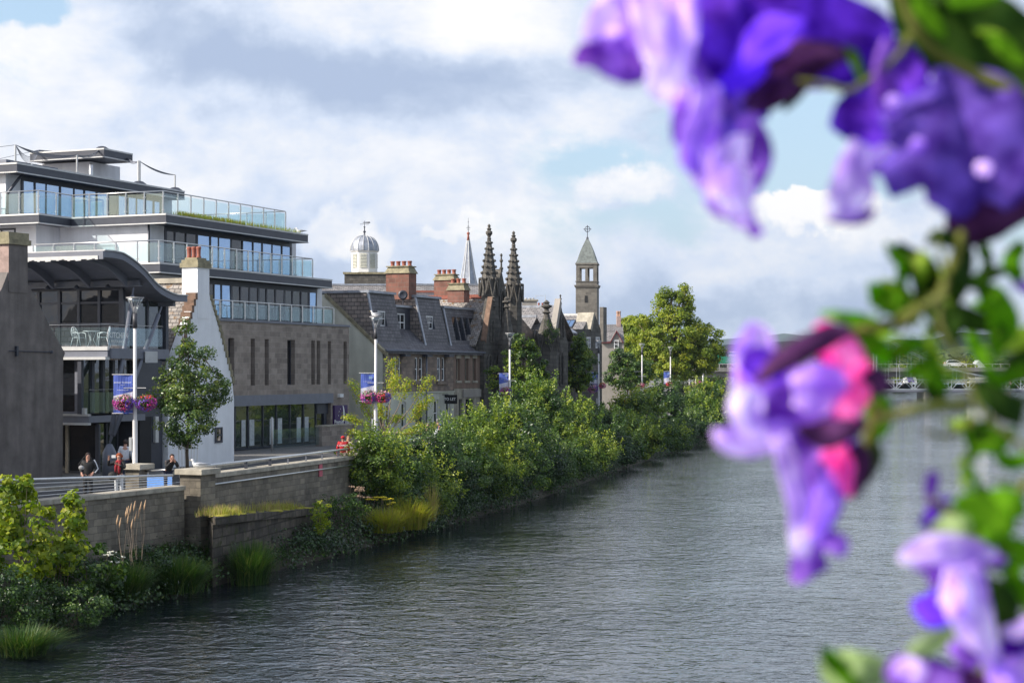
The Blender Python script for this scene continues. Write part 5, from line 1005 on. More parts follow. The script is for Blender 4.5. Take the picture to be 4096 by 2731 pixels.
# ---------------------------------------------------------------- lamps, banners, baskets
lamps = [(135, 297.4, 64), (375.7, 316.5, 88), (509.8, 333, 120), (598.6, 340.5, 155), (642, 343.5, 179), (670.5, 346.6, 205)]
LG = 'street lamps along the riverside'
lab = ['nearest street lamp, rising in front of the glass restaurant', 'street lamp beside the yellow tree, a gull on its top', 'street lamp in front of the twin church spires', 'street lamp in front of the stone hall below the bell tower', 'street lamp just left of the big lime tree', 'farthest tall street lamp in front of the big lime tree']
proto = None; lamp_pos = []
def lampat(X, Y, zt):
    T = thing('street_lamp', V((X, Y, ST)), '', 'street lamp', LG); c = V((X, Y, 0)); P = lambda z: V((X, Y, z))
    m = MB(); m.lathe(c, [(.12, ST), (.12, ST+.3), (.10, ST+.32), (.095, ST+2.6), (.072, ST+2.7), (.068, zt-1.13)], 12); m.build('pole', M['post'], T, True)
    MB().lathe(c, [(.085, zt-1.15), (.085, zt-.60)], 12).build('collar', M['postd'], T, True)
    MB().lathe(c, [(.075, zt-.6), (.10, zt-.5), (.20, zt-.25), (.31, zt-.03)], 20).build('glass_cone', M['lampglass'], T, True)
    m = MB(); m.lathe(c, [(.33, zt-.03), (.335, zt), (.02, zt+.015)], 20); m.build('lamp_top', M['post'], T, True)
    for i in range(4): t = math.pi/4+math.pi/2*i; MB().path([P(0)+V((r*math.cos(t), r*math.sin(t), z)) for r, z in ((.07, zt-.6), (.09, zt-.45), (.2, zt-.22), (.31, zt-.02))], .012, 5).build('arm', M['post'], T, True)
    MB().lathe(c, [(.05, zt-.58), (.055, zt-.35), (.02, zt-.33)], 8).build('bulb', M['lip'], T)
    m = MB(); 
    for dz in (4.35,): 
        for s in (-1, 1): m.path([P(ST+3.85)+V((0, -.02, 0)), P(ST+3.85)+V((s*.42, -.05, 0))], .016, 5)
    m.build('basket_arm', M['lip'], T); m = MB()
    for z in (ST+4.35, ST+2.9): m.tube(P(z), P(z)+V((-.86, 0, 0)), .018, n=6)
    m.build('banner_arm', M['post'], T); MB().box((X-.16, Y-.02, ST+1.75), (.1, .12, .5)).build('control_box', M['lip'], T)
    return T
def copytree(o, loc=None, parent=None):
    c = o.copy(); COL.objects.link(c)
    if parent is not None: c.parent = parent; c.matrix_parent_inverse = o.matrix_parent_inverse.copy()
    if loc is not None: c.location = loc
    for ch in list(o.children): copytree(ch, None, c)
    return c
L0 = None
for (px, ty, Y), lb in zip(lamps, lab):
    X = (px-512)/FP*Y; zt = CH-(ty-HY)*Y/FP
    if L0 is None: L0 = lampat(X, Y, zt); T = L0; h0 = zt-ST
    else: T = copytree(L0, V((X, Y, ST))); T.scale = (1, 1, (zt-ST)/h0)
    T['label'] = lb; lamp_pos.append(V((X, Y, ST)))
# far poles with baskets near the bridge
for px, ty, Y, lb in ((689.5, 363, 262, 'left one of three thin white poles with flower baskets beyond the lamps'), (693, 368, 275, 'middle one of three thin white poles with flower baskets beyond the lamps'), (695.7, 366, 250, 'right one of three thin white poles with flower baskets beyond the lamps'), (703, 365, 285, 'short white pole in front of the concrete bridge')):
    X = (px-512)/FP*Y; T = thing('white_pole', V((X, Y, ST)), lb, 'pole', 'white poles near the bridge'); z = CH-(ty-HY)*Y/FP
    MB().tube((X, Y, ST), (X, Y, z), .13, .09, 8).build('pole_shaft', M['post'], T, True); MB().lathe(V((X, Y, 0)), [(.1, z), (.16, z+.03), (.02, z+.08)], 8).build('pole_cap', M['post'], T)
# banners
for k in ('bannerblue', 'bannerpale', 'bannerdark'): pass
M['bblue'] = mat('banner_blue', (.08, .13, .48), .7, 0, .1, 5); M['bpale'] = mat('banner_pale', (.55, .55, .66), .7, 0, .2, 3); M['bpic'] = mat('banner_picture', (.28, .25, .40), .7, 0, .6, 5)
def banner(i, style, label, w=.72, drop=1.45):
    p = lamp_pos[i]; T = thing('banner', p+V((-.5, 0, 2.9)), label, 'banner', 'banners on the street lamps'); zt_, zb_ = ST+4.33, ST+4.33-drop; x1, x0 = p.x-.09, p.x-.09-w; m = MB()
    N = 10; cols = [0, 1, 2]
    def q(u, v, o=0): return V((x0+w*u, p.y+.03*math.sin(u*7+v*3)-o, zb_+(zt_-zb_)*v))
    vs = [0, .12, .3, .46, .5, .62, 1.0]
    for a in range(8):
        u0, u1 = a/8, (a+1)/8; s0, s1 = .46+.12*u0, .46+.12*u1
        m.cur = 0; m.quad(q(u0, s0), q(u1, s1), q(u1, 1), q(u0, 1)); m.cur = 1; m.quad(q(u0, .3), q(u1, .3), q(u1, s1), q(u0, s0)); m.cur = 2 if style != 1 else 1; m.quad(q(u0, .1), q(u1, .1), q(u1, .3), q(u0, .3)); m.cur = 0; m.quad(q(u0, 0), q(u1, 0), q(u1, .1), q(u0, .1))
    o = m.build('cloth', [M['bblue'], M['bpale'], M['bpic']], T); md = o.modifiers.new('thick', 'SOLIDIFY'); md.thickness = .004
    R_ = V((1, 0, 0)); cx = (x0+x1)/2
    if style == 0:
        lettering('BROOK TAVERNER', V((cx, p.y-.05, zt_-.30)), R_, upv, .075, M['textw'], T); lettering('since 1912', V((cx, p.y-.05, zt_-.38)), R_, upv, .04, M['textw'], T); lettering('brooktaverner.co.uk', V((cx, p.y-.05, zt_-.57)), R_, upv, .05, M['textw'], T)
        m = MB(); m.prism([V((cx+x, p.y-.05, zb_+z)) for x, z in ((-.28, .42), (-.1, .5), (.12, .44), (.2, .3), (-.1, .25))], V((0, .006, 0))); m.ball((cx-.08, p.y-.05, zb_+.56), .055); m.build('printed_figure', M['redst'], T)
    else:
        m = MB(); m.prism([V((cx+x, p.y-.05, zt_-z)) for x, z in ((.08, .12), (.26, .12), (.26, .26), (.08, .26))], V((0, .006, 0))); m.build('printed_emblem', M['win'], T); lettering('www.invernesscity.com', V((cx, p.y-.05, zt_-.40)), R_, upv, .045, M['textw'], T)
banner(0, 0, 'tall blue and white banner with lettering on the nearest street lamp'); banner(1, 1, 'blue and pale banner with small emblem on the lamp by the yellow tree', .68, 1.4)
banner(2, 2, 'blue and pale pink banner half hidden by bushes below the church spires', .66); banner(3, 2, 'dark blue banner with pale drawing on the lamp below the bell tower', .68, 1.4); banner(5, 1, 'small blue and white banner on the farthest lamp before the lime tree', .72)
# hanging baskets: foliage and flower heads round a bowl
def basket(loc, label, seed, r=.42, pal=('magenta', 'pink', 'palepink', 'violet')):
    T = thing('hanging_basket', loc, label, 'flower basket', 'flower baskets on the lamps'); rng = np.random.default_rng(seed)
    MB().lathe(loc, [(.05, -.22), (.18, -.15), (.26, 0)], 12).build('bowl', M['black'], T)
    n = 520; d = rng.normal(size=(n, 3)); d /= np.linalg.norm(d, axis=1)[:, None]; pos = np.array(loc)+d*np.array([r, r, r*.72])*rng.uniform(.5, .98, (n, 1))
    o = leafcloud('foliage', pos, d, .07, M['leafA'], T, rng)
    n = 800; d = rng.normal(size=(n, 3)); d[:, 2] *= .9; d /= np.linalg.norm(d, axis=1)[:, None]; pos = np.array(loc)+d*np.array([r, r, r*.75])*rng.uniform(.82, 1.08, (n, 1)); pos[:, 2] -= .06
    ang = np.arctan2(d[:, 1], d[:, 0]); mi = np.where(d[:, 2] > .62, 2, np.where(d[:, 0] < -.25, 0, np.where(d[:, 0] < .35, 1, 3))); mi = np.where(rng.random(n) < .18, rng.integers(0, 4, n), mi)
    keep = ~((d[:, 2] > .35) & (d[:, 0] < .1) & (rng.random(n) < .6)) & ~((np.abs(d[:, 0]) < .3) & (d[:, 1] < 0) & (d[:, 2] < .15) & (d[:, 2] > -.5) & (rng.random(n) < .75))
    leafcloud('flowers', pos[keep], d[keep], .062, [M['fl_'+k] for k in pal], T, rng, wide=.95, mi=mi[keep]); return T
def leafcloud(name, pos, nrm, size, m, parent, rng, wide=.62, mi=None, rnd=None, jit=.55, up=.0, fold=.18, origin=None):
    n = len(pos); nn = nrm+rng.normal(0, jit, (n, 3)); nn[:, 2] += up; nn /= np.linalg.norm(nn, axis=1)[:, None]+1e-9
    a = rng.normal(size=(n, 3)); t = np.cross(nn, a); t /= np.linalg.norm(t, axis=1)[:, None]+1e-9; s = np.cross(nn, t)
    L_ = size*rng.uniform(.65, 1.3, (n, 1)); W_ = L_*wide
    v0 = pos-t*L_*.5; v2 = pos+t*L_*.5; v1 = pos+s*W_*.5+nn*L_*fold*.5-t*L_*.06; v3 = pos-s*W_*.5+nn*L_*fold*.5-t*L_*.06
    vs = np.stack([v0, v1, v2, v3], 1).reshape(-1, 3)
    if rnd is None: rnd = rng.random(n)
    if wide < .9:
        F_ = (np.arange(n)[:, None, None]*4+np.array([[0, 1, 2], [0, 2, 3]])[None]).reshape(-1, 3); rnd = np.repeat(rnd, 2); mi = None if mi is None else np.repeat(mi, 2)
    else: F_ = np.arange(n*4).reshape(-1, 4)
    return rawmesh(name, vs, F_, m, parent, rnd, origin, mi)
bl = [(0, -.40, 'pink and magenta basket on the left side of the nearest lamp', 1), (0, .42, 'violet and magenta basket on the right side of the nearest lamp', 2)]
for i, dx, lb, sd in bl: basket(lamp_pos[i]+V((dx, -.1, 3.35)), lb, sd, .40, ('magenta', 'pink', 'palepink', 'violet') if dx < 0 else ('violet', 'violet', 'red', 'magenta'))
basket(lamp_pos[1]+V((-.32, -.1, 3.2)), 'big pink basket on the left of the lamp by the yellow tree', 3, .46); basket(lamp_pos[1]+V((.38, -.1, 3.2)), 'violet and red basket on the right of the lamp by the yellow tree', 4, .42, ('pink', 'red', 'palepink', 'violet'))
basket(lamp_pos[2]+V((-.25, -.1, 3.1)), 'pink basket just showing over the bushes on the lamp before the church', 5, .42)
basket(lamp_pos[3]+V((-.55, -.2, 2.9)), 'pink and violet basket on the left of the lamp before the stone hall', 6, .5, ('magenta', 'palepink', 'palepink', 'violet')); basket(lamp_pos[3]+V((.35, 0, 3.2)), 'small pink basket on the right of the lamp before the stone hall', 7, .33, ('pink', 'palepink', 'red', 'palepink'))
basket(lamp_pos[4]+V((-.1, 0, 3.0)), 'pale pink basket on the lamp just left of the lime tree', 8, .42, ('pink', 'palepink', 'palepink', 'pink')); basket(lamp_pos[4]+V((-.55, 0, 2.2)), 'violet basket hanging lower on the lamp just left of the lime tree', 9, .5, ('violet', 'magenta', 'magenta', 'violet'))
basket(lamp_pos[5]+V((-.15, 0, 3.0)), 'red and pink basket on the farthest tall lamp', 10, .4, ('red', 'pink', 'palepink', 'pink'))
basket(UP(692, 386, 258), 'bright magenta basket on the three thin white poles, upper left', 11, .8, ('magenta', 'pink', 'palepink', 'violet')); basket(UP(697.5, 384, 250), 'bright pink basket on the rightmost of the thin white poles', 12, .8, ('magenta', 'pink', 'pink', 'magenta'))
# ================================================================ TREES AND BUSHES
BG = 'bushes on the river bank'
def crownpts(ells, nclump, per, cr, rng, shell=.5, flat=.75):
    P_, N_, R_ = [], [], []
    w = np.array([e[1][0]*e[1][1]*e[1][2] for e in ells])**.7; w /= w.sum()
    for k in range(nclump):
        e = ells[rng.choice(len(ells), p=w)]; d = rng.normal(size=3); d /= np.linalg.norm(d); r = rng.uniform(shell, 1.0)
        c = np.array(e[0])+d*np.array(e[1])*r; s = cr*rng.uniform(.6, 1.35); m_ = int(per*rng.uniform(.6, 1.4))
        g = rng.normal(size=(m_, 3)); g /= np.linalg.norm(g, axis=1)[:, None]; g2 = g*s*rng.uniform(.25, 1, (m_, 1))**.6; g2[:, 2] *= flat
        P_.append(c+g2); N_.append(g*.8+d*.7+np.array([0, 0, .35])); R_.append(np.clip(rng.uniform(.05, .75)+rng.normal(0, .16, m_), 0, 1))
    return np.concatenate(P_), np.concatenate(N_), np.concatenate(R_)
def plant(name, label, cat, base, ells, nclump, per, cr, leaf, m, seed, trunk=None, group=None, shell=.5, bark='bark', limbs=7, wide=.62, flat=.75):
    top_ = max(e[0][2]+e[1][2] for e in ells); rng = np.random.default_rng(seed); T = thing(name, V(base), label, cat, group); P_, N_, R_ = crownpts([((V(base)+V(e[0]))[:], e[1]) for e in ells], nclump, per, cr, rng, shell, flat)
    if group == BG:
        for k in range(int(26+8*ells[0][1][0])):
            e = ells[rng.integers(0, len(ells))]; d = rng.normal(size=3); d[2] = abs(d[2])*.9+.35; d /= np.linalg.norm(d); p0 = np.array((V(base)+V(e[0]))[:])+d*np.array(e[1])*.95; dd = d*.6+np.array([0, 0, .7]); ln = rng.uniform(.3, .75)*(1+leaf*2); m_ = 26; t = rng.random((m_, 1))**.8
            P_ = np.concatenate([P_, p0+dd*t*ln+rng.normal(0, .055+leaf*.2, (m_, 3))]); N_ = np.concatenate([N_, rng.normal(0, .6, (m_, 3))+np.array([0, 0, .4])]); R_ = np.concatenate([R_, np.clip(rng.uniform(.45, 1, 1)+rng.normal(0, .12, m_), 0, 1)])
    leafcloud('crown' if cat == 'tree' else 'foliage', P_, N_, leaf, M[m], T, rng, wide=wide, rnd=R_)
    mb = MB(); b = V(base); rr = random.Random(seed); top = max(e[0][2]+e[1][2]*.5 for e in ells)
    r0 = trunk or .05; 
    if trunk:
        pts = [b+V((0, 0, -.2))]; 
        for i in range(1, 7): t = i/6; pts.append(b+V((rr.uniform(-.06, .06)*top*.2, rr.uniform(-.05, .05)*top*.2, top*t)))
        mb.path(pts, [r0*(1.15-.95*i/6) for i in range(7)], 8)
    else: pts = [b, b+V((0, 0, .3))]
    for k in range(limbs):
        e = ells[rr.randrange(len(ells))]; d = V((rr.uniform(-1, 1), rr.uniform(-1, 1), rr.uniform(-.3, .9))); tgt = b+V(e[0])+V((d.x*e[1][0], d.y*e[1][1], d.z*e[1][2]))*.8
        st = pts[rr.randrange(2, len(pts)-1)] if trunk else b+V((rr.uniform(-.2, .2), rr.uniform(-.2, .2), 0)); mid = (st+tgt)/2+V((rr.uniform(-.2, .2), rr.uniform(-.2, .2), .15)); mb.path([st, mid, tgt], [r0*.4, r0*.25, r0*.08], 5)
    mb.build('trunk' if cat == 'tree' else 'stems', M[bark], T, True); return T
def at(px, Y, z=ST): return V(((px-512)/FP*Y, Y, z))
# young street tree beside the nearest lamp
plant('street_tree', 'young green street tree in front of the white gable', 'tree', at(188, 71.5), [((0, 0, 2.5), (1.45, 1.4, 1.1)), ((-.1, 0, 3.6), (1.45, 1.3, 1.1)), ((.3, 0, 3.4), (1.45, 1.2, .9)), ((.05, 0, 4.8), (.95, .9, 1.1)), ((-.15, 0, 6.0), (.38, .38, .95)), ((-1.0, 0, 3.6), (.6, .5, 1.0)), ((1.3, 0, 4.1), (.5, .4, .7)), ((-.3, 0, 1.7), (.5, .5, .35))], 210, 62, .32, .125, 'leafA', 21, .07, limbs=16)
TG = thing('tree_guard', at(188, 71.5), 'thin metal rods of the guard round the young tree trunk', 'tree guard'); b = TG.location
for i in range(6): t = i*1.05; MB().path([b+V((.36*math.cos(t), .36*math.sin(t), 0)), b+V((.40*math.cos(t), .40*math.sin(t), 1.5))], .014, 5).build('rod', M['alu'], TG)
MB().path([b+V((.38*math.cos(t), .38*math.sin(t), 1.25)) for t in np.linspace(0, 2*math.pi, 17)], .012, 5).build('hoop', M['alu'], TG)
# sparse yellow tree
T = thing('street_tree', at(386, 95), 'sparse yellow leaved young tree behind the second lamp', 'tree'); rng = np.random.default_rng(5); mb = MB(); P_, N_, R_ = [], [], []; b = T.location
for k, (px, py) in enumerate([(393, 360), (408, 381), (430, 378), (352, 382), (347, 416), (362, 400), (352, 432), (421, 404), (436, 398), (428, 424), (440, 425), (372, 440), (398, 416), (380, 405), (396, 376), (370, 377), (412, 430)]):
    e = UP(px, py, 95+rng.uniform(-1.2, 1.2)); 
    if px in (428, 440, 436): e.x -= .3
    st = b+V((rng.uniform(-.15, .15), 0, .4+1.2*rng.random())); mid = st*.45+e*.55+V((0, 0, -.25)); mb.path([b+V((0, 0, 0)), st, mid, e], [.05, .035, .022, .008], 5)
    for t in np.linspace(.3, 1, 9):
        c = np.array(mid*(1-t)+e*t); n_ = int(38*(.5+t)); g = rng.normal(0, 1, (n_, 3)); P_.append(c+g*np.array([.20, .18, .10])); N_.append(g+np.array([0, 0, 1.])); R_.append(rng.random(n_))
leafcloud('crown', np.concatenate(P_), np.concatenate(N_), .115, M['leafY'], T, rng, rnd=np.concatenate(R_)); mb.build('trunk', M['barkp'], T, True)
plant('street_tree', 'leafy green street tree between the bushes and the church doorway', 'tree', at(522, 122.8), [((0, 0, 5.0), (1.6, 1.0, 1.6)), ((.2, 0, 3.5), (2.1, 1.1, 1.5)), ((-.1, 0, 6.3), (.8, .7, 1.0)), ((-1.9, 0, 4.2), (.7, .6, 1.1)), ((1.1, 0, 4.8), (.7, .6, .8))], 190, 55, .34, .17, 'leafC', 22, .08, limbs=10)
plant('street_tree', 'pointed green street tree in front of the dormer building', 'tree', at(578, 145), [((0, 0, 4.6), (1.7, 1.4, 1.9)), ((.1, 0, 6.0), (1.1, 1.1, 1.4)), ((.2, 0, 7.1), (.35, .35, .6)), ((-1.5, 0, 4.2), (1.0, 1.0, 1.2))], 210, 55, .38, .19, 'leafC', 23, .1, limbs=10)
plant('street_tree', 'dark green street tree in front of the grey house', 'tree', at(628, 185.5), [((0, 0, 4.0), (2.7, 2, 1.9)), ((-.6, 0, 5.6), (1.5, 1.3, 1.3)), ((-1.6, 0, 6.0), (.4, .4, .9)), ((1.6, 0, 4.4), (1.4, 1.2, 1.6))], 240, 55, .42, .2, 'leafB', 24, .1, limbs=10)
plant('lime_tree', 'biggest tree, tall golden green lime behind the lamps', 'tree', at(672, 232), [((0, 0, 8.6), (5.6, 4.5, 5.0)), ((.3, 0, 13.2), (3.0, 2.6, 2.6)), ((-.5, 0, 5.6), (6.2, 4.5, 2.8)), ((4.2, 0, 7.4), (2.9, 3, 3.6)), ((-3.8, 0, 9.4), (2.2, 2.2, 2.6)), ((1.7, 0, 14.8), (.9, .9, 1.2)), ((-1.4, 0, 14.2), (.9, .9, .9))], 520, 85, .8, .34, 'leafL', 25, .4, shell=.55, limbs=22)
plant('lime_tree', 'rounded golden green lime behind the grey house', 'tree', at(631, 262), [((0, 0, 8.0), (3.4, 3, 4.4)), ((.4, 0, 11.0), (2.4, 2, 2.0)), ((-1.6, 0, 9.6), (1.6, 1.6, 1.6))], 240, 85, .8, .34, 'leafL', 26, .3, shell=.55, limbs=12)
# bushes along the bank
BG = 'bushes on the river bank'
back = [(74.5, 372, 436, 1.25, 'light green bush at the end of the river wall below the second lamp'), (78, 402, 441, 1.4, 'bush below the yellow tree'), (82, 431, 432, 1.5, 'bush in front of the arched door'), (87, 462, 422, 1.6, 'bush in front of the narrow shopfront'), (92, 487, 402, 1.7, 'tall bush left of the lamp before the church'), (98, 512, 392, 1.8, 'tall bush at the foot of the lamp before the church'),
        (105, 535, 386, 2.0, 'broad bush below the pointed church pinnacle'), (113, 556, 394, 1.9, 'bush below the right church gable'), (122, 577, 400, 2.0, 'bush below the pointed street tree'), (132, 597, 404, 2.0, 'bush below the lamp with the dark banner'), (143, 618, 408, 2.1, 'bush just below the parked silver car'),
        (156, 640, 394, 2.3, 'bush below the fifth lamp'), (170, 662, 388, 2.4, 'bush below the farthest tall lamp'), (186, 684, 400, 2.5, 'bush below the big lime tree on its right side'), (202, 704, 388, 2.6, 'bush below the three thin white poles'), (222, 724, 385, 2.8, 'bush beside the petunia in front of the concrete bridge'), (250, 748, 388, 3, 'last bush of the row, behind the hanging petunia')]
for i, (Y, px, ty, rx, lb) in enumerate(back):
    X = (px-512)/FP*Y; z0 = 1.6; zt = CH-(ty-HY-4)*Y/FP; h = (zt-z0)*(1.03 if 520 < px < 560 else .87 if px in (487, 512) else .86 if px == 577 else .74 if px in (597, 618) else .98); rx *= 1.1; rr = random.Random(i+50)
    ells = [((0, 0, h*.42), (rx, rx*.8, h*.42)), ((rr.uniform(-.5, .5), 0, h*.72), (rx*.6, rx*.6, h*.27)), ((rr.choice((-1, 1))*rx*.5, 0, h*.5), (rx*.6, rx*.5, h*.36))]
    lf = .12 if Y < 90 else (.145 if Y < 120 else .19 if Y < 170 else .23)
    plant('riverside_bush', lb, 'bush', (X, Y, z0), ells, int(34+14*rx), 165, .40+.03*rx+(Y/800), lf, ('leafC', 'leafB', 'leafD', 'leafB', 'leafC', 'leafD', 'leafB')[i % 7], 100+i, group=BG, limbs=6)
front = [(76, 2.5, 1.2, 'low bush in front of the light green one at the wall end'), (80, 3.0, 1.3, 'low bush leaning over the water below the yellow tree'), (84.5, 3.4, 1.5, 'front bush over the water, third from the river wall end'), (89.5, 3.6, 1.6, 'front bush over the water right of a pale seed head patch'), (95, 3.6, 1.8, 'front bush over the water straight below the lamp before the church'), (101.5, 3.6, 1.9, 'front bush over the water below the church pinnacle'),
         (109, 3.5, 1.9, 'front bush over the water below the right church gable'), (118, 3.2, 2.0, 'front bush over the water below the pointed street tree'), (128, 3.0, 2.1, 'front bush over the water below the dark banner'), (139, 2.8, 2.2, 'front bush over the water below the parked silver car'), (152, 2.7, 2.4, 'front bush over the water beside dry brown stems'), (167, 3.0, 2.6, 'front bush over the water below the fifth lamp'), (184, 3.4, 2.8, 'front bush over the water below the lime tree'), (204, 3.6, 3.0, 'front bush over the water at the left edge of the petunia'), (226, 3.8, 3.2, 'farthest front bush, mostly behind the petunia')]
for i, (Y, h, rx, lb) in enumerate(front):
    h *= 1.02; rx *= 1.12; X = EX(Y)-.45*rx; lf = .12 if Y < 90 else (.145 if Y < 120 else .19 if Y < 170 else .23); rr = random.Random(i+80)
    ells = [((0, 0, h*.48), (rx, rx, h*.44)), ((-rx*.4, rx*.2, h*.66), (rx*.8, rx*.8, h*.34)), ((rx*.3, -rx*.2, h*.36), (rx*.8, rx*.8, h*.3))]
    plant('riverside_bush', lb, 'bush', (X, Y, .1), ells, int(32+14*rx), 160, .42+(Y/800), lf, ('leafB', 'leafC', 'leafD', 'leafC', 'leafB', 'leafD')[i % 6], 200+i, group=BG, limbs=5)
# sycamore saplings bottom left
plant('sycamore_sapling', 'bright sycamore sapling at the left edge rising above the wall', 'bush', at(14, 48, 1.0), [((-.1, 0, 2.4), (.75, .6, .9)), ((.15, 0, 1.2), (1.0, .8, 1.0)), ((.35, 0, 2.9), (.25, .25, .4))], 90, 26, .26, .17, 'leafS', 301, limbs=6, wide=.88)
plant('sycamore_sapling', 'smaller bright sycamore sapling with two tops against the wall', 'bush', at(60, 49.5, .8), [((-.45, 0, 2.1), (.35, .3, .65)), ((.4, 0, 2.3), (.32, .3, .75)), ((0, 0, 1.2), (.8, .6, .7))], 62, 26, .22, .16, 'leafS', 302, limbs=6, wide=.88)
plant('sycamore_sapling', 'low sycamore growth in the shade below the wall', 'bush', at(90, 50.5, .5), [((-.2, 0, .9), (1.2, .8, .9))], 50, 26, .25, .14, 'leafB', 303, limbs=4, wide=.88)
# rush tussocks
def tuss(label, px, Y, z, r, h, n, m, seed, name='grass_tussock', group='rush tussocks by the water'):
    T = thing(name, at(px, Y, z), label, 'grass tussock', group); rng = np.random.default_rng(seed); c = np.array(T.location)
    g = rng.normal(0, 1, (n, 2)); ang = np.arctan2(g[:, 1], g[:, 0]); base = c+np.stack([g[:, 0]*r*.22, g[:, 1]*r*.22, 0*ang], 1)
    ang += rng.normal(0, .5, n); d = np.stack([np.cos(ang), np.sin(ang), 0*ang], 1); s = np.stack([-np.sin(ang), np.cos(ang), 0*ang], 1); hh = h*rng.uniform(.55, 1.1, (n, 1)); out = r*rng.uniform(.1, 1.0, (n, 1)); up = np.array([[0, 0, 1.]]); V_ = []
    for t, w in ((0, 1), (.35, .9), (.7, .6), (1, .1)): q = base+up*hh*(t*1.25-.45*t*t*out/r)+d*out*t**1.6; V_ += [q-s*.012*w, q+s*.012*w]
    vs = np.stack(V_, 1).reshape(-1, 3); F_ = (np.arange(n)[:, None, None]*8+np.array([[0, 1, 3, 2], [2, 3, 5, 4], [4, 5, 7, 6]])[None]).reshape(-1, 4)
    rawmesh('blades', vs, F_, M[m], T, np.repeat(rng.random(n), 3)); return T
tuss('big round rush tussock at the water edge left of the quay corner', 178, 55.2, .15, 1.15, 1.0, 2600, 'grassg', 1)
tuss('dark rush tussock below the dry seed heads', 125, 52.5, .3, .95, .95, 1800, 'grassg', 2)
tuss('arching rush tussock against the old quay face', 250, 58.5, .0, .95, 1.25, 2200, 'grassg', 3)
tuss('broad grass tussock at the bottom left corner', 22, 43.5, .1, 1.2, .6, 1300, 'grassg', 4); 
plant('bank_shrub', 'dark leafy shrub at the left edge under the sycamore', 'bush', at(2, 46, .6), [((0, 0, .7), (1.1, .8, .8)), ((.6, 0, .4), (.8, .7, .5))], 50, 60, .28, .09, 'leafD', 321, limbs=4)
plant('bank_shrub', 'dark leafy shrub above the water below the left river wall', 'bush', at(72, 48, .15), [((0, 0, .55), (1.3, .8, .6)), ((-.6, .3, .8), (.8, .6, .5))], 56, 60, .26, .08, 'leafD', 322, limbs=4)
plant('bank_shrub', 'small dark shrub between two rush tussocks below the wall', 'bush', at(150, 54.5, .6), [((0, 0, .6), (.7, .5, .6))], 30, 60, .24, .08, 'leafD', 323, limbs=3)
tuss('sunlit yellow green grass tussock at the end of the quay', 408, 74.6, .4, 1.35, 1.2, 2000, 'grassy', 7); tuss('sunlit grass tussock left of the brightest one at the quay end', 384, 72, .5, 1.1, .9, 1500, 'grassy', 8)
tuss('tall dry reddish grass tussock at the tip of the lit grasses', 431, 77.5, .5, .5, 1.5, 260, 'grassd', 9)
g = []; rr = random.Random(3)
for i in range(400):
    t = rr.choice((rr.gauss(.55, .16), rr.gauss(.9, .12), rr.gauss(2.1, .2), rr.random()*3.1)); t = min(3.1, max(0, t)); i0 = int(t); s = t-i0; a, b = V(qt[i0]), V(qt[i0+1]); p = a+(b-a)*s; e = V((qb[i0][0]+(qb[i0+1][0]-qb[i0][0])*s, p.y, p.z)); g.append(p+(e-p)*rr.uniform(.1, .9))
tag(blades('ledge_grass', g, 1300, .40, .014, .07, M['grassd']), kind='stuff'); tag(blades('ledge_turf', [p for p in g if 65 < p.y < 67.6 or 59 < p.y < 60.2], 1500, .26, .016, .16, M['grassy']), kind='stuff'); 
g = []
for i in range(700): Y = rr.uniform(36, 64); t = rr.random(); g.append(V((WX(Y)+(EX(Y)-WX(Y))*t, Y, bz(Y)*(1-t)**.7-.3*t**3)))
tag(blades('bank_grass', g, 9000, .42, .022, .25, M['grassg']), kind='stuff')
rng = np.random.default_rng(9); P_, N_, R_ = [], [], []
for Y0, Y1, n_, zt_, sz in ((40, 60, 170, .75, .09), (61, 80, 150, .8, .09), (76, 250, 1000, 1.1, .15)):
    for k in range(n_):
        Y = Y0+(Y1-Y0)*rng.random()**(1 if Y1 < 100 else 1.4); t = rng.random()**.7; t = .12+.92*t; x = WX(Y)+(EX(Y)-WX(Y))*t+.1; z = max(.05, bz(Y)*max(0, 1-t)**.7)+rng.uniform(0, zt_*.5); m_ = 70; g_ = rng.normal(0, 1, (m_, 3)); s_ = .28*(1+Y/200)
        P_.append(np.array([x, Y, z])+g_*s_*np.array([1, 1, .6])); N_.append(g_+np.array([0, 0, .8])); R_.append(np.clip(rng.uniform(0, .6)+rng.normal(0, .15, m_), 0, 1))
tag(leafcloud('bank_weeds', np.concatenate(P_), np.concatenate(N_), .12, M['leafD'], None, rng, rnd=np.concatenate(R_)), kind='stuff')
# flowering weeds
def stalks(label, name, pts, h, m, headm, seed, cat='wild plant', head=.05, n=6, umb=False):
    T = thing(name, V(pts[0]), label, cat); rr = random.Random(seed); st = MB(); hd = MB()
    for p in pts:
        for k in range(n):
            b = V(p)+V((rr.uniform(-.25, .25), rr.uniform(-.2, .2), 0)); e = b+V((rr.uniform(-.2, .25), rr.uniform(-.1, .1), h*rr.uniform(.7, 1.1))); st.path([b, (b+e)/2+V((rr.uniform(-.05, .05), 0, 0)), e], [.008, .006, .004], 4)
            if umb:
                for q in range(16): t = rr.random()*6.28; r = rr.random()**.5*head*2; hd.ball(e+V((r*math.cos(t), r*math.sin(t), .02-r*.25)), head*.28, 5)
            else: hd.path([e-V((0, 0, .02)), e+V((.02, 0, head)), e+V((.05, 0, head*3))], [head*.12, head*.3, head*.08], 5)
    st.build('stalks', M['barkp'], T); hd.build('flower_heads', headm, T, True)
M['seed'] = mat('dry_seed_heads', (.5, .33, .2), .9, 0, .2, 9); M['umbel'] = mat('white_umbels', (.6, .6, .52), .9, 0, .1); M['yel'] = mat('yellow_flowers', (.62, .5, .02), .8, 0, .2, 8); M['brownh'] = mat('brown_seed_umbels', (.28, .19, .13), .9, 0, .2, 9)
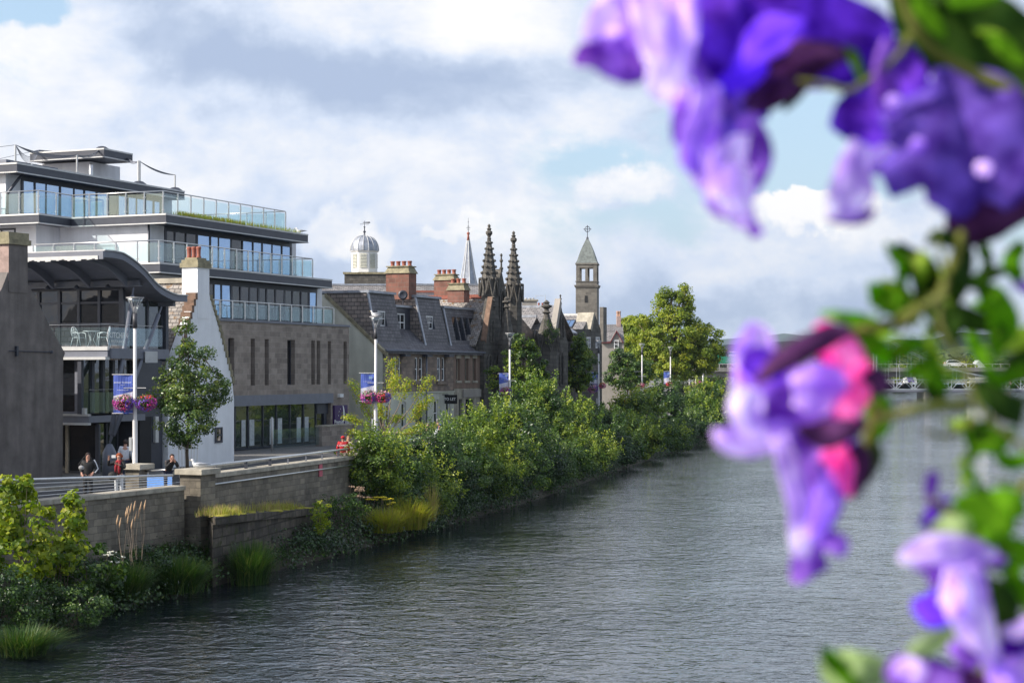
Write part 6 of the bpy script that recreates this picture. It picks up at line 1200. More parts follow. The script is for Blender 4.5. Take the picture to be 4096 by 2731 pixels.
stalks('upright dry seed heads standing against the left river wall', 'dry_grass_stems', [at(128, 52, 1.4), at(136, 52.5, 1.5)], 1.4, None, M['seed'], 1, head=.1)
stalks('white umbel flowers in the shade below the left river wall', 'white_umbel_plant', [at(110, 51.5, 1.0)], .8, None, M['umbel'], 2, head=.09, n=4, umb=True)
stalks('yellow flower heads in the lit patch at the quay end', 'yellow_flowering_plant', [at(374, 72.5, .9), at(382, 72.5, .9), at(390, 73, .9)], 1.0, None, M['yel'], 3, head=.075, n=5, umb=True)
stalks('brown seed umbels standing on the end of the quay ledge', 'seeding_umbel_plant', [at(352, 70, 1.3), at(362, 70, 1.3)], 1.15, None, M['brownh'], 4, head=.1, n=5, umb=True)
plant('ledge_shrub', 'small bright leaved shrub hanging on the old quay face', 'bush', at(322, 66.3, .9), [((0, 0, .7), (.45, .4, .75))], 30, 30, .2, .1, 'leafS', 304, limbs=4)
plant('ledge_shrub', 'dull green weeds growing on the right end of the quay ledge', 'bush', at(345, 69, 1.3), [((0, 0, .6), (1.1, .6, .55))], 40, 36, .22, .09, 'leafB', 305, limbs=4)
plant('pinnacle_shrub', 'small shrub growing out of the church pinnacle', 'bush', UP(549, 332, YD(A(548, -1.6), -1.6)), [((0.2, 0, .2), (.7, .5, 1.0))], 22, 22, .3, .13, 'leafB', 306, limbs=4)
# ================================================================ PEOPLE
def skin(name, vs, es, rs, m, parent, root=0, sub=1):
    me = bpy.data.meshes.new('t'); me.from_pydata([tuple(v) for v in vs], es, []); o = bpy.data.objects.new('t', me); COL.objects.link(o)
    md = o.modifiers.new('s', 'SKIN'); md.use_smooth_shade = True; d = me.skin_vertices[0].data
    for i, r in enumerate(rs): r = r if hasattr(r, '__len__') else (r, r); d[i].radius = r; d[i].use_root = (i == root)
    s = o.modifiers.new('u', 'SUBSURF'); s.levels = sub; s.render_levels = sub
    dg = bpy.context.evaluated_depsgraph_get(); dg.update(); out = bpy.data.meshes.new_from_object(o.evaluated_get(dg)); bpy.data.objects.remove(o); bpy.data.meshes.remove(me)
    out.materials.clear(); out.materials.append(m); out.name = name
    for p in out.polygons: p.use_smooth = True
    q = bpy.data.objects.new(name, out); COL.objects.link(q); q.parent = parent; return q
def person(label, loc, rz, h=1.68, el=(None, None), ha=(None, None), lean=0, top=None, legs=None, hair=None, longhair=False, headtilt=0, cap=None, bag=None, fem=False):
    T = thing('person', loc, label, 'person'); T.rotation_euler = (0, 0, rz); k = h/1.7; T.scale = (k, k, k)
    ln = lambda x, y, z: V((x, y-(z-.9)*math.tan(lean) if z > .9 else y, z-(max(0, z-.9))*(1-math.cos(lean))))
    sx = .165 if fem else .185
    J = dict(pel=V((0, 0, .93)), wai=ln(0, 0, 1.08), che=ln(0, .01, 1.28), nek=ln(0, .01, 1.45), hd=ln(0, -.02-headtilt*.1, 1.575), ht=ln(0, -.02-headtilt*.14, 1.655))
    E = [el[0] or V((.25, .02, 1.14)), el[1] or V((-.25, .02, 1.14))]; Hn = [ha[0] or V((.25, -.1, .90)), ha[1] or V((-.25, -.1, .90))]
    vs = [J['pel'], J['wai'], J['che'], J['nek'], J['hd'], J['ht']]; es = [(0, 1), (1, 2), (2, 3), (3, 4), (4, 5)]; rs = [(.14, .10), (.125, .09), (.15, .10), .055, (.075, .09), (.06, .07)]
    arm = []
    for s in (0, 1):
        sg = 1 if s == 0 else -1; sh_ = ln(sg*sx, .01, 1.39); i = len(vs); vs += [sh_, E[s], Hn[s]]; es += [(2, i), (i, i+1), (i+1, i+2)]; rs += [.06, .043, .028]; arm.append((sh_, E[s], Hn[s]))
        d = (Hn[s]-E[s]).normalized(); pm = Hn[s]+d*.07; j = len(vs); vs.append(pm); es.append((i+2, j)); rs.append((.038, .016)); side = d.cross(V((0, 1, .2))).normalized()
        for f, (o_, l_) in enumerate(((-.028, .062), (-.010, .078), (.010, .072), (.027, .055))): b = len(vs); vs += [pm+side*o_+d*.03, pm+side*o_*1.15+d*(.03+l_)+V((0, -.015, 0))]; es += [(j, b), (b, b+1)]; rs += [.0095, .008]
        b = len(vs); vs += [Hn[s]+side*-.04+d*.03, Hn[s]+side*-.06+d*.07]; es += [(i+2, b), (b, b+1)]; rs += [.011, .009]
    fl = []
    for sg in (1, -1):
        i = len(vs); L_ = [V((sg*.09, 0, .86)), V((sg*.10, -.01, .49)), V((sg*.10, .02, .09)), V((sg*.11, -.13, .035))]; vs += L_; es += [(0, i), (i, i+1), (i+1, i+2), (i+2, i+3)]; rs += [.085, .058, .038, (.035, .028)]; fl.append(L_)
    skin('body', vs, es, rs, M['skin'], T)
    # clothing
    tv = [J['pel']+V((0, 0, -.06)), J['wai'], J['che'], J['nek']+V((0, 0, -.04))]; te = [(0, 1), (1, 2), (2, 3)]; tr = [(.175, .13), (.155, .12), (.18, .13), .075]
    for sh_, e_, h_ in arm: i = len(tv); tv += [sh_, e_, e_+(h_-e_)*.92]; te += [(2, i), (i, i+1), (i+1, i+2)]; tr += [.082, .066, .05]
    skin('jacket', tv, te, tr, top, T)
    tv = [J['pel'], *fl[0][:2], fl[0][2]+V((0, 0, .02)), *fl[1][:2], fl[1][2]+V((0, 0, .02))]; skin('trousers', tv, [(0, 1), (1, 2), (2, 3), (0, 4), (4, 5), (5, 6)], [(.155, .12), .10, .075, .06, .10, .075, .06], legs or M['black'], T)
    m = MB()
    for L_ in fl: m.path([L_[2]+V((0, .05, -.045)), L_[2]+V((0, -.05, -.04)), L_[3]+V((0, -.04, -.01))], [.045, .045, .03], 8)
    def local(mb, nm, mt, sm=True):
        o = mb.build(nm, mt, None, sm); o.parent = T; me = o.data; off = V(o.location); o.location = (0, 0, 0)
        for v in me.vertices: v.co += off
        return o
    local(m, 'shoes', M['black'])
    if hair:
        m = MB(); c = J['hd']+V((0, .018, .035)); m.ball(c, .108, 12, (.88, 1, .95))
        if longhair: m.lathe(J['nek']+V((0, .04, -.10)), [(.02, 0), (.10, .03), (.105, .14), (.09, .2), (.02, .24)], 10)
        # face opening: flatten the hair in front of the face
        for i, v in enumerate(m.v):
            if v.y < c.y-.03 and v.z < c.z+.05: m.v[i] = V((v.x, c.y-.02+(v.y-c.y)*.05, v.z))
        local(m, 'hair', hair)
    if cap: m = MB(); c = J['hd']+V((0, .0, .045)); m.ball(c, .11, 12, (.88, 1, .75)); m.hexa([c+V((x*.07, y, z)) for z in (.0, .015) for x, y in ((-1, -.07), (1, -.07), (.8, -.19), (-.8, -.19))]); local(m, 'cap', cap)
    m = MB(); f = J['hd']+V((0, -.085, 0))
    for s in (-1, 1): m.ball(f+V((s*.032, -.004, .012)), .011, 6)
    local(m, 'eyes', M['black']); m = MB(); m.path([f+V((0, -.002, .02)), f+V((0, -.022, -.012)), f+V((0, -.004, -.02))], [.007, .012, .006], 6); local(m, 'nose', M['skin']); m = MB(); m.path([f+V((-.022, .004, -.042)), f+V((0, -.004, -.044)), f+V((.022, .004, -.042))], [.004, .006, .004], 5); local(m, 'mouth', M['redst'])
    return T, local
M['hairbr'] = mat('dark_brown_hair', (.035, .018, .012), .6); M['hairred'] = mat('auburn_hair', (.30, .07, .02), .6, 0, .3, 12); M['hairbl'] = mat('blond_hair', (.30, .19, .09), .6, 0, .2, 12); M['hairgr'] = mat('grey_hair', (.25, .24, .23), .7)
M['redcl'] = mat('red_hoodie', (.48, .015, .025), .85); M['bluecl'] = mat('blue_jacket', (.03, .10, .45), .8); M['wcl'] = mat('white_shirt', (.66, .68, .74), .85); M['beige'] = mat('beige_jacket', (.48, .40, .34), .85); M['jeans'] = mat('pale_jeans', (.6, .62, .66), .85); M['scarf'] = mat('red_tartan_scarf', (.28, .02, .03), .9, 0, .6, 25); M['navy'] = mat('navy_cloth', (.015, .02, .05), .85); M['greycl'] = mat('light_grey_bag', (.30, .30, .31), .8)
fc = lambda x: x
T, loc_ = person('woman in black jacket with a white sleeve stripe, hands in pockets, behind the railing', at(88, 58.5), .05, 1.69, (V((.27, .05, 1.15)), V((-.27, .03, 1.15))), (V((.19, -.12, 1.0)), V((-.19, -.12, 1.0))), top=M['black'], hair=M['hairbr'], longhair=True, fem=True)
m = MB(); m.path([V((.20, .01, 1.46)), V((.275, .02, 1.33)), V((.335, .04, 1.15)), V((.26, -.10, 1.02))], .024, 6); loc_(m, 'sleeve_stripe', M['wcl'])
B1 = thing('shoulder_bag', at(86.5, 58.2, 3.9), 'pale grey bag hanging at the side of the woman in the black jacket', 'bag'); m = MB(); c = V(B1.location); m.ball(c+V((-.15, -.10, .10)), .10, 10, (1.0, .6, .8)); m.build('bag_body', M['greycl'], B1, True); MB().path([c+V((-.25, -.1, .2)), c+V((-.05, -.15, .45)), c+V((.1, -.05, .6))], .018, 5).build('strap', M['black'], B1)
T, loc_ = person('woman with auburn curly hair and red scarf holding up a phone, behind the railing', at(119, 59.5), -.1, 1.60, (V((.26, -.1, 1.18)), V((-.36, -.12, 1.28))), (V((.09, -.26, 1.30)), V((-.30, -.26, 1.52))), top=M['black'], legs=M['jeans'], hair=M['hairred'], fem=True)
m = MB(); m.lathe(V((0, 0, 1.36)), [(.09, 0), (.13, .03), (.115, .09), (.07, .12)], 12); m.path([V((.05, -.1, 1.4)), V((.07, -.19, 1.2)), V((.06, -.17, .98))], [.05, .06, .04], 8); m.path([V((-.05, -.1, 1.4)), V((-.06, -.19, 1.22)), V((-.07, -.17, 1.02))], [.05, .055, .04], 8); loc_(m, 'scarf', M['scarf'])
m = MB(); rr = random.Random(2)
for i in range(26): t = rr.uniform(0, 6.28); u = rr.uniform(-.1, 1); m.ball(V((.11*math.cos(t)*math.sqrt(max(0, 1-u*u)), .03+.10*abs(math.sin(t))*math.sqrt(max(0, 1-u*u))-.02, 1.60+.11*u)), .038, 6)
loc_(m, 'curls', M['hairred'])
PH = thing('phone', at(113.6, 59.15, 4.33), 'white phone held up by the woman with the red scarf', 'phone'); MB().box(PH.location, (.14, .015, .10)).build('case', M['wpaint'], PH)
BG2 = thing('handbag', at(112.6, 59.3, 3.6), 'black bag at the hip of the woman with the red scarf', 'bag'); m = MB(); m.ball(V(BG2.location)+V((0, 0, .05)), .17, 10, (1, .6, .9)); m.build('bag_body', M['black'], BG2, True)
person('man in a white shirt seen from behind at the restaurant door', at(125.5, 67.5), math.pi, 1.78, top=M['wcl'], legs=M['navy'], hair=M['hairbr'])
person('man in black leaning on the rail by the young tree, hands to his face', at(168, 61.9), .5, 1.62, (V((.22, -.52, 1.08)), V((-.2, -.52, 1.08))), (V((.07, -.62, 1.30)), V((-.07, -.62, 1.30))), lean=.62, top=M['black'], legs=M['navy'], hair=M['hairbr'], headtilt=.2)
T, loc_ = person('man in red hoodie and red cap walking by the handrail', at(343, 74.6), .05, 1.66, top=M['redcl'], legs=M['beige'], cap=M['redcl'], hair=M['hairbr'])
o = lettering('CANADA', (0, 0, 0), (1, 0, 0), (0, 0, 1), .115, M['textw'], None, bold=.02)
off = V(o.location); me = o.data
for v in me.vertices: v.co += off+V((0, -.185, 1.235))
o.location = (0, 0, 0); o.parent = T
person('woman with long blond hair behind the man in the red hoodie', at(348.5, 75.6), .1, 1.62, top=M['beige'], legs=M['beige'], hair=M['hairbl'], longhair=True, fem=True)
T, loc_ = person('person in beige jacket and sunglasses near the second lamp post', at(361.5, 75.8), .1, 1.62, (V((.24, 0, 1.16)), V((-.24, 0, 1.16))), (V((.08, -.2, 1.1)), V((-.08, -.2, 1.1))), top=M['beige'], legs=M['navy'], hair=M['hairbr'])
m = MB(); m.hexa([V((x, y, z)) for z in (1.575, 1.605) for x, y in ((-.065, -.115), (.065, -.115), (.065, -.10), (-.065, -.10))]); loc_(m, 'sunglasses', M['black'])
person('bald man in dark jacket among the group by the arched door', at(428, 92), .1, 1.66, top=M['black'], hair=M['hairgr'])
person('man in a bright blue jacket seen from behind in the group by the arched door', at(438, 97), math.pi-.5, 1.75, top=M['bluecl'], hair=M['hairgr'])
person('woman in a white top in the group by the arched door', at(439.5, 91), .2, 1.62, top=M['wcl'], hair=M['hairbr'], fem=True)
person('person in dark coat just right of the bright blue jacket', at(444.5, 98.5), .3, 1.66, top=M['navy'], hair=M['hairbr'])
person('walker on the far footbridge', V((UP(1011, 0, 299).x, 299.4, 3.95)), 1.2, 1.7, top=M['fl_palepink'], legs=M['navy'], hair=M['hairbr'])
# ================================================================ GULLS
M['gullw'] = mat('gull_white', (.78, .78, .78), .8, 0, .04); M['gullg'] = mat('gull_grey', (.32, .34, .38), .8, 0, .08); M['beak'] = mat('gull_beak', (.6, .4, .08), .5)
def gull(label, loc, rz, s=1, sit=False):
    T = thing('gull', loc, label, 'gull', 'gulls'); T.rotation_euler = (0, 0, rz); T.scale = (s, s, s); zl = .02 if sit else .12
    def loc_(mb, nm, mt):
        o = mb.build(nm, mt, None, True); off = V(o.location); o.location = (0, 0, 0); o.parent = T
        for v in o.data.vertices: v.co += off
    m = MB(); m.path([V((.30, 0, zl+.09)), V((.22, 0, zl+.09)), V((.1, 0, zl+.08)), V((-.03, 0, zl+.075)), V((-.13, 0, zl+.10)), V((-.165, 0, zl+.16)), V((-.17, 0, zl+.21)), V((-.20, 0, zl+.235)), V((-.235, 0, zl+.235))], [.012, .03, .065, .085, .07, .04, .036, .042, .02], 10); loc_(m, 'body', M['gullw'])
    m = MB(); m.path([V((-.225, 0, zl+.235)), V((-.285, 0, zl+.225))], [.013, .004], 6); loc_(m, 'beak', M['beak'])
    for sg in (-1, 1): m = MB(); m.path([V((-.08, sg*.055, zl+.12)), V((.05, sg*.07, zl+.12)), V((.2, sg*.04, zl+.11)), V((.38, sg*.012, zl+.095))], [.02, .04, .03, .005], 8); loc_(m, 'wing', M['gullg'])
    if not sit: m = MB(); [m.tube(V((.02, sg*.03, 0)), V((.01, sg*.03, zl+.04)), .007, n=5) for sg in (-1, 1)]; loc_(m, 'legs', M['beak'])
    return T
gull('white gull resting on the cap of the big stone pier', V((pc.x-.1, pc.y-.1, 3.86)), .1, 1.15, True)
p = lamp_pos[1]; gull('gull sitting on the top of the second street lamp', V((p.x-.02, p.y, CH-(316.5-HY)*88/FP+.01)), .0, 1.05, True)
gull('gull standing on the corner of the hotel roof slab', L(A(300, 4.2), 4.2, 16.1), .0, 1.2)
# ================================================================ VEHICLES
M['car'] = mat('silver_car_paint', (.50, .53, .58), .25, .4, .03); M['carw'] = mat('white_car_paint', (.75, .75, .75), .3, 0, .03); M['carr'] = mat('red_car_paint', (.45, .03, .03), .3, 0, .03); M['tyre'] = mat('tyre_rubber', (.02, .02, .02), .85); M['rim'] = mat('alloy_rim', (.5, .5, .5), .35, .8); M['tail'] = mat('tail_light', (.5, .02, .02), .3)
def car(label, loc, rz, m_, van=False, nm='parked_car', s=1, stripe=False):
    T = thing(nm, loc, label, 'van' if van else 'car'); T.rotation_euler = (0, 0, rz); T.scale = (s,)*3
    def lo(mb, n_, mt, par=None, sm=False):
        o = mb.build(n_, mt, None, sm); off = V(o.location); o.location = (0, 0, 0); o.parent = par or T
        for v in o.data.vertices: v.co += off
        return o
    if van: pf = [(-2.4, .35), (2.4, .35), (2.45, .9), (2.1, 1.15), (1.55, 1.9), (1.3, 2.05), (-2.3, 2.05), (-2.42, 1.8)]; gl = [(-.4, 1.15), (2.0, 1.15), (1.5, 1.85), (-.4, 1.85)]
    else: pf = [(-2.1, .32), (2.1, .32), (2.15, .62), (1.95, .82), (1.1, .95), (.35, 1.42), (-.2, 1.5), (-1.5, 1.46), (-2.0, 1.0), (-2.14, .85)]; gl = [(-1.85, 1.0), (.95, .97), (.3, 1.37), (-.2, 1.43), (-1.45, 1.4)]
    m = MB(); w = .86; n_ = len(pf); vs = []
    for y, k in ((-w, 1), (-w*.99, 1), (w*.99, 1), (w, 1)): vs += [V((x*(.97 if abs(y) == w else 1), y*(1-.12*max(0, z-.9)/.6), z)) for x, z in pf]
    m.v = [v for v in vs]; 
    for r in range(3): m.f += [(r*n_+i, r*n_+(i+1) % n_, (r+1)*n_+(i+1) % n_, (r+1)*n_+i) for i in range(n_)]
    m.f += [tuple(range(n_))[::-1], tuple(range(3*n_, 4*n_))]; m.m = [0]*len(m.f); b = lo(m, 'body', m_)
    for sg in (-1, 1):
        m = MB(); m.prism([V((x, sg*(w*(1-.12*max(0, z-.9)/.6)+.004), z)) for x, z in gl], V((0, sg*.006, 0))); lo(m, 'side_window', M['wind'])
        for x in (-1.35, 1.35): m = MB(); m.tube(V((x, sg*.70, .32)), V((x, sg*.88, .32)), .32, n=18); wh = lo(m, 'wheel', M['tyre']); m = MB(); m.tube(V((x, sg*.885, .32)), V((x, sg*.895, .32)), .2, n=12); lo(m, 'rim', M['rim'])
        m = MB(); m.box((-2.09, sg*.68, .92 if not van else 1.0), (.12, .22, .3)); lo(m, 'tail_light', M['tail']); m = MB(); m.box((2.06, sg*.6, .70), (.14, .3, .14)); lo(m, 'headlight', M['wpaint'])
    m = MB(); m.prism([V((-1.93, -.6, 1.08)), V((-1.93, .6, 1.08)), V((-1.56, .55, 1.40)), V((-1.56, -.55, 1.40))], V((-.03, 0, .03))) if not van else m.box((-2.43, 0, 1.5), (.04, 1.3, .5)); lo(m, 'rear_window', M['wind'])
    if stripe: m = MB(); [m.prism([V((-1.8, sg*.85, .5)), V((-.6, sg*.85, .5)), V((-1.3, sg*.80, 1.9)), V((-2.2, sg*.80, 1.9))], V((0, sg*.03, 0))) for sg in (-1, 1)]; lo(m, 'purple_panel', M['fl_violet'])
    return T
car('silver hatchback parked on the street behind the bushes', V((UP(610, 0, 205).x, 205, ST)), 2.15, M['car'])
car('white van parked further left, just behind the silver hatchback', V((UP(606, 0, 216).x, 216, ST)), 2.0, M['carw'], van=True)
# ================================================================ FAR SIDE: ROAD BRIDGE, TRUCK, FOOTBRIDGE, TREES, HILLS
RB = thing('road_bridge', V((70, 440, 0)), 'long flat concrete road bridge crossing the river in the distance', 'bridge'); Yb = 440; kb = Yb/FP; xb = lambda px: (px-512)*kb; zb_ = lambda y: CH-(y-HY)*kb
M['conc'] = mat('bridge_concrete', (.20, .195, .185), .9, 0, .12, .4, stain=.2); M['concd'] = mat('underside_concrete', (.16, .155, .15), .9, 0, .15, .4)
MB().box(((xb(600)+xb(1080))/2, Yb+6, (zb_(367.5)+zb_(371.5))/2), (xb(1080)-xb(600), 12, zb_(367.5)-zb_(371.5))).build('parapet_beam', M['conc'], RB); MB().box(((xb(600)+xb(1080))/2, Yb+6.5, (zb_(371.5)+zb_(377))/2-.02), (xb(1080)-xb(600), 10.4, zb_(371.5)-zb_(377))).build('girder', M['concd'], RB)
for px in (640, 700, 770, 850, 930, 1010): MB().box((xb(px), Yb+6.5, zb_(377)/2-1), (1.6, 9, zb_(377)+1.9)).build('bridge_pier', M['conc'], RB)
m = MB(); [m.tube((xb(600)+i*2.2, Yb+.3, zb_(367.5)), (xb(600)+i*2.2, Yb+.3, zb_(367.5)+.9), .05, n=4) for i in range(54)]; m.tube((xb(600), Yb+.3, zb_(367.5)+.9), (xb(1080), Yb+.3, zb_(367.5)+.9), .06, n=5); m.build('bridge_rail', M['lip'], RB)
TR = thing('lorry', V((xb(730), Yb+3, zb_(367.4))), 'green curtain sided lorry crossing the concrete bridge', 'lorry'); zt_ = zb_(367.4); m = MB(); M['lgreen'] = mat('lorry_green', (.01, .19, .10), .55, 0, .05)
m.prism([V((x, Yb+1.8, z)) for x, z in ((xb(712), zt_+1.1), (xb(765), zt_+1.1), (xb(765), zt_+3.9), (xb(726), zt_+4.0), (xb(718), zt_+3.7), (xb(712), zt_+3.0))], V((0, 2.5, 0))); m.build('curtain_side', M['lgreen'], TR)
m = MB(); m.path([V((xb(x), Yb+1.75, zt_+z)) for x, z in ((711.5, 3.0), (718, 3.8), (726, 4.1), (765, 4.0))], .1, 6); m.build('roof_edge', M['wpaint'], TR); MB().box(((xb(712)+xb(765))/2, Yb+3, zt_+.95), (xb(765)-xb(712), 2.4, .25)).build('chassis', M['dark'], TR)
for px in (716, 721, 726, 750, 757): MB().tube((xb(px), Yb+1.8, zt_+.5), (xb(px), Yb+2.2, zt_+.5), .5, n=14).build('wheel', M['tyre'], TR)
m = MB(); m.prism([V((x, Yb+1.9, z)) for x, z in ((xb(701), zt_+.5), (xb(710.5), zt_+.5), (xb(710.5), zt_+3.0), (xb(705), zt_+3.0), (xb(701.5), zt_+2.2))], V((0, 2.3, 0))); m.build('cab', M['wpaint'], TR); MB().box((xb(704), Yb+1.85, zt_+2.1), (1.3, .05, .7)).build('cab_window', M['wind'], TR)
lettering('www.edscantiers.com', V((xb(742), Yb+1.78, zt_+3.0)), (1, 0, 0), (0, 0, 1), .75, M['textw'], TR)
car('white hatchback driving on the distant road bridge', V((xb(958), Yb+3, zt_+.02)), 0, M['carw'], s=1.3, nm='distant_car'); car('red hatchback driving on the distant road bridge', V((xb(862), Yb+3, zt_+.02)), 0, M['carr'], s=1.25, nm='distant_car')
for ob in bpy.data.objects:
    if ob.get('label', '').startswith('white hatchback'): ob.location.z = zb_(367.5)+.01
car('white and purple van on the far bank below the road bridge', V((UP(917, 0, 470).x, 470, 3.4)), 0, M['carw'], van=True, s=1.5, nm='distant_van', stripe=True)
FB = thing('footbridge', V((90, 300, 0)), 'pale steel lattice footbridge with suspension cables over the river', 'bridge'); kf = 300/FP; xf = lambda px: (px-512)*kf; zf = lambda y: CH-(y-HY)*kf; M['fbr'] = mat('footbridge_paint', (.36, .40, .44), .5, .1, .06)
MB().box(((xf(806)+xf(1200))/2, 301.2, zf(390.2)-.12), (xf(1200)-xf(806), 2.4, .3)).build('deck', M['steel'], FB); m = MB(); mt = MB(); x = xf(806)
for Yf in (300.05, 302.4):
    for z in (zf(389.3), zf(379.6)): m.tube((xf(806), Yf, z), (xf(1200), Yf, z), .07, n=5)
    x = xf(806)
    while x < xf(1200): m.tube((x, Yf, zf(389.3)), (x+1.6, Yf, zf(379.6)), .045, n=4); m.tube((x+1.6, Yf, zf(379.6)), (x+3.2, Yf, zf(389.3)), .045, n=4); m.tube((x, Yf, zf(389.3)), (x, Yf, zf(379.6)), .06, n=4); x += 3.2
m.build('lattice_parapet', M['fbr'], FB)
tp_ = zf(331)
for px in (877, 1150):
    for Yf in (300, 302.5): MB().lathe(V((xf(px), Yf, 0)), [(.32, -1), (.26, 4), (.18, tp_-.3), (.26, tp_-.2), (.05, tp_+.3)], 10).build('pylon', M['fbr'], FB, True)
    MB().box((xf(px), 301.25, tp_-1.2), (.15, 2.5, .4)).build('pylon_beam', M['fbr'], FB)
m = MB()
for Yf in (300, 302.5):
    def cab(x): t = (x-xf(877))/(xf(1150)-xf(877)); return zf(378)+(tp_-zf(378))*(2*t-1)**2
    xs = np.linspace(xf(877), xf(1150), 25); m.path([V((x, Yf, cab(x))) for x in xs], .06, 5); m.path([V((xf(877), Yf, tp_)), V((xf(806), Yf, 4.5))], .06, 5)
    for x in xs[1:-1]: m.tube((x, Yf, zf(380)), (x, Yf, cab(x)), .025, n=4)
m.build('cables', M['fbr'], FB)
MB().box((xf(1003), 301.2, 1.0), (2.2, 2.6, 4.6)).build('bridge_pier', M['concd'], FB)
for i, (px, Y, h, w, lb) in enumerate([(858, 520, 9, 6, 'round tree on the far bank left of the footbridge pylon'), (868, 560, 12, 5, 'taller tree on the far bank behind the footbridge pylon'), (966, 560, 11, 7, 'olive green tree on the far bank above the white hatchback'), (1018, 480, 8, 6, 'tree at the right end of the far bank'), (903, 600, 8, 7, 'tree on the far bank at the middle of the road bridge'), (705, 520, 9, 7, 'small round tree behind the green lorry'), (722, 560, 6, 7, 'low tree behind the front end of the lorry'), (800, 540, 9, 8, 'tree on the far bank hidden behind the hanging petunia')]):
    plant('far_bank_tree', lb, 'tree', at(px, Y, 2.2), [((0, 0, h*.55), (w*.5, w*.5, h*.42)), ((w*.25, 0, h*.4), (w*.4, w*.4, h*.3)), ((-w*.28, 0, h*.38), (w*.35, w*.4, h*.3))], 45, 30, 1.0, .8, 'leafL' if i % 2 == 0 else 'leafB', 400+i, .25, group='trees on the far bank', limbs=4)
hed = [(676, 300, 3.4, 7, 'dark hedge left of the concrete bridge supports'), (712, 310, 3.6, 9, 'dark hedge in front of the concrete bridge'), (735, 320, 3.2, 8, 'dark hedge right of the short white pole')]
for i, (px, Y, h, w, lb) in enumerate(hed): plant('hedge', lb, 'hedge', at(px, Y), [((0, 0, h*.45), (w*.6, 1.5, h*.5))], 60, 36, .7, .4, 'farleaf', 450+i, limbs=2)
FH = thing('far_house', at(977, 640, 2.2), 'tiny cream house with pointed roof beyond the far bank trees', 'house'); m = MB(); p = V(FH.location); m.box(p+V((0, 0, 2.5)), (7, 6, 5)); m.build('wall', M['cream'], FH); MB().prism([p+V((-3.8, -3.3, 5)), p+V((3.8, -3.3, 5)), p+V((0, -3.3, 9))], V((0, 6.6, 0))).build('roof', M['lip'], FH)
# far wooded hills
def hills(name, Y0, Y1, x0, x1, f, m, nx=90, ny=14, seed=0, z0=2):
    mb = MB(); vs = []
    for j in range(ny):
        t = j/(ny-1); Y = Y0+(Y1-Y0)*t
        for i in range(nx): X = (x0+(x1-x0)*i/(nx-1))*Y/Y1; px = 512+FP*X/Y; vs.append(V((X, Y, z0+(f(px)*(math.sin(t*math.pi/2)**1.3))*(1+.12*mnoise.noise(V((X*.002, Y*.002, seed))))+(4+t*10)*mnoise.noise(V((X*.02, Y*.02, seed))))))
    mb.v = vs; mb.f = [(j*nx+i, j*nx+i+1, (j+1)*nx+i+1, (j+1)*nx+i) for j in range(ny-1) for i in range(nx-1)]; mb.m = [0]*len(mb.f); return tag(mb.build(name, m, smooth=True), kind='structure')
fm, n, p = nt('wooded_fields'); p.inputs['Roughness'].default_value = 1; p.inputs['Specular IOR Level'].default_value = 0; tc = n.nodes.new('ShaderNodeTexCoord'); vo = n.nodes.new('ShaderNodeTexVoronoi'); vo.inputs['Scale'].default_value = .0035; lk(n, tc.outputs['Object'], vo.inputs['Vector'])
sp_ = n.nodes.new('ShaderNodeSeparateColor'); lk(n, vo.outputs['Color'], sp_.inputs[0]); r = n.nodes.new('ShaderNodeValToRGB'); r.color_ramp.interpolation = 'CONSTANT'; e = r.color_ramp.elements; e[0].color = (.03, .05, .02, 1); e[1].position = .45; e[1].color = (.05, .07, .025, 1)
for ps, c in ((.66, (.30, .25, .12)), (.78, (.10, .14, .04)), (.9, (.04, .06, .025))): q = e.new(ps); q.color = c4(c)
lk(n, sp_.outputs[0], r.inputs[0]); nz = n.nodes.new('ShaderNodeTexNoise'); nz.inputs['Scale'].default_value = .05; nz.inputs['Detail'].default_value = 6; lk(n, tc.outputs['Object'], nz.inputs['Vector']); mx = n.nodes.new('ShaderNodeMix'); mx.data_type = 'RGBA'; mx.blend_type = 'MULTIPLY'; mx.inputs[0].default_value = .8; lk(n, r.outputs[0], mx.inputs[6]); lk(n, nz.outputs['Fac'], mx.inputs[7]); lk(n, mx.outputs[2], p.inputs['Base Color'])
hills('hills', 900, 3300, -1600, 2000, lambda px: 62-18*math.exp(-((px-700)/60)**2)+10*math.sin(px*.013), fm, seed=1)
hills('far_hills', 4200, 8500, -3200, 4600, lambda px: 120+45*math.exp(-((px-790)/90)**2)+25*math.exp(-((px-900)/60)**2), M['farleaf'], seed=2)
# woodland on the near side of the hills
rng = np.random.default_rng(12); P_, N_, R_ = [], [], []
for k in range(420):
    Y = rng.uniform(760, 1700); px = rng.uniform(640, 1080); X = (px-512)/FP*Y; g_ = rng.normal(0, 1, (26, 3)); z = 2+(Y-900)/2400*30*(Y > 900)+6; P_.append(np.array([X, Y, z])+g_*np.array([5, 5, 3.4])); N_.append(g_+np.array([0, 0, .7])); R_.append(rng.random(26))
tag(leafcloud('far_woodland', np.concatenate(P_), np.concatenate(N_), 4.2, M['farleaf'], None, rng, wide=.95, rnd=np.concatenate(R_)), kind='stuff')
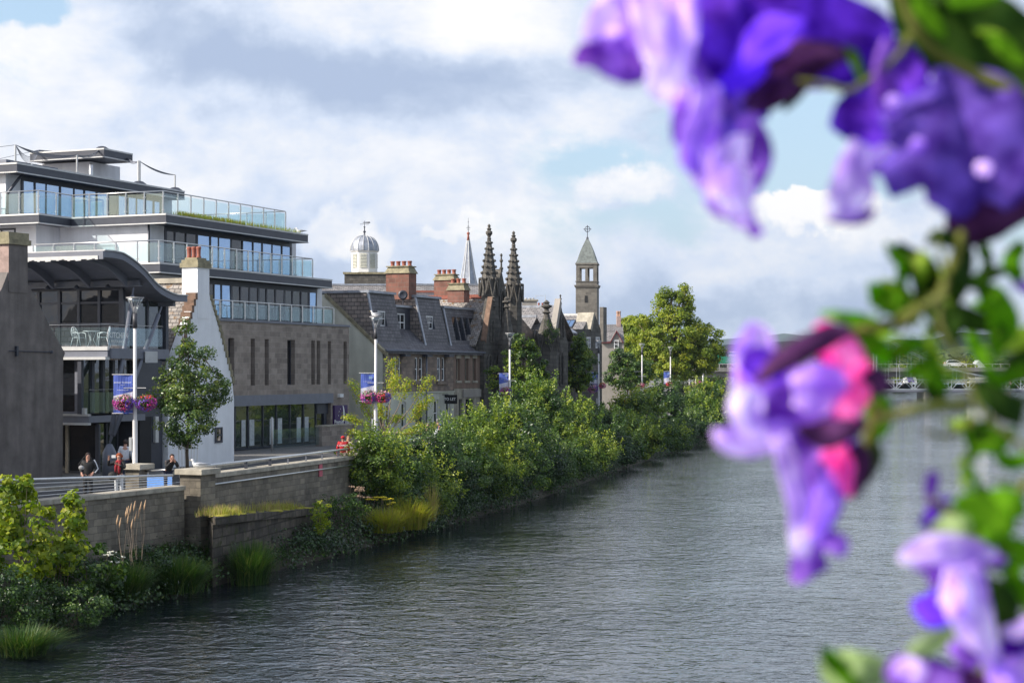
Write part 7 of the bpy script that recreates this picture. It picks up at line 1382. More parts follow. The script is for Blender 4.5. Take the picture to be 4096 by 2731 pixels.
# ================================================================ PETUNIAS HANGING BESIDE THE CAMERA (about a metre away)
P = {}
P['deep'] = petalmat('deep_violet_petal', (.10, .012, .40), (.34, .11, .78), .45); P['vio'] = petalmat('violet_petal', (.26, .08, .52), (.62, .36, .88), .45); P['lil'] = petalmat('lilac_petal', (.50, .30, .80), (.88, .74, .97), .5); P['pale'] = petalmat('pale_lilac_petal', (.58, .42, .78), (.90, .84, .96), .5)
P['hot'] = petalmat('hot_violet_petal', (.30, .09, .85), (.48, .20, .95), .55); P['pink'] = petalmat('pink_petal', (.80, .08, .50), (.95, .45, .74), .6); P['maroon'] = petalmat('maroon_tube', (.05, .010, .06), (.15, .05, .17), .2); P['blue'] = petalmat('blue_violet_petal', (.12, .05, .40), (.30, .18, .68), .4)
P['leafg'] = petalmat('petunia_lit_leaf', (.13, .32, .012), (.22, .44, .02), .5); P['leafy'] = petalmat('petunia_sunlit_leaf', (.36, .52, .06), (.52, .62, .14), .5); P['leafd'] = petalmat('petunia_dark_leaf', (.025, .07, .010), (.06, .13, .016), .35); P['stem'] = petalmat('petunia_stem', (.14, .16, .03), (.26, .27, .07), .2); P['stemb'] = petalmat('petunia_brown_stem', (.12, .15, .035), (.26, .27, .09), .15); P['sage'] = petalmat('sage_leaf', (.36, .47, .22), (.48, .58, .32), .45)  # lime and yellow greens put sunlight into the colour of the lit leaves
def cr(pts, n):
    out = []; k = len(pts)
    for i in range(n):
        t = i/(n-1)*(k-1); j = min(int(t), k-2); s = t-j; g = lambda q: np.array(pts[max(0, min(k-1, q))], float); a, b, c, d = g(j-1), g(j), g(j+1), g(j+2)
        out.append(.5*((2*b)+(-a+c)*s+(2*a-5*b+4*c-d)*s*s+(-a+3*b-3*c+d)*s**3))
    return out
def patch(mb, pts, roll=.5, cup=.25, ruf=.0, n=22, mm=9, d0=1.0, seed=0, fold=.15):
    """curved petal or leaf: pts = (px, py, width in px, depth offset in cm)"""
    q = cr([tuple(p)+(0,)*(4-len(p)) for p in pts], n); S3 = [UP(p[0], p[1], d0+p[3]*.01) for p in q]; vs = []; px = d0/FP
    for i, c in enumerate(S3):
        t = (S3[min(i+1, n-1)]-S3[max(i-1, 0)]).normalized(); side = V((-t.z, 0, t.x)); side = side.normalized() if side.length > 1e-6 else V((1, 0, 0)); fw = V((0, 1, 0)); w = max(.3, q[i][2])*px/2
        for j in range(mm):
            u = -1+2*j/(mm-1); r = (ruf+w/px*.13)*px*math.sin(i*.75+seed*1.3+u*2.2)*abs(u)**1.5
            vs.append(c+side*(w*u*math.cos(roll*.6)+0)+fw*(w*u*math.sin(roll)+w*cup*.55*(u*u*1.4-.5)+w*fold*math.sin(u*6.5+seed+i*.15)*(1-.3*abs(u)))+t*r+fw*r)
    o = len(mb.v); mb.v += vs; f = [(o+i*mm+j, o+i*mm+j+1, o+(i+1)*mm+j+1, o+(i+1)*mm+j) for i in range(n-1) for j in range(mm-1)]; mb.f += f; mb.m += [mb.cur]*len(f)
def fl(parent, name, mats, patches, tubes=(), d0=1.0, label=None, th=.0005):
    mb = MB(); keys = []
    for k, kw in patches:
        if k not in keys: keys.append(k)
        mb.cur = keys.index(k); kw = dict(kw); pts = kw.pop('p'); kw.setdefault('fold', .045 if k in ('blue', 'deep') else .13); patch(mb, pts, d0=d0, seed=len(mb.f), **kw)
    o = mb.build(name, [P[k] for k in keys], parent, True); md = o.modifiers.new('thickness', 'SOLIDIFY'); md.thickness = th
    if label: o['label'] = label
    return o
def tubes(parent, name, k, lst, d0=1.0):
    for pts in lst:
        q = cr([tuple(p)+(0,)*(4-len(p)) for p in pts], 20); MB().path([UP(a[0], a[1], d0+a[3]*.01) for a in q], [max(.2, a[2]/2)*d0/FP for a in q], 10).build(name, P[k], parent, True)
s = .43537                                         # photo viewer pixels to working pixels
def c(*pts): return [(p[0]*s, p[1]*s)+((p[2]*s,)+tuple(p[3:]) if len(p) > 2 else ()) for p in pts]
# --- upper plant
PT = thing('petunia_plant', UP(930, 20, 1.03), 'upper hanging petunia with deep violet blooms, top right corner', 'petunia', 'petunias hanging beside the camera')
fl(PT, 'flower', 0, [
    ('vio', dict(p=c((1318, 148, 12, -3), (1350, 130, 70, -3), (1400, 125, 130, -2), (1450, 120, 150, -1), (1500, 60, 170, 0)), roll=.4, cup=.3)),
    ('lil', dict(p=c((1340, 90, 20, -4), (1390, 50, 90, -3), (1440, 10, 120, -2), (1500, -40, 150, 0)), roll=-.3, cup=.4)),
    ('pale', dict(p=c((1480, -30, 100, -2), (1510, 60, 120, -3), (1530, 140, 110, -4), (1520, 190, 80, -4), (1505, 225, 40, -4)), roll=.6, cup=.5)),
    ('lil', dict(p=c((1560, -40, 90, -1), (1560, 80, 90, -2), (1560, 180, 50, -2), (1565, 225, 30, -2)), roll=-.5, cup=.4)),
], d0=1.0, label='pale lilac bloom at the left end of the upper petunia')
fl(PT, 'flower', 0, [
    ('deep', dict(p=c((1600, -60, 120, 0), (1640, 60, 210, -1), (1720, 150, 240, 0), (1800, 190, 150, 1), (1820, 215, 60, 1)), roll=.3, cup=.45, ruf=2)),
    ('deep', dict(p=c((1700, -80, 200, 1), (1800, 20, 300, 1), (1900, 80, 260, 2), (1990, 80, 160, 2), (2050, 60, 60, 2)), roll=-.4, cup=.5, ruf=2)),
    ('hot', dict(p=c((1690, 165, 25, -3), (1730, 120, 70, -3), (1775, 80, 100, -3), (1820, 60, 60, -3), (1850, 50, 15, -3)), roll=.3, cup=.3)),
    ('hot', dict(p=c((1650, 200, 30, -2), (1690, 185, 60, -2), (1735, 165, 50, -2), (1760, 150, 15, -2)), roll=.3, cup=.3)),
    ('vio', dict(p=c((1590, 60, 40, -1), (1620, 140, 90, -1), (1660, 200, 110, -1), (1700, 240, 60, -1)), roll=.6, cup=.4)),
    ('maroon', dict(p=c((1690, 225, 60, 0), (1740, 210, 110, 0), (1790, 170, 130, 0), (1850, 130, 110, 1), (1940, 110, 60, 2)), roll=.2, cup=.5)),
], d0=1.02, label='deep blue violet bloom at the top of the picture')
fl(PT, 'flower', 0, [
    ('vio', dict(p=c((1570, 190, 60, 0), (1570, 250, 60, -1), (1560, 300, 40, -1), (1550, 330, 15, -1)), roll=.5, cup=.4)),
    ('lil', dict(p=c((1625, 190, 70, -2), (1620, 260, 80, -2), (1600, 320, 90, -2), (1590, 370, 60, -2), (1600, 400, 20, -2)), roll=.5, cup=.5)),
    ('pale', dict(p=c((1700, 310, 40, -2), (1680, 370, 100, -2), (1680, 430, 110, -3), (1700, 480, 70, -3), (1725, 520, 25, -3)), roll=.4, cup=.6, ruf=5)),
    ('pale', dict(p=c((1590, 330, 30, -2), (1610, 370, 70, -2), (1640, 420, 70, -2), (1650, 460, 30, -2)), roll=-.4, cup=.5)),
    ('vio', dict(p=c((1710, 260, 40, 0), (1735, 330, 70, 0), (1745, 370, 60, 0), (1735, 420, 35, 0), (1720, 460, 10, 0)), roll=-.5, cup=.4)),
    ('blue', dict(p=c((1640, 240, 50, 1), (1680, 290, 110, 1), (1660, 340, 80, 1), (1640, 400, 30, 1)), roll=.3, cup=.3)),
    ('vio', dict(p=c((1620, 450, 15, -1), (1650, 478, 40, -1), (1690, 495, 35, -1), (1740, 535, 12, -2)), roll=.5, cup=.5)),
    ('vio', dict(p=c((1718, 515, 12, -3), (1735, 528, 36, -3), (1752, 533, 10, -3)), roll=.4, cup=.8)),
], d0=1.0, label='long wilted pale bloom hanging from the upper petunia')
fl(PT, 'flower', 0, [
    ('deep', dict(p=c((1905, 285, 15, -2), (1950, 280, 120, -1), (2010, 260, 230, 0), (2060, 180, 160, 1), (2060, 100, 60, 1)), roll=.4, cup=.4, ruf=2)),
    ('blue', dict(p=c((2030, 240, 60, 0), (2100, 280, 240, -1), (2150, 350, 300, -2), (2170, 430, 220, -2), (2150, 478, 60, -2)), roll=.3, cup=.6, ruf=2)),
    ('blue', dict(p=c((2130, 200, 90, 0), (2200, 240, 220, 0), (2260, 320, 250, -1), (2290, 410, 170, -1), (2280, 470, 60, -1)), roll=-.4, cup=.5, ruf=2)),
    ('vio', dict(p=c((2040, 90, 30, -2), (2035, 150, 60, -2), (2040, 220, 70, -2), (2050, 270, 30, -2)), roll=.5, cup=.5)),
    ('pale', dict(p=c((1975, 325, 40, -3), (1960, 380, 80, -3), (1960, 430, 110, -3), (1935, 480, 80, -3), (1925, 505, 50, -3)), roll=.4, cup=.4)),
    ('lil', dict(p=c((1960, 350, 40, -2), (2010, 370, 60, -2), (2040, 360, 60, -2), (2060, 350, 15, -2)), roll=-.3, cup=.4)),
    ('vio', dict(p=c((1900, 500, 14, -2), (1940, 500, 30, -2), (1985, 500, 26, -2), (2010, 480, 10, -2)), roll=.2, cup=.4)),
    ('lil', dict(p=c((2036, 238, 10, -4), (2052, 232, 30, -4), (2066, 225, 10, -4)), roll=.2, cup=.8, n=10)), ('lil', dict(p=c((2092, 342, 10, -4), (2108, 334, 32, -4), (2124, 326, 10, -4)), roll=.2, cup=.8, n=10)), ('lil', dict(p=c((2242, 396, 12, -4), (2260, 388, 38, -4), (2278, 380, 12, -4)), roll=.2, cup=.8, n=10)),
], d0=1.04, label='largest blue violet bloom with pale specks in the upper right')
fl(PT, 'flower', 0, [
    ('maroon', dict(p=c((2200, 560, 40, 1), (2230, 520, 120, 1), (2280, 470, 150, 1), (2340, 420, 190, 1), (2420, 360, 200, 1)), roll=.3, cup=.5)), ('deep', dict(p=c((2290, 470, 40, 0), (2350, 400, 120, 0), (2400, 300, 160, 0)), roll=-.3, cup=.4)),
], d0=1.05, label='dark maroon bloom at the right edge')
ld = [('leafd', dict(p=c((1803, 255, 6, 0), (1825, 220, 30, 0), (1850, 180, 34, 0), (1880, 130, 20, 1)), roll=.4, cup=.3)), ('leafd', dict(p=c((1840, 130, 20, 2), (1920, 110, 80, 2), (2000, 120, 90, 2), (2090, 110, 50, 2)), roll=.3, cup=.3)), ('leafd', dict(p=c((2060, -40, 60, 3), (2110, 60, 120, 3), (2180, 120, 150, 3), (2260, 170, 120, 3), (2380, 230, 100, 3)), roll=.3, cup=.3)),
      ('leafd', dict(p=c((2100, -60, 100, 4), (2200, 40, 200, 4), (2300, 120, 220, 4), (2400, 160, 200, 4)), roll=-.3, cup=.3)), ('leafg', dict(p=c((2090, -30, 20, 1), (2120, 20, 50, 1), (2150, 60, 40, 1), (2170, 90, 10, 1)), roll=.4, cup=.3)), ('leafg', dict(p=c((2180, 10, 30, 0), (2240, -10, 60, 0), (2300, -40, 60, 0)), roll=.4, cup=.3)),
      ('leafg', dict(p=c((2270, 90, 20, 0), (2300, 100, 50, 0), (2330, 130, 40, 0), (2360, 150, 20, 0)), roll=.4, cup=.3)), ('leafg', dict(p=c((1975, 80, 14, 0), (1945, 110, 20, 0), (1960, 130, 30, 0), (1985, 190, 16, 0)), roll=.4, cup=.3)), ('leafd', dict(p=c((2150, 150, 60, 3), (2230, 190, 120, 3), (2340, 260, 120, 3), (2420, 330, 100, 3)), roll=.3, cup=.3))]
for k_, kw in ld: fl(PT, 'leaf', 0, [(k_, kw)], d0=1.04, th=.0008)
tubes(PT, 'stem', 'stem', [c((1830, 185, 12, 2), (1900, 195, 16, 2), (1960, 205, 14, 2), (2060, 130, 14, 2), (2090, 80, 18, 3)), c((2060, -20, 16, 1), (2100, 60, 22, 1), (2150, 120, 26, 2), (2240, 170, 30, 3), (2400, 240, 34, 3))])
# --- middle plant
PM = thing('petunia_plant', UP(925, 330, 1.03), 'middle hanging petunia with one lilac and one pink bloom before the river', 'petunia', 'petunias hanging beside the camera')
fl(PM, 'flower', 0, [
    ('lil', dict(p=c((1735, 740, 30, 0), (1735, 790, 110, 0), (1735, 840, 110, 0), (1720, 900, 90, -1)), roll=.5, cup=.5)),
    ('deep', dict(p=c((1700, 830, 30, -2), (1740, 835, 80, -2), (1780, 850, 60, -2), (1790, 880, 20, -2)), roll=.3, cup=.5)),
    ('vio', dict(p=c((1690, 850, 40, -1), (1760, 900, 150, -1), (1850, 950, 190, 0), (1930, 985, 120, 1), (1975, 990, 50, 1)), roll=.3, cup=.5, ruf=5)),
    ('lil', dict(p=c((1820, 900, 60, -3), (1870, 895, 130, -3), (1920, 890, 90, -3), (1950, 900, 20, -3)), roll=-.3, cup=.5)),
    ('pale', dict(p=c((1720, 890, 70, -4), (1715, 940, 90, -4), (1735, 990, 60, -4), (1760, 1010, 20, -4)), roll=.5, cup=.5)),
    ('lil', dict(p=c((1640, 985, 12, -3), (1670, 1010, 60, -3), (1730, 1010, 80, -2), (1800, 990, 60, -1), (1850, 980, 30, 0)), roll=.3, cup=.5)),
    ('pale', dict(p=c((1790, 1000, 40, -2), (1815, 1080, 60, -2), (1835, 1150, 60, -2), (1840, 1230, 60, -2), (1840, 1280, 40, -2)), roll=.5, cup=.5)),
    ('vio', dict(p=c((1870, 1010, 60, 0), (1885, 1080, 110, -1), (1880, 1160, 110, -1), (1870, 1220, 60, -1)), roll=-.4, cup=.5)),
    ('lil', dict(p=c((1900, 1080, 30, -2), (1900, 1140, 60, -2), (1885, 1200, 60, -2), (1860, 1240, 40, -2)), roll=.3, cup=.5)),
    ('vio', dict(p=c((1865, 1200, 40, 0), (1855, 1260, 70, 0), (1860, 1310, 95, 0), (1865, 1325, 80, 0)), roll=.3, cup=.4)),
    ('vio', dict(p=c((1860, 1210, 30, 0), (1890, 1235, 50, 0), (1925, 1250, 50, -1), (1920, 1275, 20, -1)), roll=-.4, cup=.5)),
], d0=1.0, label='lilac bloom with a long drooping tail')
fl(PM, 'flower', 0, [
    ('pink', dict(p=c((1860, 790, 40, 2), (1920, 800, 110, 2), (1960, 860, 90, 2), (1930, 900, 50, 2)), roll=.4, cup=.5)), ('pink', dict(p=c((1990, 830, 25, 1), (1965, 890, 70, 0), (1955, 930, 90, 0), (1975, 950, 50, 0)), roll=-.4, cup=.6)),
    ('pink', dict(p=c((1870, 750, 20, 2), (1900, 765, 60, 2), (1930, 790, 40, 2)), roll=.3, cup=.4)), ('pink', dict(p=c((1890, 1060, 20, 2), (1925, 1040, 60, 1), (1940, 1080, 70, 1), (1955, 1140, 20, 1)), roll=.5, cup=.6)),
    ('maroon', dict(p=c((1960, 1020, 40, 0), (1985, 1060, 50, 0), (1975, 1110, 34, 0), (1960, 1148, 8, 0)), roll=.5, cup=.6)), ('maroon', dict(p=c((1995, 850, 50, 0), (2020, 880, 60, 0), (2030, 905, 40, 0)), roll=.3, cup=.8)),
], d0=.97, label='pink bloom beside the lilac one')
fl(PM, 'flower_tube', 0, [('maroon', dict(p=c((1735, 880, 12, -2), (1785, 840, 46, -1), (1850, 800, 56, 0), (1915, 768, 50, 1), (1955, 758, 24, 1)), roll=.2, cup=1.6))], d0=.95)
fl(PM, 'flower_tube', 0, [('maroon', dict(p=c((1830, 985, 14, 0), (1890, 1000, 62, 1), (1945, 988, 52, 1), (1990, 970, 20, 2)), roll=.2, cup=1.2))], d0=.955)
lm = [('leafg', (2035, 560, 8), (2060, 590, 30), (2090, 630, 24), (2110, 650, 8)), ('leafg', (1995, 650, 10), (2020, 680, 56), (2060, 700, 50), (2090, 690, 14)), ('leafy', (2020, 650, 20), (2070, 680, 50), (2100, 720, 30), (2110, 740, 10)), ('leafg', (1885, 720, 6), (1930, 728, 26), (1990, 740, 36), (2050, 760, 16)), ('leafg', (1940, 780, 20), (1990, 790, 50), (2030, 810, 44), (2040, 840, 20)),
      ('leafd', (2060, 560, 16), (2120, 620, 60), (2150, 680, 90), (2180, 740, 70), (2190, 790, 30)), ('leafd', (2110, 700, 20), (2180, 720, 56), (2250, 740, 50), (2310, 770, 14)), ('leafy', (2080, 580, 20), (2120, 600, 50), (2140, 650, 60), (2130, 680, 20)), ('leafd', (2180, 540, 20), (2210, 580, 60), (2210, 640, 50), (2190, 700, 30)), ('leafd', (2130, 560, 10), (2160, 545, 40), (2200, 560, 30)),
      ('leafg', (2240, 640, 14), (2280, 680, 60), (2310, 740, 70), (2290, 790, 40), (2300, 830, 14)), ('leafg', (2350, 560, 30), (2325, 600, 40), (2345, 640, 30)), ('leafy', (2290, 800, 20), (2340, 780, 50), (2380, 760, 40)), ('leafg', (2030, 830, 20), (2080, 800, 50), (2110, 790, 30), (2160, 830, 14)), ('leafg', (2080, 860, 20), (2130, 850, 60), (2160, 880, 40), (2170, 900, 10)), ('leafd', (2120, 880, 20), (2150, 900, 56), (2170, 920, 30)),
      ('leafg', (2210, 960, 10), (2240, 1000, 70), (2290, 1010, 60), (2330, 990, 14)), ('leafg', (1980, 900, 10), (2010, 920, 60), (2020, 970, 56), (2000, 1010, 30), (1985, 1050, 10)), ('leafd', (2240, 880, 30), (2290, 920, 70), (2350, 950, 70)), ('leafg', (2260, 850, 20), (2300, 870, 40), (2360, 850, 40)), ('leafd', (2310, 880, 20), (2340, 840, 60), (2400, 820, 60)), ('leafy', (2160, 620, 12), (2185, 660, 30), (2175, 700, 14)), ('leafg', (2280, 1030, 10), (2320, 1060, 40), (2370, 1050, 30)), ('leafd', (2005, 1010, 14), (2010, 1050, 34), (1990, 1100, 20), (1970, 1130, 8))]
for k_, *pts in lm: fl(PM, 'leaf', 0, [(k_, dict(p=c(*[q+(random.uniform(-2, 2),) for q in pts]), roll=random.uniform(-.6, .6), cup=random.uniform(.2, .5)))], d0=1.03, th=.0008)
tubes(PM, 'stem', 'stemb', [c((2150, 540, 10, 1), (2172, 640, 14, 1), (2158, 740, 12, 1), (2215, 840, 15, 1), (2260, 950, 13, 1), (2400, 1060, 14, 1)), c((2060, 760, 16, 1), (2110, 715, 24, 1), (2160, 680, 22, 1)), c((2000, 970, 26, 0), (2060, 950, 24, 0), (2140, 935, 26, 0), (2220, 930, 30, 1))])
tubes(PM, 'stem', 'stem', [c((1940, 760, 24, 1), (1990, 755, 26, 1), (2050, 740, 24, 1), (2120, 700, 20, 1)), c((1985, 1100, 14, 0), (1990, 1040, 20, 0), (2000, 980, 30, 0), (2020, 930, 24, 0)), c((2210, 530, 18, 2), (2190, 600, 26, 2), (2160, 680, 30, 2)), c((2120, 990, 10, 2), (2180, 1000, 14, 2), (2240, 960, 18, 2))])
fl(PM, 'bud', 0, [('vio', dict(p=c((2325, 640, 10, 1), (2345, 655, 24, 1), (2380, 665, 26, 1)), roll=.2, cup=.6))], d0=1.05)
def sprig(parent, n, box, ang, size, keys, d0, sd):
    r_ = random.Random(sd)
    for i in range(n):
        x, y = r_.uniform(box[0], box[2]), r_.uniform(box[1], box[3]); t = math.radians(r_.uniform(*ang)); ln = r_.uniform(.7, 1.3)*size; w = ln*r_.uniform(.2, .36); k = r_.uniform(-.25, .25); dz = r_.uniform(-4, 6)
        pts = [(x+ln*u*math.cos(t)-k*ln*u*u*math.sin(t), y-ln*u*math.sin(t)-k*ln*u*u*math.cos(t), w*v, dz+u*r_.uniform(-1, 1)) for u, v in ((0, .12), (.25, .75), (.55, 1), (.8, .6), (1, .04))]
        fl(parent, 'leaf', 0, [(r_.choice(keys), dict(p=pts, roll=r_.uniform(-.9, .9), cup=r_.uniform(.1, .5)))], d0=d0, th=.0008)
sprig(PT, 12, (930, 0, 1024, 60), (150, 330), 34, ('leafd', 'leafg', 'leafd', 'leafy'), 1.08, 1)
sprig(PM, 14, (900, 250, 1024, 380), (60, 300), 30, ('leafd', 'leafg', 'leafg', 'leafy'), 1.06, 2)
sprig(PM, 9, (868, 262, 960, 345), (100, 330), 30, ('leafd', 'leafg', 'leafd', 'leafy'), 1.05, 5)
sprig(PM, 5, (985, 250, 1030, 440), (60, 300), 40, ('leafd', 'leafd', 'leafg'), 1.1, 6)
sprig(PM, 7, (960, 370, 1024, 470), (120, 300), 30, ('leafd', 'leafg', 'leafy'), 1.06, 3)
# --- lower plant
PL = thing('petunia_plant', UP(975, 560, 1.0), 'lower petunia with pale lilac blooms at the bottom right corner', 'petunia', 'petunias hanging beside the camera')
fl(PL, 'flower', 0, [
    ('pale', dict(p=c((2065, 1285, 14, -2), (2100, 1275, 50, -2), (2160, 1260, 70, -2), (2230, 1265, 60, -1), (2290, 1270, 24, 0)), roll=.4, cup=.4)), ('vio', dict(p=c((2100, 1300, 14, 0), (2170, 1300, 50, 0), (2240, 1285, 60, 0), (2310, 1290, 20, 0)), roll=-.3, cup=.4)),
    ('vio', dict(p=c((2120, 1290, 14, 0), (2150, 1330, 40, 0), (2180, 1380, 40, 0)), roll=.4, cup=.4)), ('hot', dict(p=c((2095, 1390, 20, -1), (2140, 1400, 80, -1), (2180, 1400, 70, -1), (2200, 1420, 20, -1)), roll=.4, cup=.5)),
    ('pale', dict(p=c((2200, 1300, 60, -2), (2215, 1350, 130, -2), (2235, 1410, 110, -2), (2260, 1470, 80, -2), (2290, 1510, 40, -2)), roll=.4, cup=.5, ruf=4)), ('lil', dict(p=c((2190, 1310, 30, -3), (2190, 1370, 50, -3), (2195, 1420, 40, -3)), roll=.5, cup=.6)),
    ('vio', dict(p=c((2180, 1480, 14, 0), (2215, 1500, 60, 0), (2250, 1520, 40, 0)), roll=.3, cup=.5)), ('deep', dict(p=c((2290, 1490, 20, 0), (2330, 1490, 60, 0), (2380, 1480, 60, 0)), roll=.3, cup=.5)), ('lil', dict(p=c((2260, 1500, 30, -1), (2290, 1540, 50, -1), (2310, 1590, 50, -1)), roll=.3, cup=.5)),
    ('lil', dict(p=c((2300, 1450, 20, -1), (2340, 1450, 40, -1), (2380, 1430, 40, -1)), roll=.3, cup=.5)),
], d0=.97, label='pale lilac bloom of the lower petunia')
fl(PL, 'bud', 0, [('vio', dict(p=c((2140, 1080, 14), (2142, 1105, 36), (2138, 1140, 26), (2150, 1180, 20), (2130, 1220, 10)), roll=.3, cup=.8))], d0=1.0); fl(PL, 'bud', 0, [('deep', dict(p=c((2180, 1140, 14), (2150, 1170, 36), (2115, 1210, 14)), roll=.3, cup=.8))], d0=1.0)
fl(PL, 'bud', 0, [('maroon', dict(p=c((2265, 1115, 8), (2262, 1135, 24), (2258, 1160, 14)), roll=.3, cup=.8))], d0=1.0)
fl(PL, 'flower', 0, [('vio', dict(p=c((2040, 1568, 40), (2080, 1550, 90), (2130, 1560, 100), (2200, 1590, 100)), roll=.3, cup=.5)), ('lil', dict(p=c((2050, 1550, 20, -2), (2090, 1540, 60, -2), (2120, 1560, 50, -2)), roll=.3, cup=.5)), ('lil', dict(p=c((2280, 1580, 60, -1), (2330, 1560, 90, -1), (2400, 1540, 100, -1)), roll=.3, cup=.5)), ('maroon', dict(p=c((2140, 1560, 30, 1), (2220, 1560, 60, 1), (2290, 1575, 60, 1)), roll=.3, cup=.5))], d0=.97, label='violet bloom cut by the bottom edge')
ll = [('leafg', (2190, 1150, 14), (2230, 1170, 80), (2280, 1190, 110), (2300, 1230, 90), (2290, 1260, 30)), ('leafg', (2270, 1130, 10), (2320, 1150, 56), (2340, 1190, 40)), ('sage', (2140, 1220, 20), (2180, 1220, 70), (2220, 1215, 60), (2240, 1200, 20)), ('leafd', (2240, 1330, 40), (2290, 1390, 120), (2300, 1440, 120), (2320, 1490, 60)), ('leafg', (2260, 1290, 20), (2310, 1300, 40), (2350, 1310, 30)),
      ('sage', (2210, 1440, 10), (2150, 1470, 50), (2110, 1500, 60), (2090, 1530, 40), (2080, 1550, 20)), ('sage', (1890, 1500, 20), (1920, 1530, 90), (1960, 1550, 110), (2000, 1590, 110)), ('leafg', (1900, 1490, 10), (1925, 1530, 40), (1970, 1560, 60), (2000, 1590, 50)), ('sage', (1980, 1500, 20), (2010, 1530, 50), (2040, 1560, 50), (2050, 1590, 40)), ('leafd', (1885, 1480, 6), (1900, 1510, 24), (1920, 1540, 20)), ('leafy', (2190, 1580, 20), (2250, 1530, 50), (2320, 1490, 50), (2380, 1450, 40)), ('leafg', (2300, 1330, 14), (2340, 1350, 50), (2390, 1380, 60)), ('leafg', (2290, 1240, 20), (2340, 1260, 50), (2400, 1300, 50))]
for k_, *pts in ll: fl(PL, 'leaf', 0, [(k_, dict(p=c(*[q+(random.uniform(-1.5, 1.5),) for q in pts]), roll=random.uniform(-.6, .6), cup=random.uniform(.2, .5)))], d0=.98, th=.0008)
tubes(PL, 'stem', 'stem', [c((2130, 1140, 12, 1), (2190, 1180, 22, 1), (2260, 1220, 26, 1), (2310, 1290, 30, 1), (2370, 1380, 34, 1)), c((2290, 1270, 22, 1), (2330, 1340, 26, 1), (2380, 1420, 30, 1)), c((2360, 1100, 24, 1), (2320, 1180, 22, 1), (2290, 1260, 24, 1))], .99)
sprig(PL, 9, (960, 480, 1024, 640), (60, 250), 32, ('leafd', 'leafg', 'sage', 'leafy'), 1.02, 4)
# ================================================================ SKY, SUN, CAMERA
SUN_DIR = V((-.93, -.37, 0)).normalized(); EL = math.radians(34.5); sv = V((SUN_DIR.x*math.cos(EL), SUN_DIR.y*math.cos(EL), math.sin(EL)))
sun = bpy.data.lights.new('sun', 'SUN'); sun.energy = 5.0; sun.angle = math.radians(.6); sun.color = (1, .93, .82); so = bpy.data.objects.new('sun', sun); COL.objects.link(so); so.rotation_euler = sv.to_track_quat('Z', 'Y').to_euler(); so.location = (-40, 0, 60)
W_ = bpy.data.worlds.new('World'); S.world = W_; W_.use_nodes = True; n = W_.node_tree; n.nodes.clear(); N = n.nodes.new
out = N('ShaderNodeOutputWorld'); bg = N('ShaderNodeBackground'); bg.inputs[1].default_value = 1; lk(n, bg.outputs[0], out.inputs[0])
sky = N('ShaderNodeTexSky'); sky.sky_type = 'NISHITA'; sky.sun_disc = False; sky.sun_elevation = EL; sky.sun_rotation = math.atan2(sv.x, sv.y); sky.air_density = 1.2; sky.dust_density = 2.2
sk = N('ShaderNodeVectorMath'); sk.operation = 'SCALE'; lk(n, sky.outputs[0], sk.inputs[0]); sk.inputs['Scale'].default_value = .14
tc = N('ShaderNodeTexCoord'); sx = N('ShaderNodeSeparateXYZ'); lk(n, tc.outputs['Generated'], sx.inputs[0])
def math_(op, a, b=None, c=None, cl=False):
    q = N('ShaderNodeMath'); q.operation = op; q.use_clamp = cl
    for i, v in enumerate((a, b, c)):
        if v is None: continue
        if isinstance(v, (int, float)): q.inputs[i].default_value = v
        else: lk(n, v, q.inputs[i])
    return q.outputs[0]
az = math_('ARCTAN2', sx.outputs[0], sx.outputs[1]); ele = math_('ARCSINE', sx.outputs[2]); ae = N('ShaderNodeCombineXYZ'); lk(n, az, ae.inputs[0]); lk(n, ele, ae.inputs[1])
def nz_(scale, det, vz=2.4, rough=.55, dist=0, off=(0, 0, 0)):
    mp = N('ShaderNodeMapping'); mp.inputs['Scale'].default_value = (1, 1, vz); mp.inputs['Location'].default_value = off; lk(n, tc.outputs['Generated'], mp.inputs[0]); q = N('ShaderNodeTexNoise'); q.inputs['Scale'].default_value = scale; q.inputs['Detail'].default_value = det; q.inputs['Roughness'].default_value = rough; q.inputs['Distortion'].default_value = dist; lk(n, mp.outputs[0], q.inputs['Vector']); return q.outputs['Fac']
warp = N('ShaderNodeTexNoise'); warp.inputs['Scale'].default_value = 9; warp.inputs['Detail'].default_value = 6; warp.inputs['Roughness'].default_value = .6; lk(n, tc.outputs['Generated'], warp.inputs['Vector'])
wv = N('ShaderNodeVectorMath'); wv.operation = 'MULTIPLY_ADD'; wv.inputs[1].default_value = (.10, .07, 0); lk(n, warp.outputs['Color'], wv.inputs[0]); lk(n, ae.outputs[0], wv.inputs[2])
w2 = N('ShaderNodeTexNoise'); w2.inputs['Scale'].default_value = 34; w2.inputs['Detail'].default_value = 9; w2.inputs['Roughness'].default_value = .6; lk(n, tc.outputs['Generated'], w2.inputs['Vector']); wv2 = N('ShaderNodeVectorMath'); wv2.operation = 'MULTIPLY_ADD'; wv2.inputs[1].default_value = (.044, .044, 0); lk(n, w2.outputs['Color'], wv2.inputs[0]); lk(n, ae.outputs[0], wv2.inputs[2])
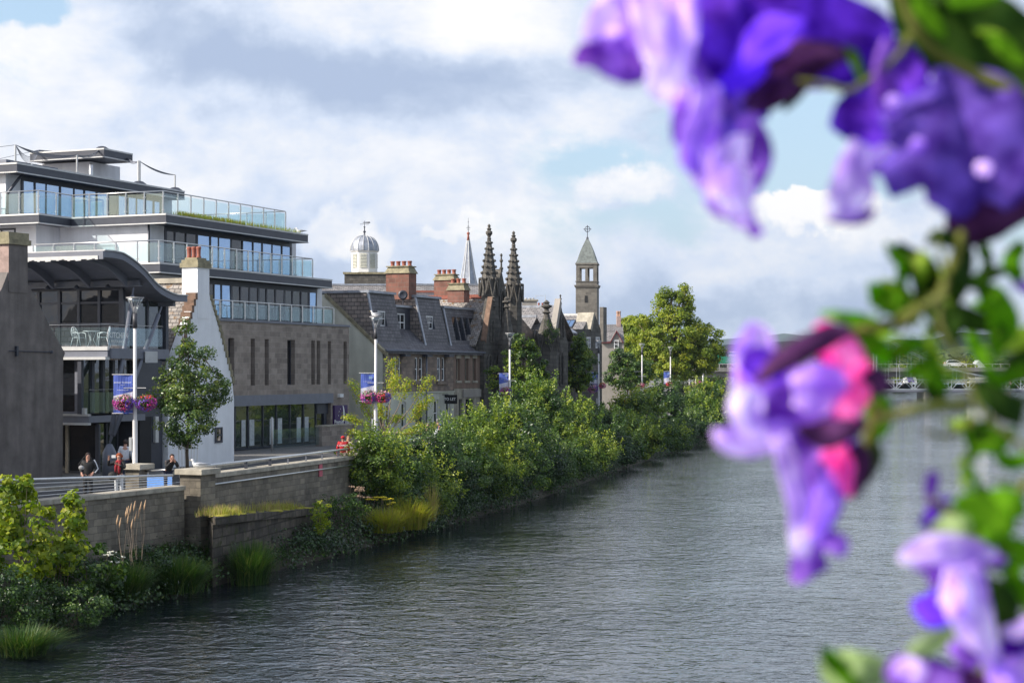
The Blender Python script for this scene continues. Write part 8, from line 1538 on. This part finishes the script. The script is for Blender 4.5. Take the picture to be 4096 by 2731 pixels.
def blob(px, py, rx, ry, amp):                     # soft patch of sky, centre and size as angles
    a = math.atan2(px-512, FP); e = math.atan2(HY-py, FP); s_ = N('ShaderNodeVectorMath'); s_.operation = 'SUBTRACT'; lk(n, wv.outputs[0], s_.inputs[0]); s_.inputs[1].default_value = (a+.05, e+.035, 0)
    m_ = N('ShaderNodeVectorMath'); m_.operation = 'MULTIPLY'; lk(n, s_.outputs[0], m_.inputs[0]); m_.inputs[1].default_value = (FP/rx, FP/ry, 0); l = N('ShaderNodeVectorMath'); l.operation = 'LENGTH'; lk(n, m_.outputs[0], l.inputs[0])
    sm = N('ShaderNodeMapRange'); sm.interpolation_type = 'SMOOTHSTEP'; lk(n, l.outputs['Value'], sm.inputs[0]); sm.inputs[1].default_value = 0; sm.inputs[2].default_value = 1.15; sm.inputs[3].default_value = amp; sm.inputs[4].default_value = 0; return sm.outputs[0]
def puff(px, py, rx, ry, amp):
    a = math.atan2(px-512, FP); e = math.atan2(HY-py, FP); s_ = N('ShaderNodeVectorMath'); s_.operation = 'SUBTRACT'; lk(n, wv2.outputs[0], s_.inputs[0]); s_.inputs[1].default_value = (a+.022, e+.022, 0)
    m_ = N('ShaderNodeVectorMath'); m_.operation = 'MULTIPLY'; lk(n, s_.outputs[0], m_.inputs[0]); m_.inputs[1].default_value = (FP/rx, FP/ry, 0); l = N('ShaderNodeVectorMath'); l.operation = 'LENGTH'; lk(n, m_.outputs[0], l.inputs[0]); sm = N('ShaderNodeMapRange'); sm.interpolation_type = 'SMOOTHSTEP'; lk(n, l.outputs['Value'], sm.inputs[0]); sm.inputs[1].default_value = .45; sm.inputs[2].default_value = 1.0; sm.inputs[3].default_value = amp; sm.inputs[4].default_value = 0; return sm.outputs[0]
def addall(l):
    a = l[0]
    for b in l[1:]: a = math_('ADD', a, b)
    return a
dens = addall([nz_(4.2, 11, 1.7, .62, .2), blob(800, 150, 170, 80, -.34), blob(610, 172, 70, 26, -.16), blob(1000, 215, 90, 40, -.22), blob(12, 28, 60, 30, -.40), blob(640, 225, 120, 30, -.10), blob(300, 90, 420, 170, .24), blob(800, 225, 120, 45, .16), blob(560, 300, 500, 60, .05), puff(340, 240, 46, 42, .2), puff(815, 212, 80, 34, .3), puff(622, 186, 60, 30, .09), puff(960, 222, 50, 22, .25)])
front = N('ShaderNodeMapRange'); front.interpolation_type = 'SMOOTHSTEP'; lk(n, math_('SUBTRACT', sx.outputs[1], math_('MULTIPLY', sx.outputs[2], .8)), front.inputs[0]); front.inputs[1].default_value = -.25; front.inputs[2].default_value = .55; frt = front.outputs[0]; dens = math_('ADD', dens, math_('MULTIPLY', math_('SUBTRACT', frt, 1.0), .09)); cov = N('ShaderNodeMapRange'); cov.interpolation_type = 'SMOOTHSTEP'; lk(n, dens, cov.inputs[0]); cov.inputs[1].default_value = .34; cov.inputs[2].default_value = .50
br = addall([math_('MULTIPLY_ADD', nz_(7.5, 12, 1.35, .62, .15, (3.1, 1, .2)), 1.2, -.08), math_('MULTIPLY', math_('SUBTRACT', nz_(16, 8, 2.2, .6, .2, (1, 5, 2)), .5), .45), blob(400, 84, 240, 50, -.34), blob(240, 66, 180, 48, -.21), blob(60, 20, 120, 40, .08), blob(120, 150, 170, 40, -.10), blob(340, 150, 160, 30, -.08), blob(480, 30, 110, 50, .16), blob(110, 90, 120, 70, .10), blob(560, 60, 120, 50, .10), puff(336, 236, 44, 40, .22), puff(366, 250, 30, 26, .16), puff(632, 182, 40, 22, .14), blob(610, 195, 60, 30, .14), puff(800, 207, 62, 28, .28), puff(850, 216, 50, 22, .22), puff(440, 232, 26, 12, .14), puff(470, 222, 24, 14, .14), blob(720, 318, 280, 42, -.34), blob(200, 150, 260, 40, .02), blob(500, 235, 90, 40, .14), blob(930, 230, 120, 40, .2), blob(470, 130, 160, 26, -.10)])
cr_ = N('ShaderNodeValToRGB'); lk(n, br, cr_.inputs[0]); e = cr_.color_ramp.elements; e[0].position = .22; e[0].color = (.36, .44, .60, 1); e[1].position = .80; e[1].color = (.86, .85, .85, 1)
for ps, cc in ((.34, (.42, .50, .65)), (.48, (.57, .64, .77)), (.62, (.72, .745, .80))): q = e.new(ps); q.color = c4(cc)
blu = N('ShaderNodeMix'); blu.data_type = 'RGBA'; lk(n, cov.outputs[0], blu.inputs[0]); sb_ = N('ShaderNodeMix'); sb_.data_type = 'RGBA'; lk(n, math_('MULTIPLY', frt, .5), sb_.inputs[0]); lk(n, sk.outputs[0], sb_.inputs[6]); sb_.inputs[7].default_value = (.46, .66, .90, 1); lk(n, sb_.outputs[2], blu.inputs[6]); lk(n, cr_.outputs[0], blu.inputs[7]); lk(n, blu.outputs[2], bg.inputs[0])
cam = bpy.data.cameras.new('camera'); co = bpy.data.objects.new('camera', cam); COL.objects.link(co); S.camera = co; co.location = (0, 0, CH); co.rotation_euler = (math.radians(90), 0, 0); cam.sensor_width = 36; cam.lens = 36*FP/1024; cam.shift_y = (HY-341.375)/1024; cam.clip_start = .05; cam.clip_end = 20000
cam.dof.use_dof = True; cam.dof.focus_distance = 88; cam.dof.aperture_fstop = 6.6
# air between the camera and the far hills
hz = MB().box((600, 4600, 120), (11000, 9400, 260)); ho = hz.build('haze', M['black']); ho.data.materials.clear(); hm = bpy.data.materials.new('haze_air'); hm.use_nodes = True; q = hm.node_tree; q.nodes.clear(); vv = q.nodes.new('ShaderNodeVolumePrincipled'); vv.inputs['Color'].default_value = (.62, .74, .92, 1); vv.inputs['Density'].default_value = .00007; vv.inputs['Anisotropy'].default_value = .3; oo = q.nodes.new('ShaderNodeOutputMaterial'); q.links.new(vv.outputs[0], oo.inputs['Volume']); ho.data.materials.append(hm); ho.display_type = 'WIRE'; tag(ho, kind='stuff')
S.render.engine = 'CYCLES'; S.view_settings.view_transform = 'Standard'; S.view_settings.look = 'None'; S.view_settings.exposure = .36; S.view_settings.gamma = 1
S.cycles.max_bounces = 8; S.cycles.transparent_max_bounces = 16; S.cycles.volume_bounces = 0
S.render.resolution_x = 1024; S.render.resolution_y = 682
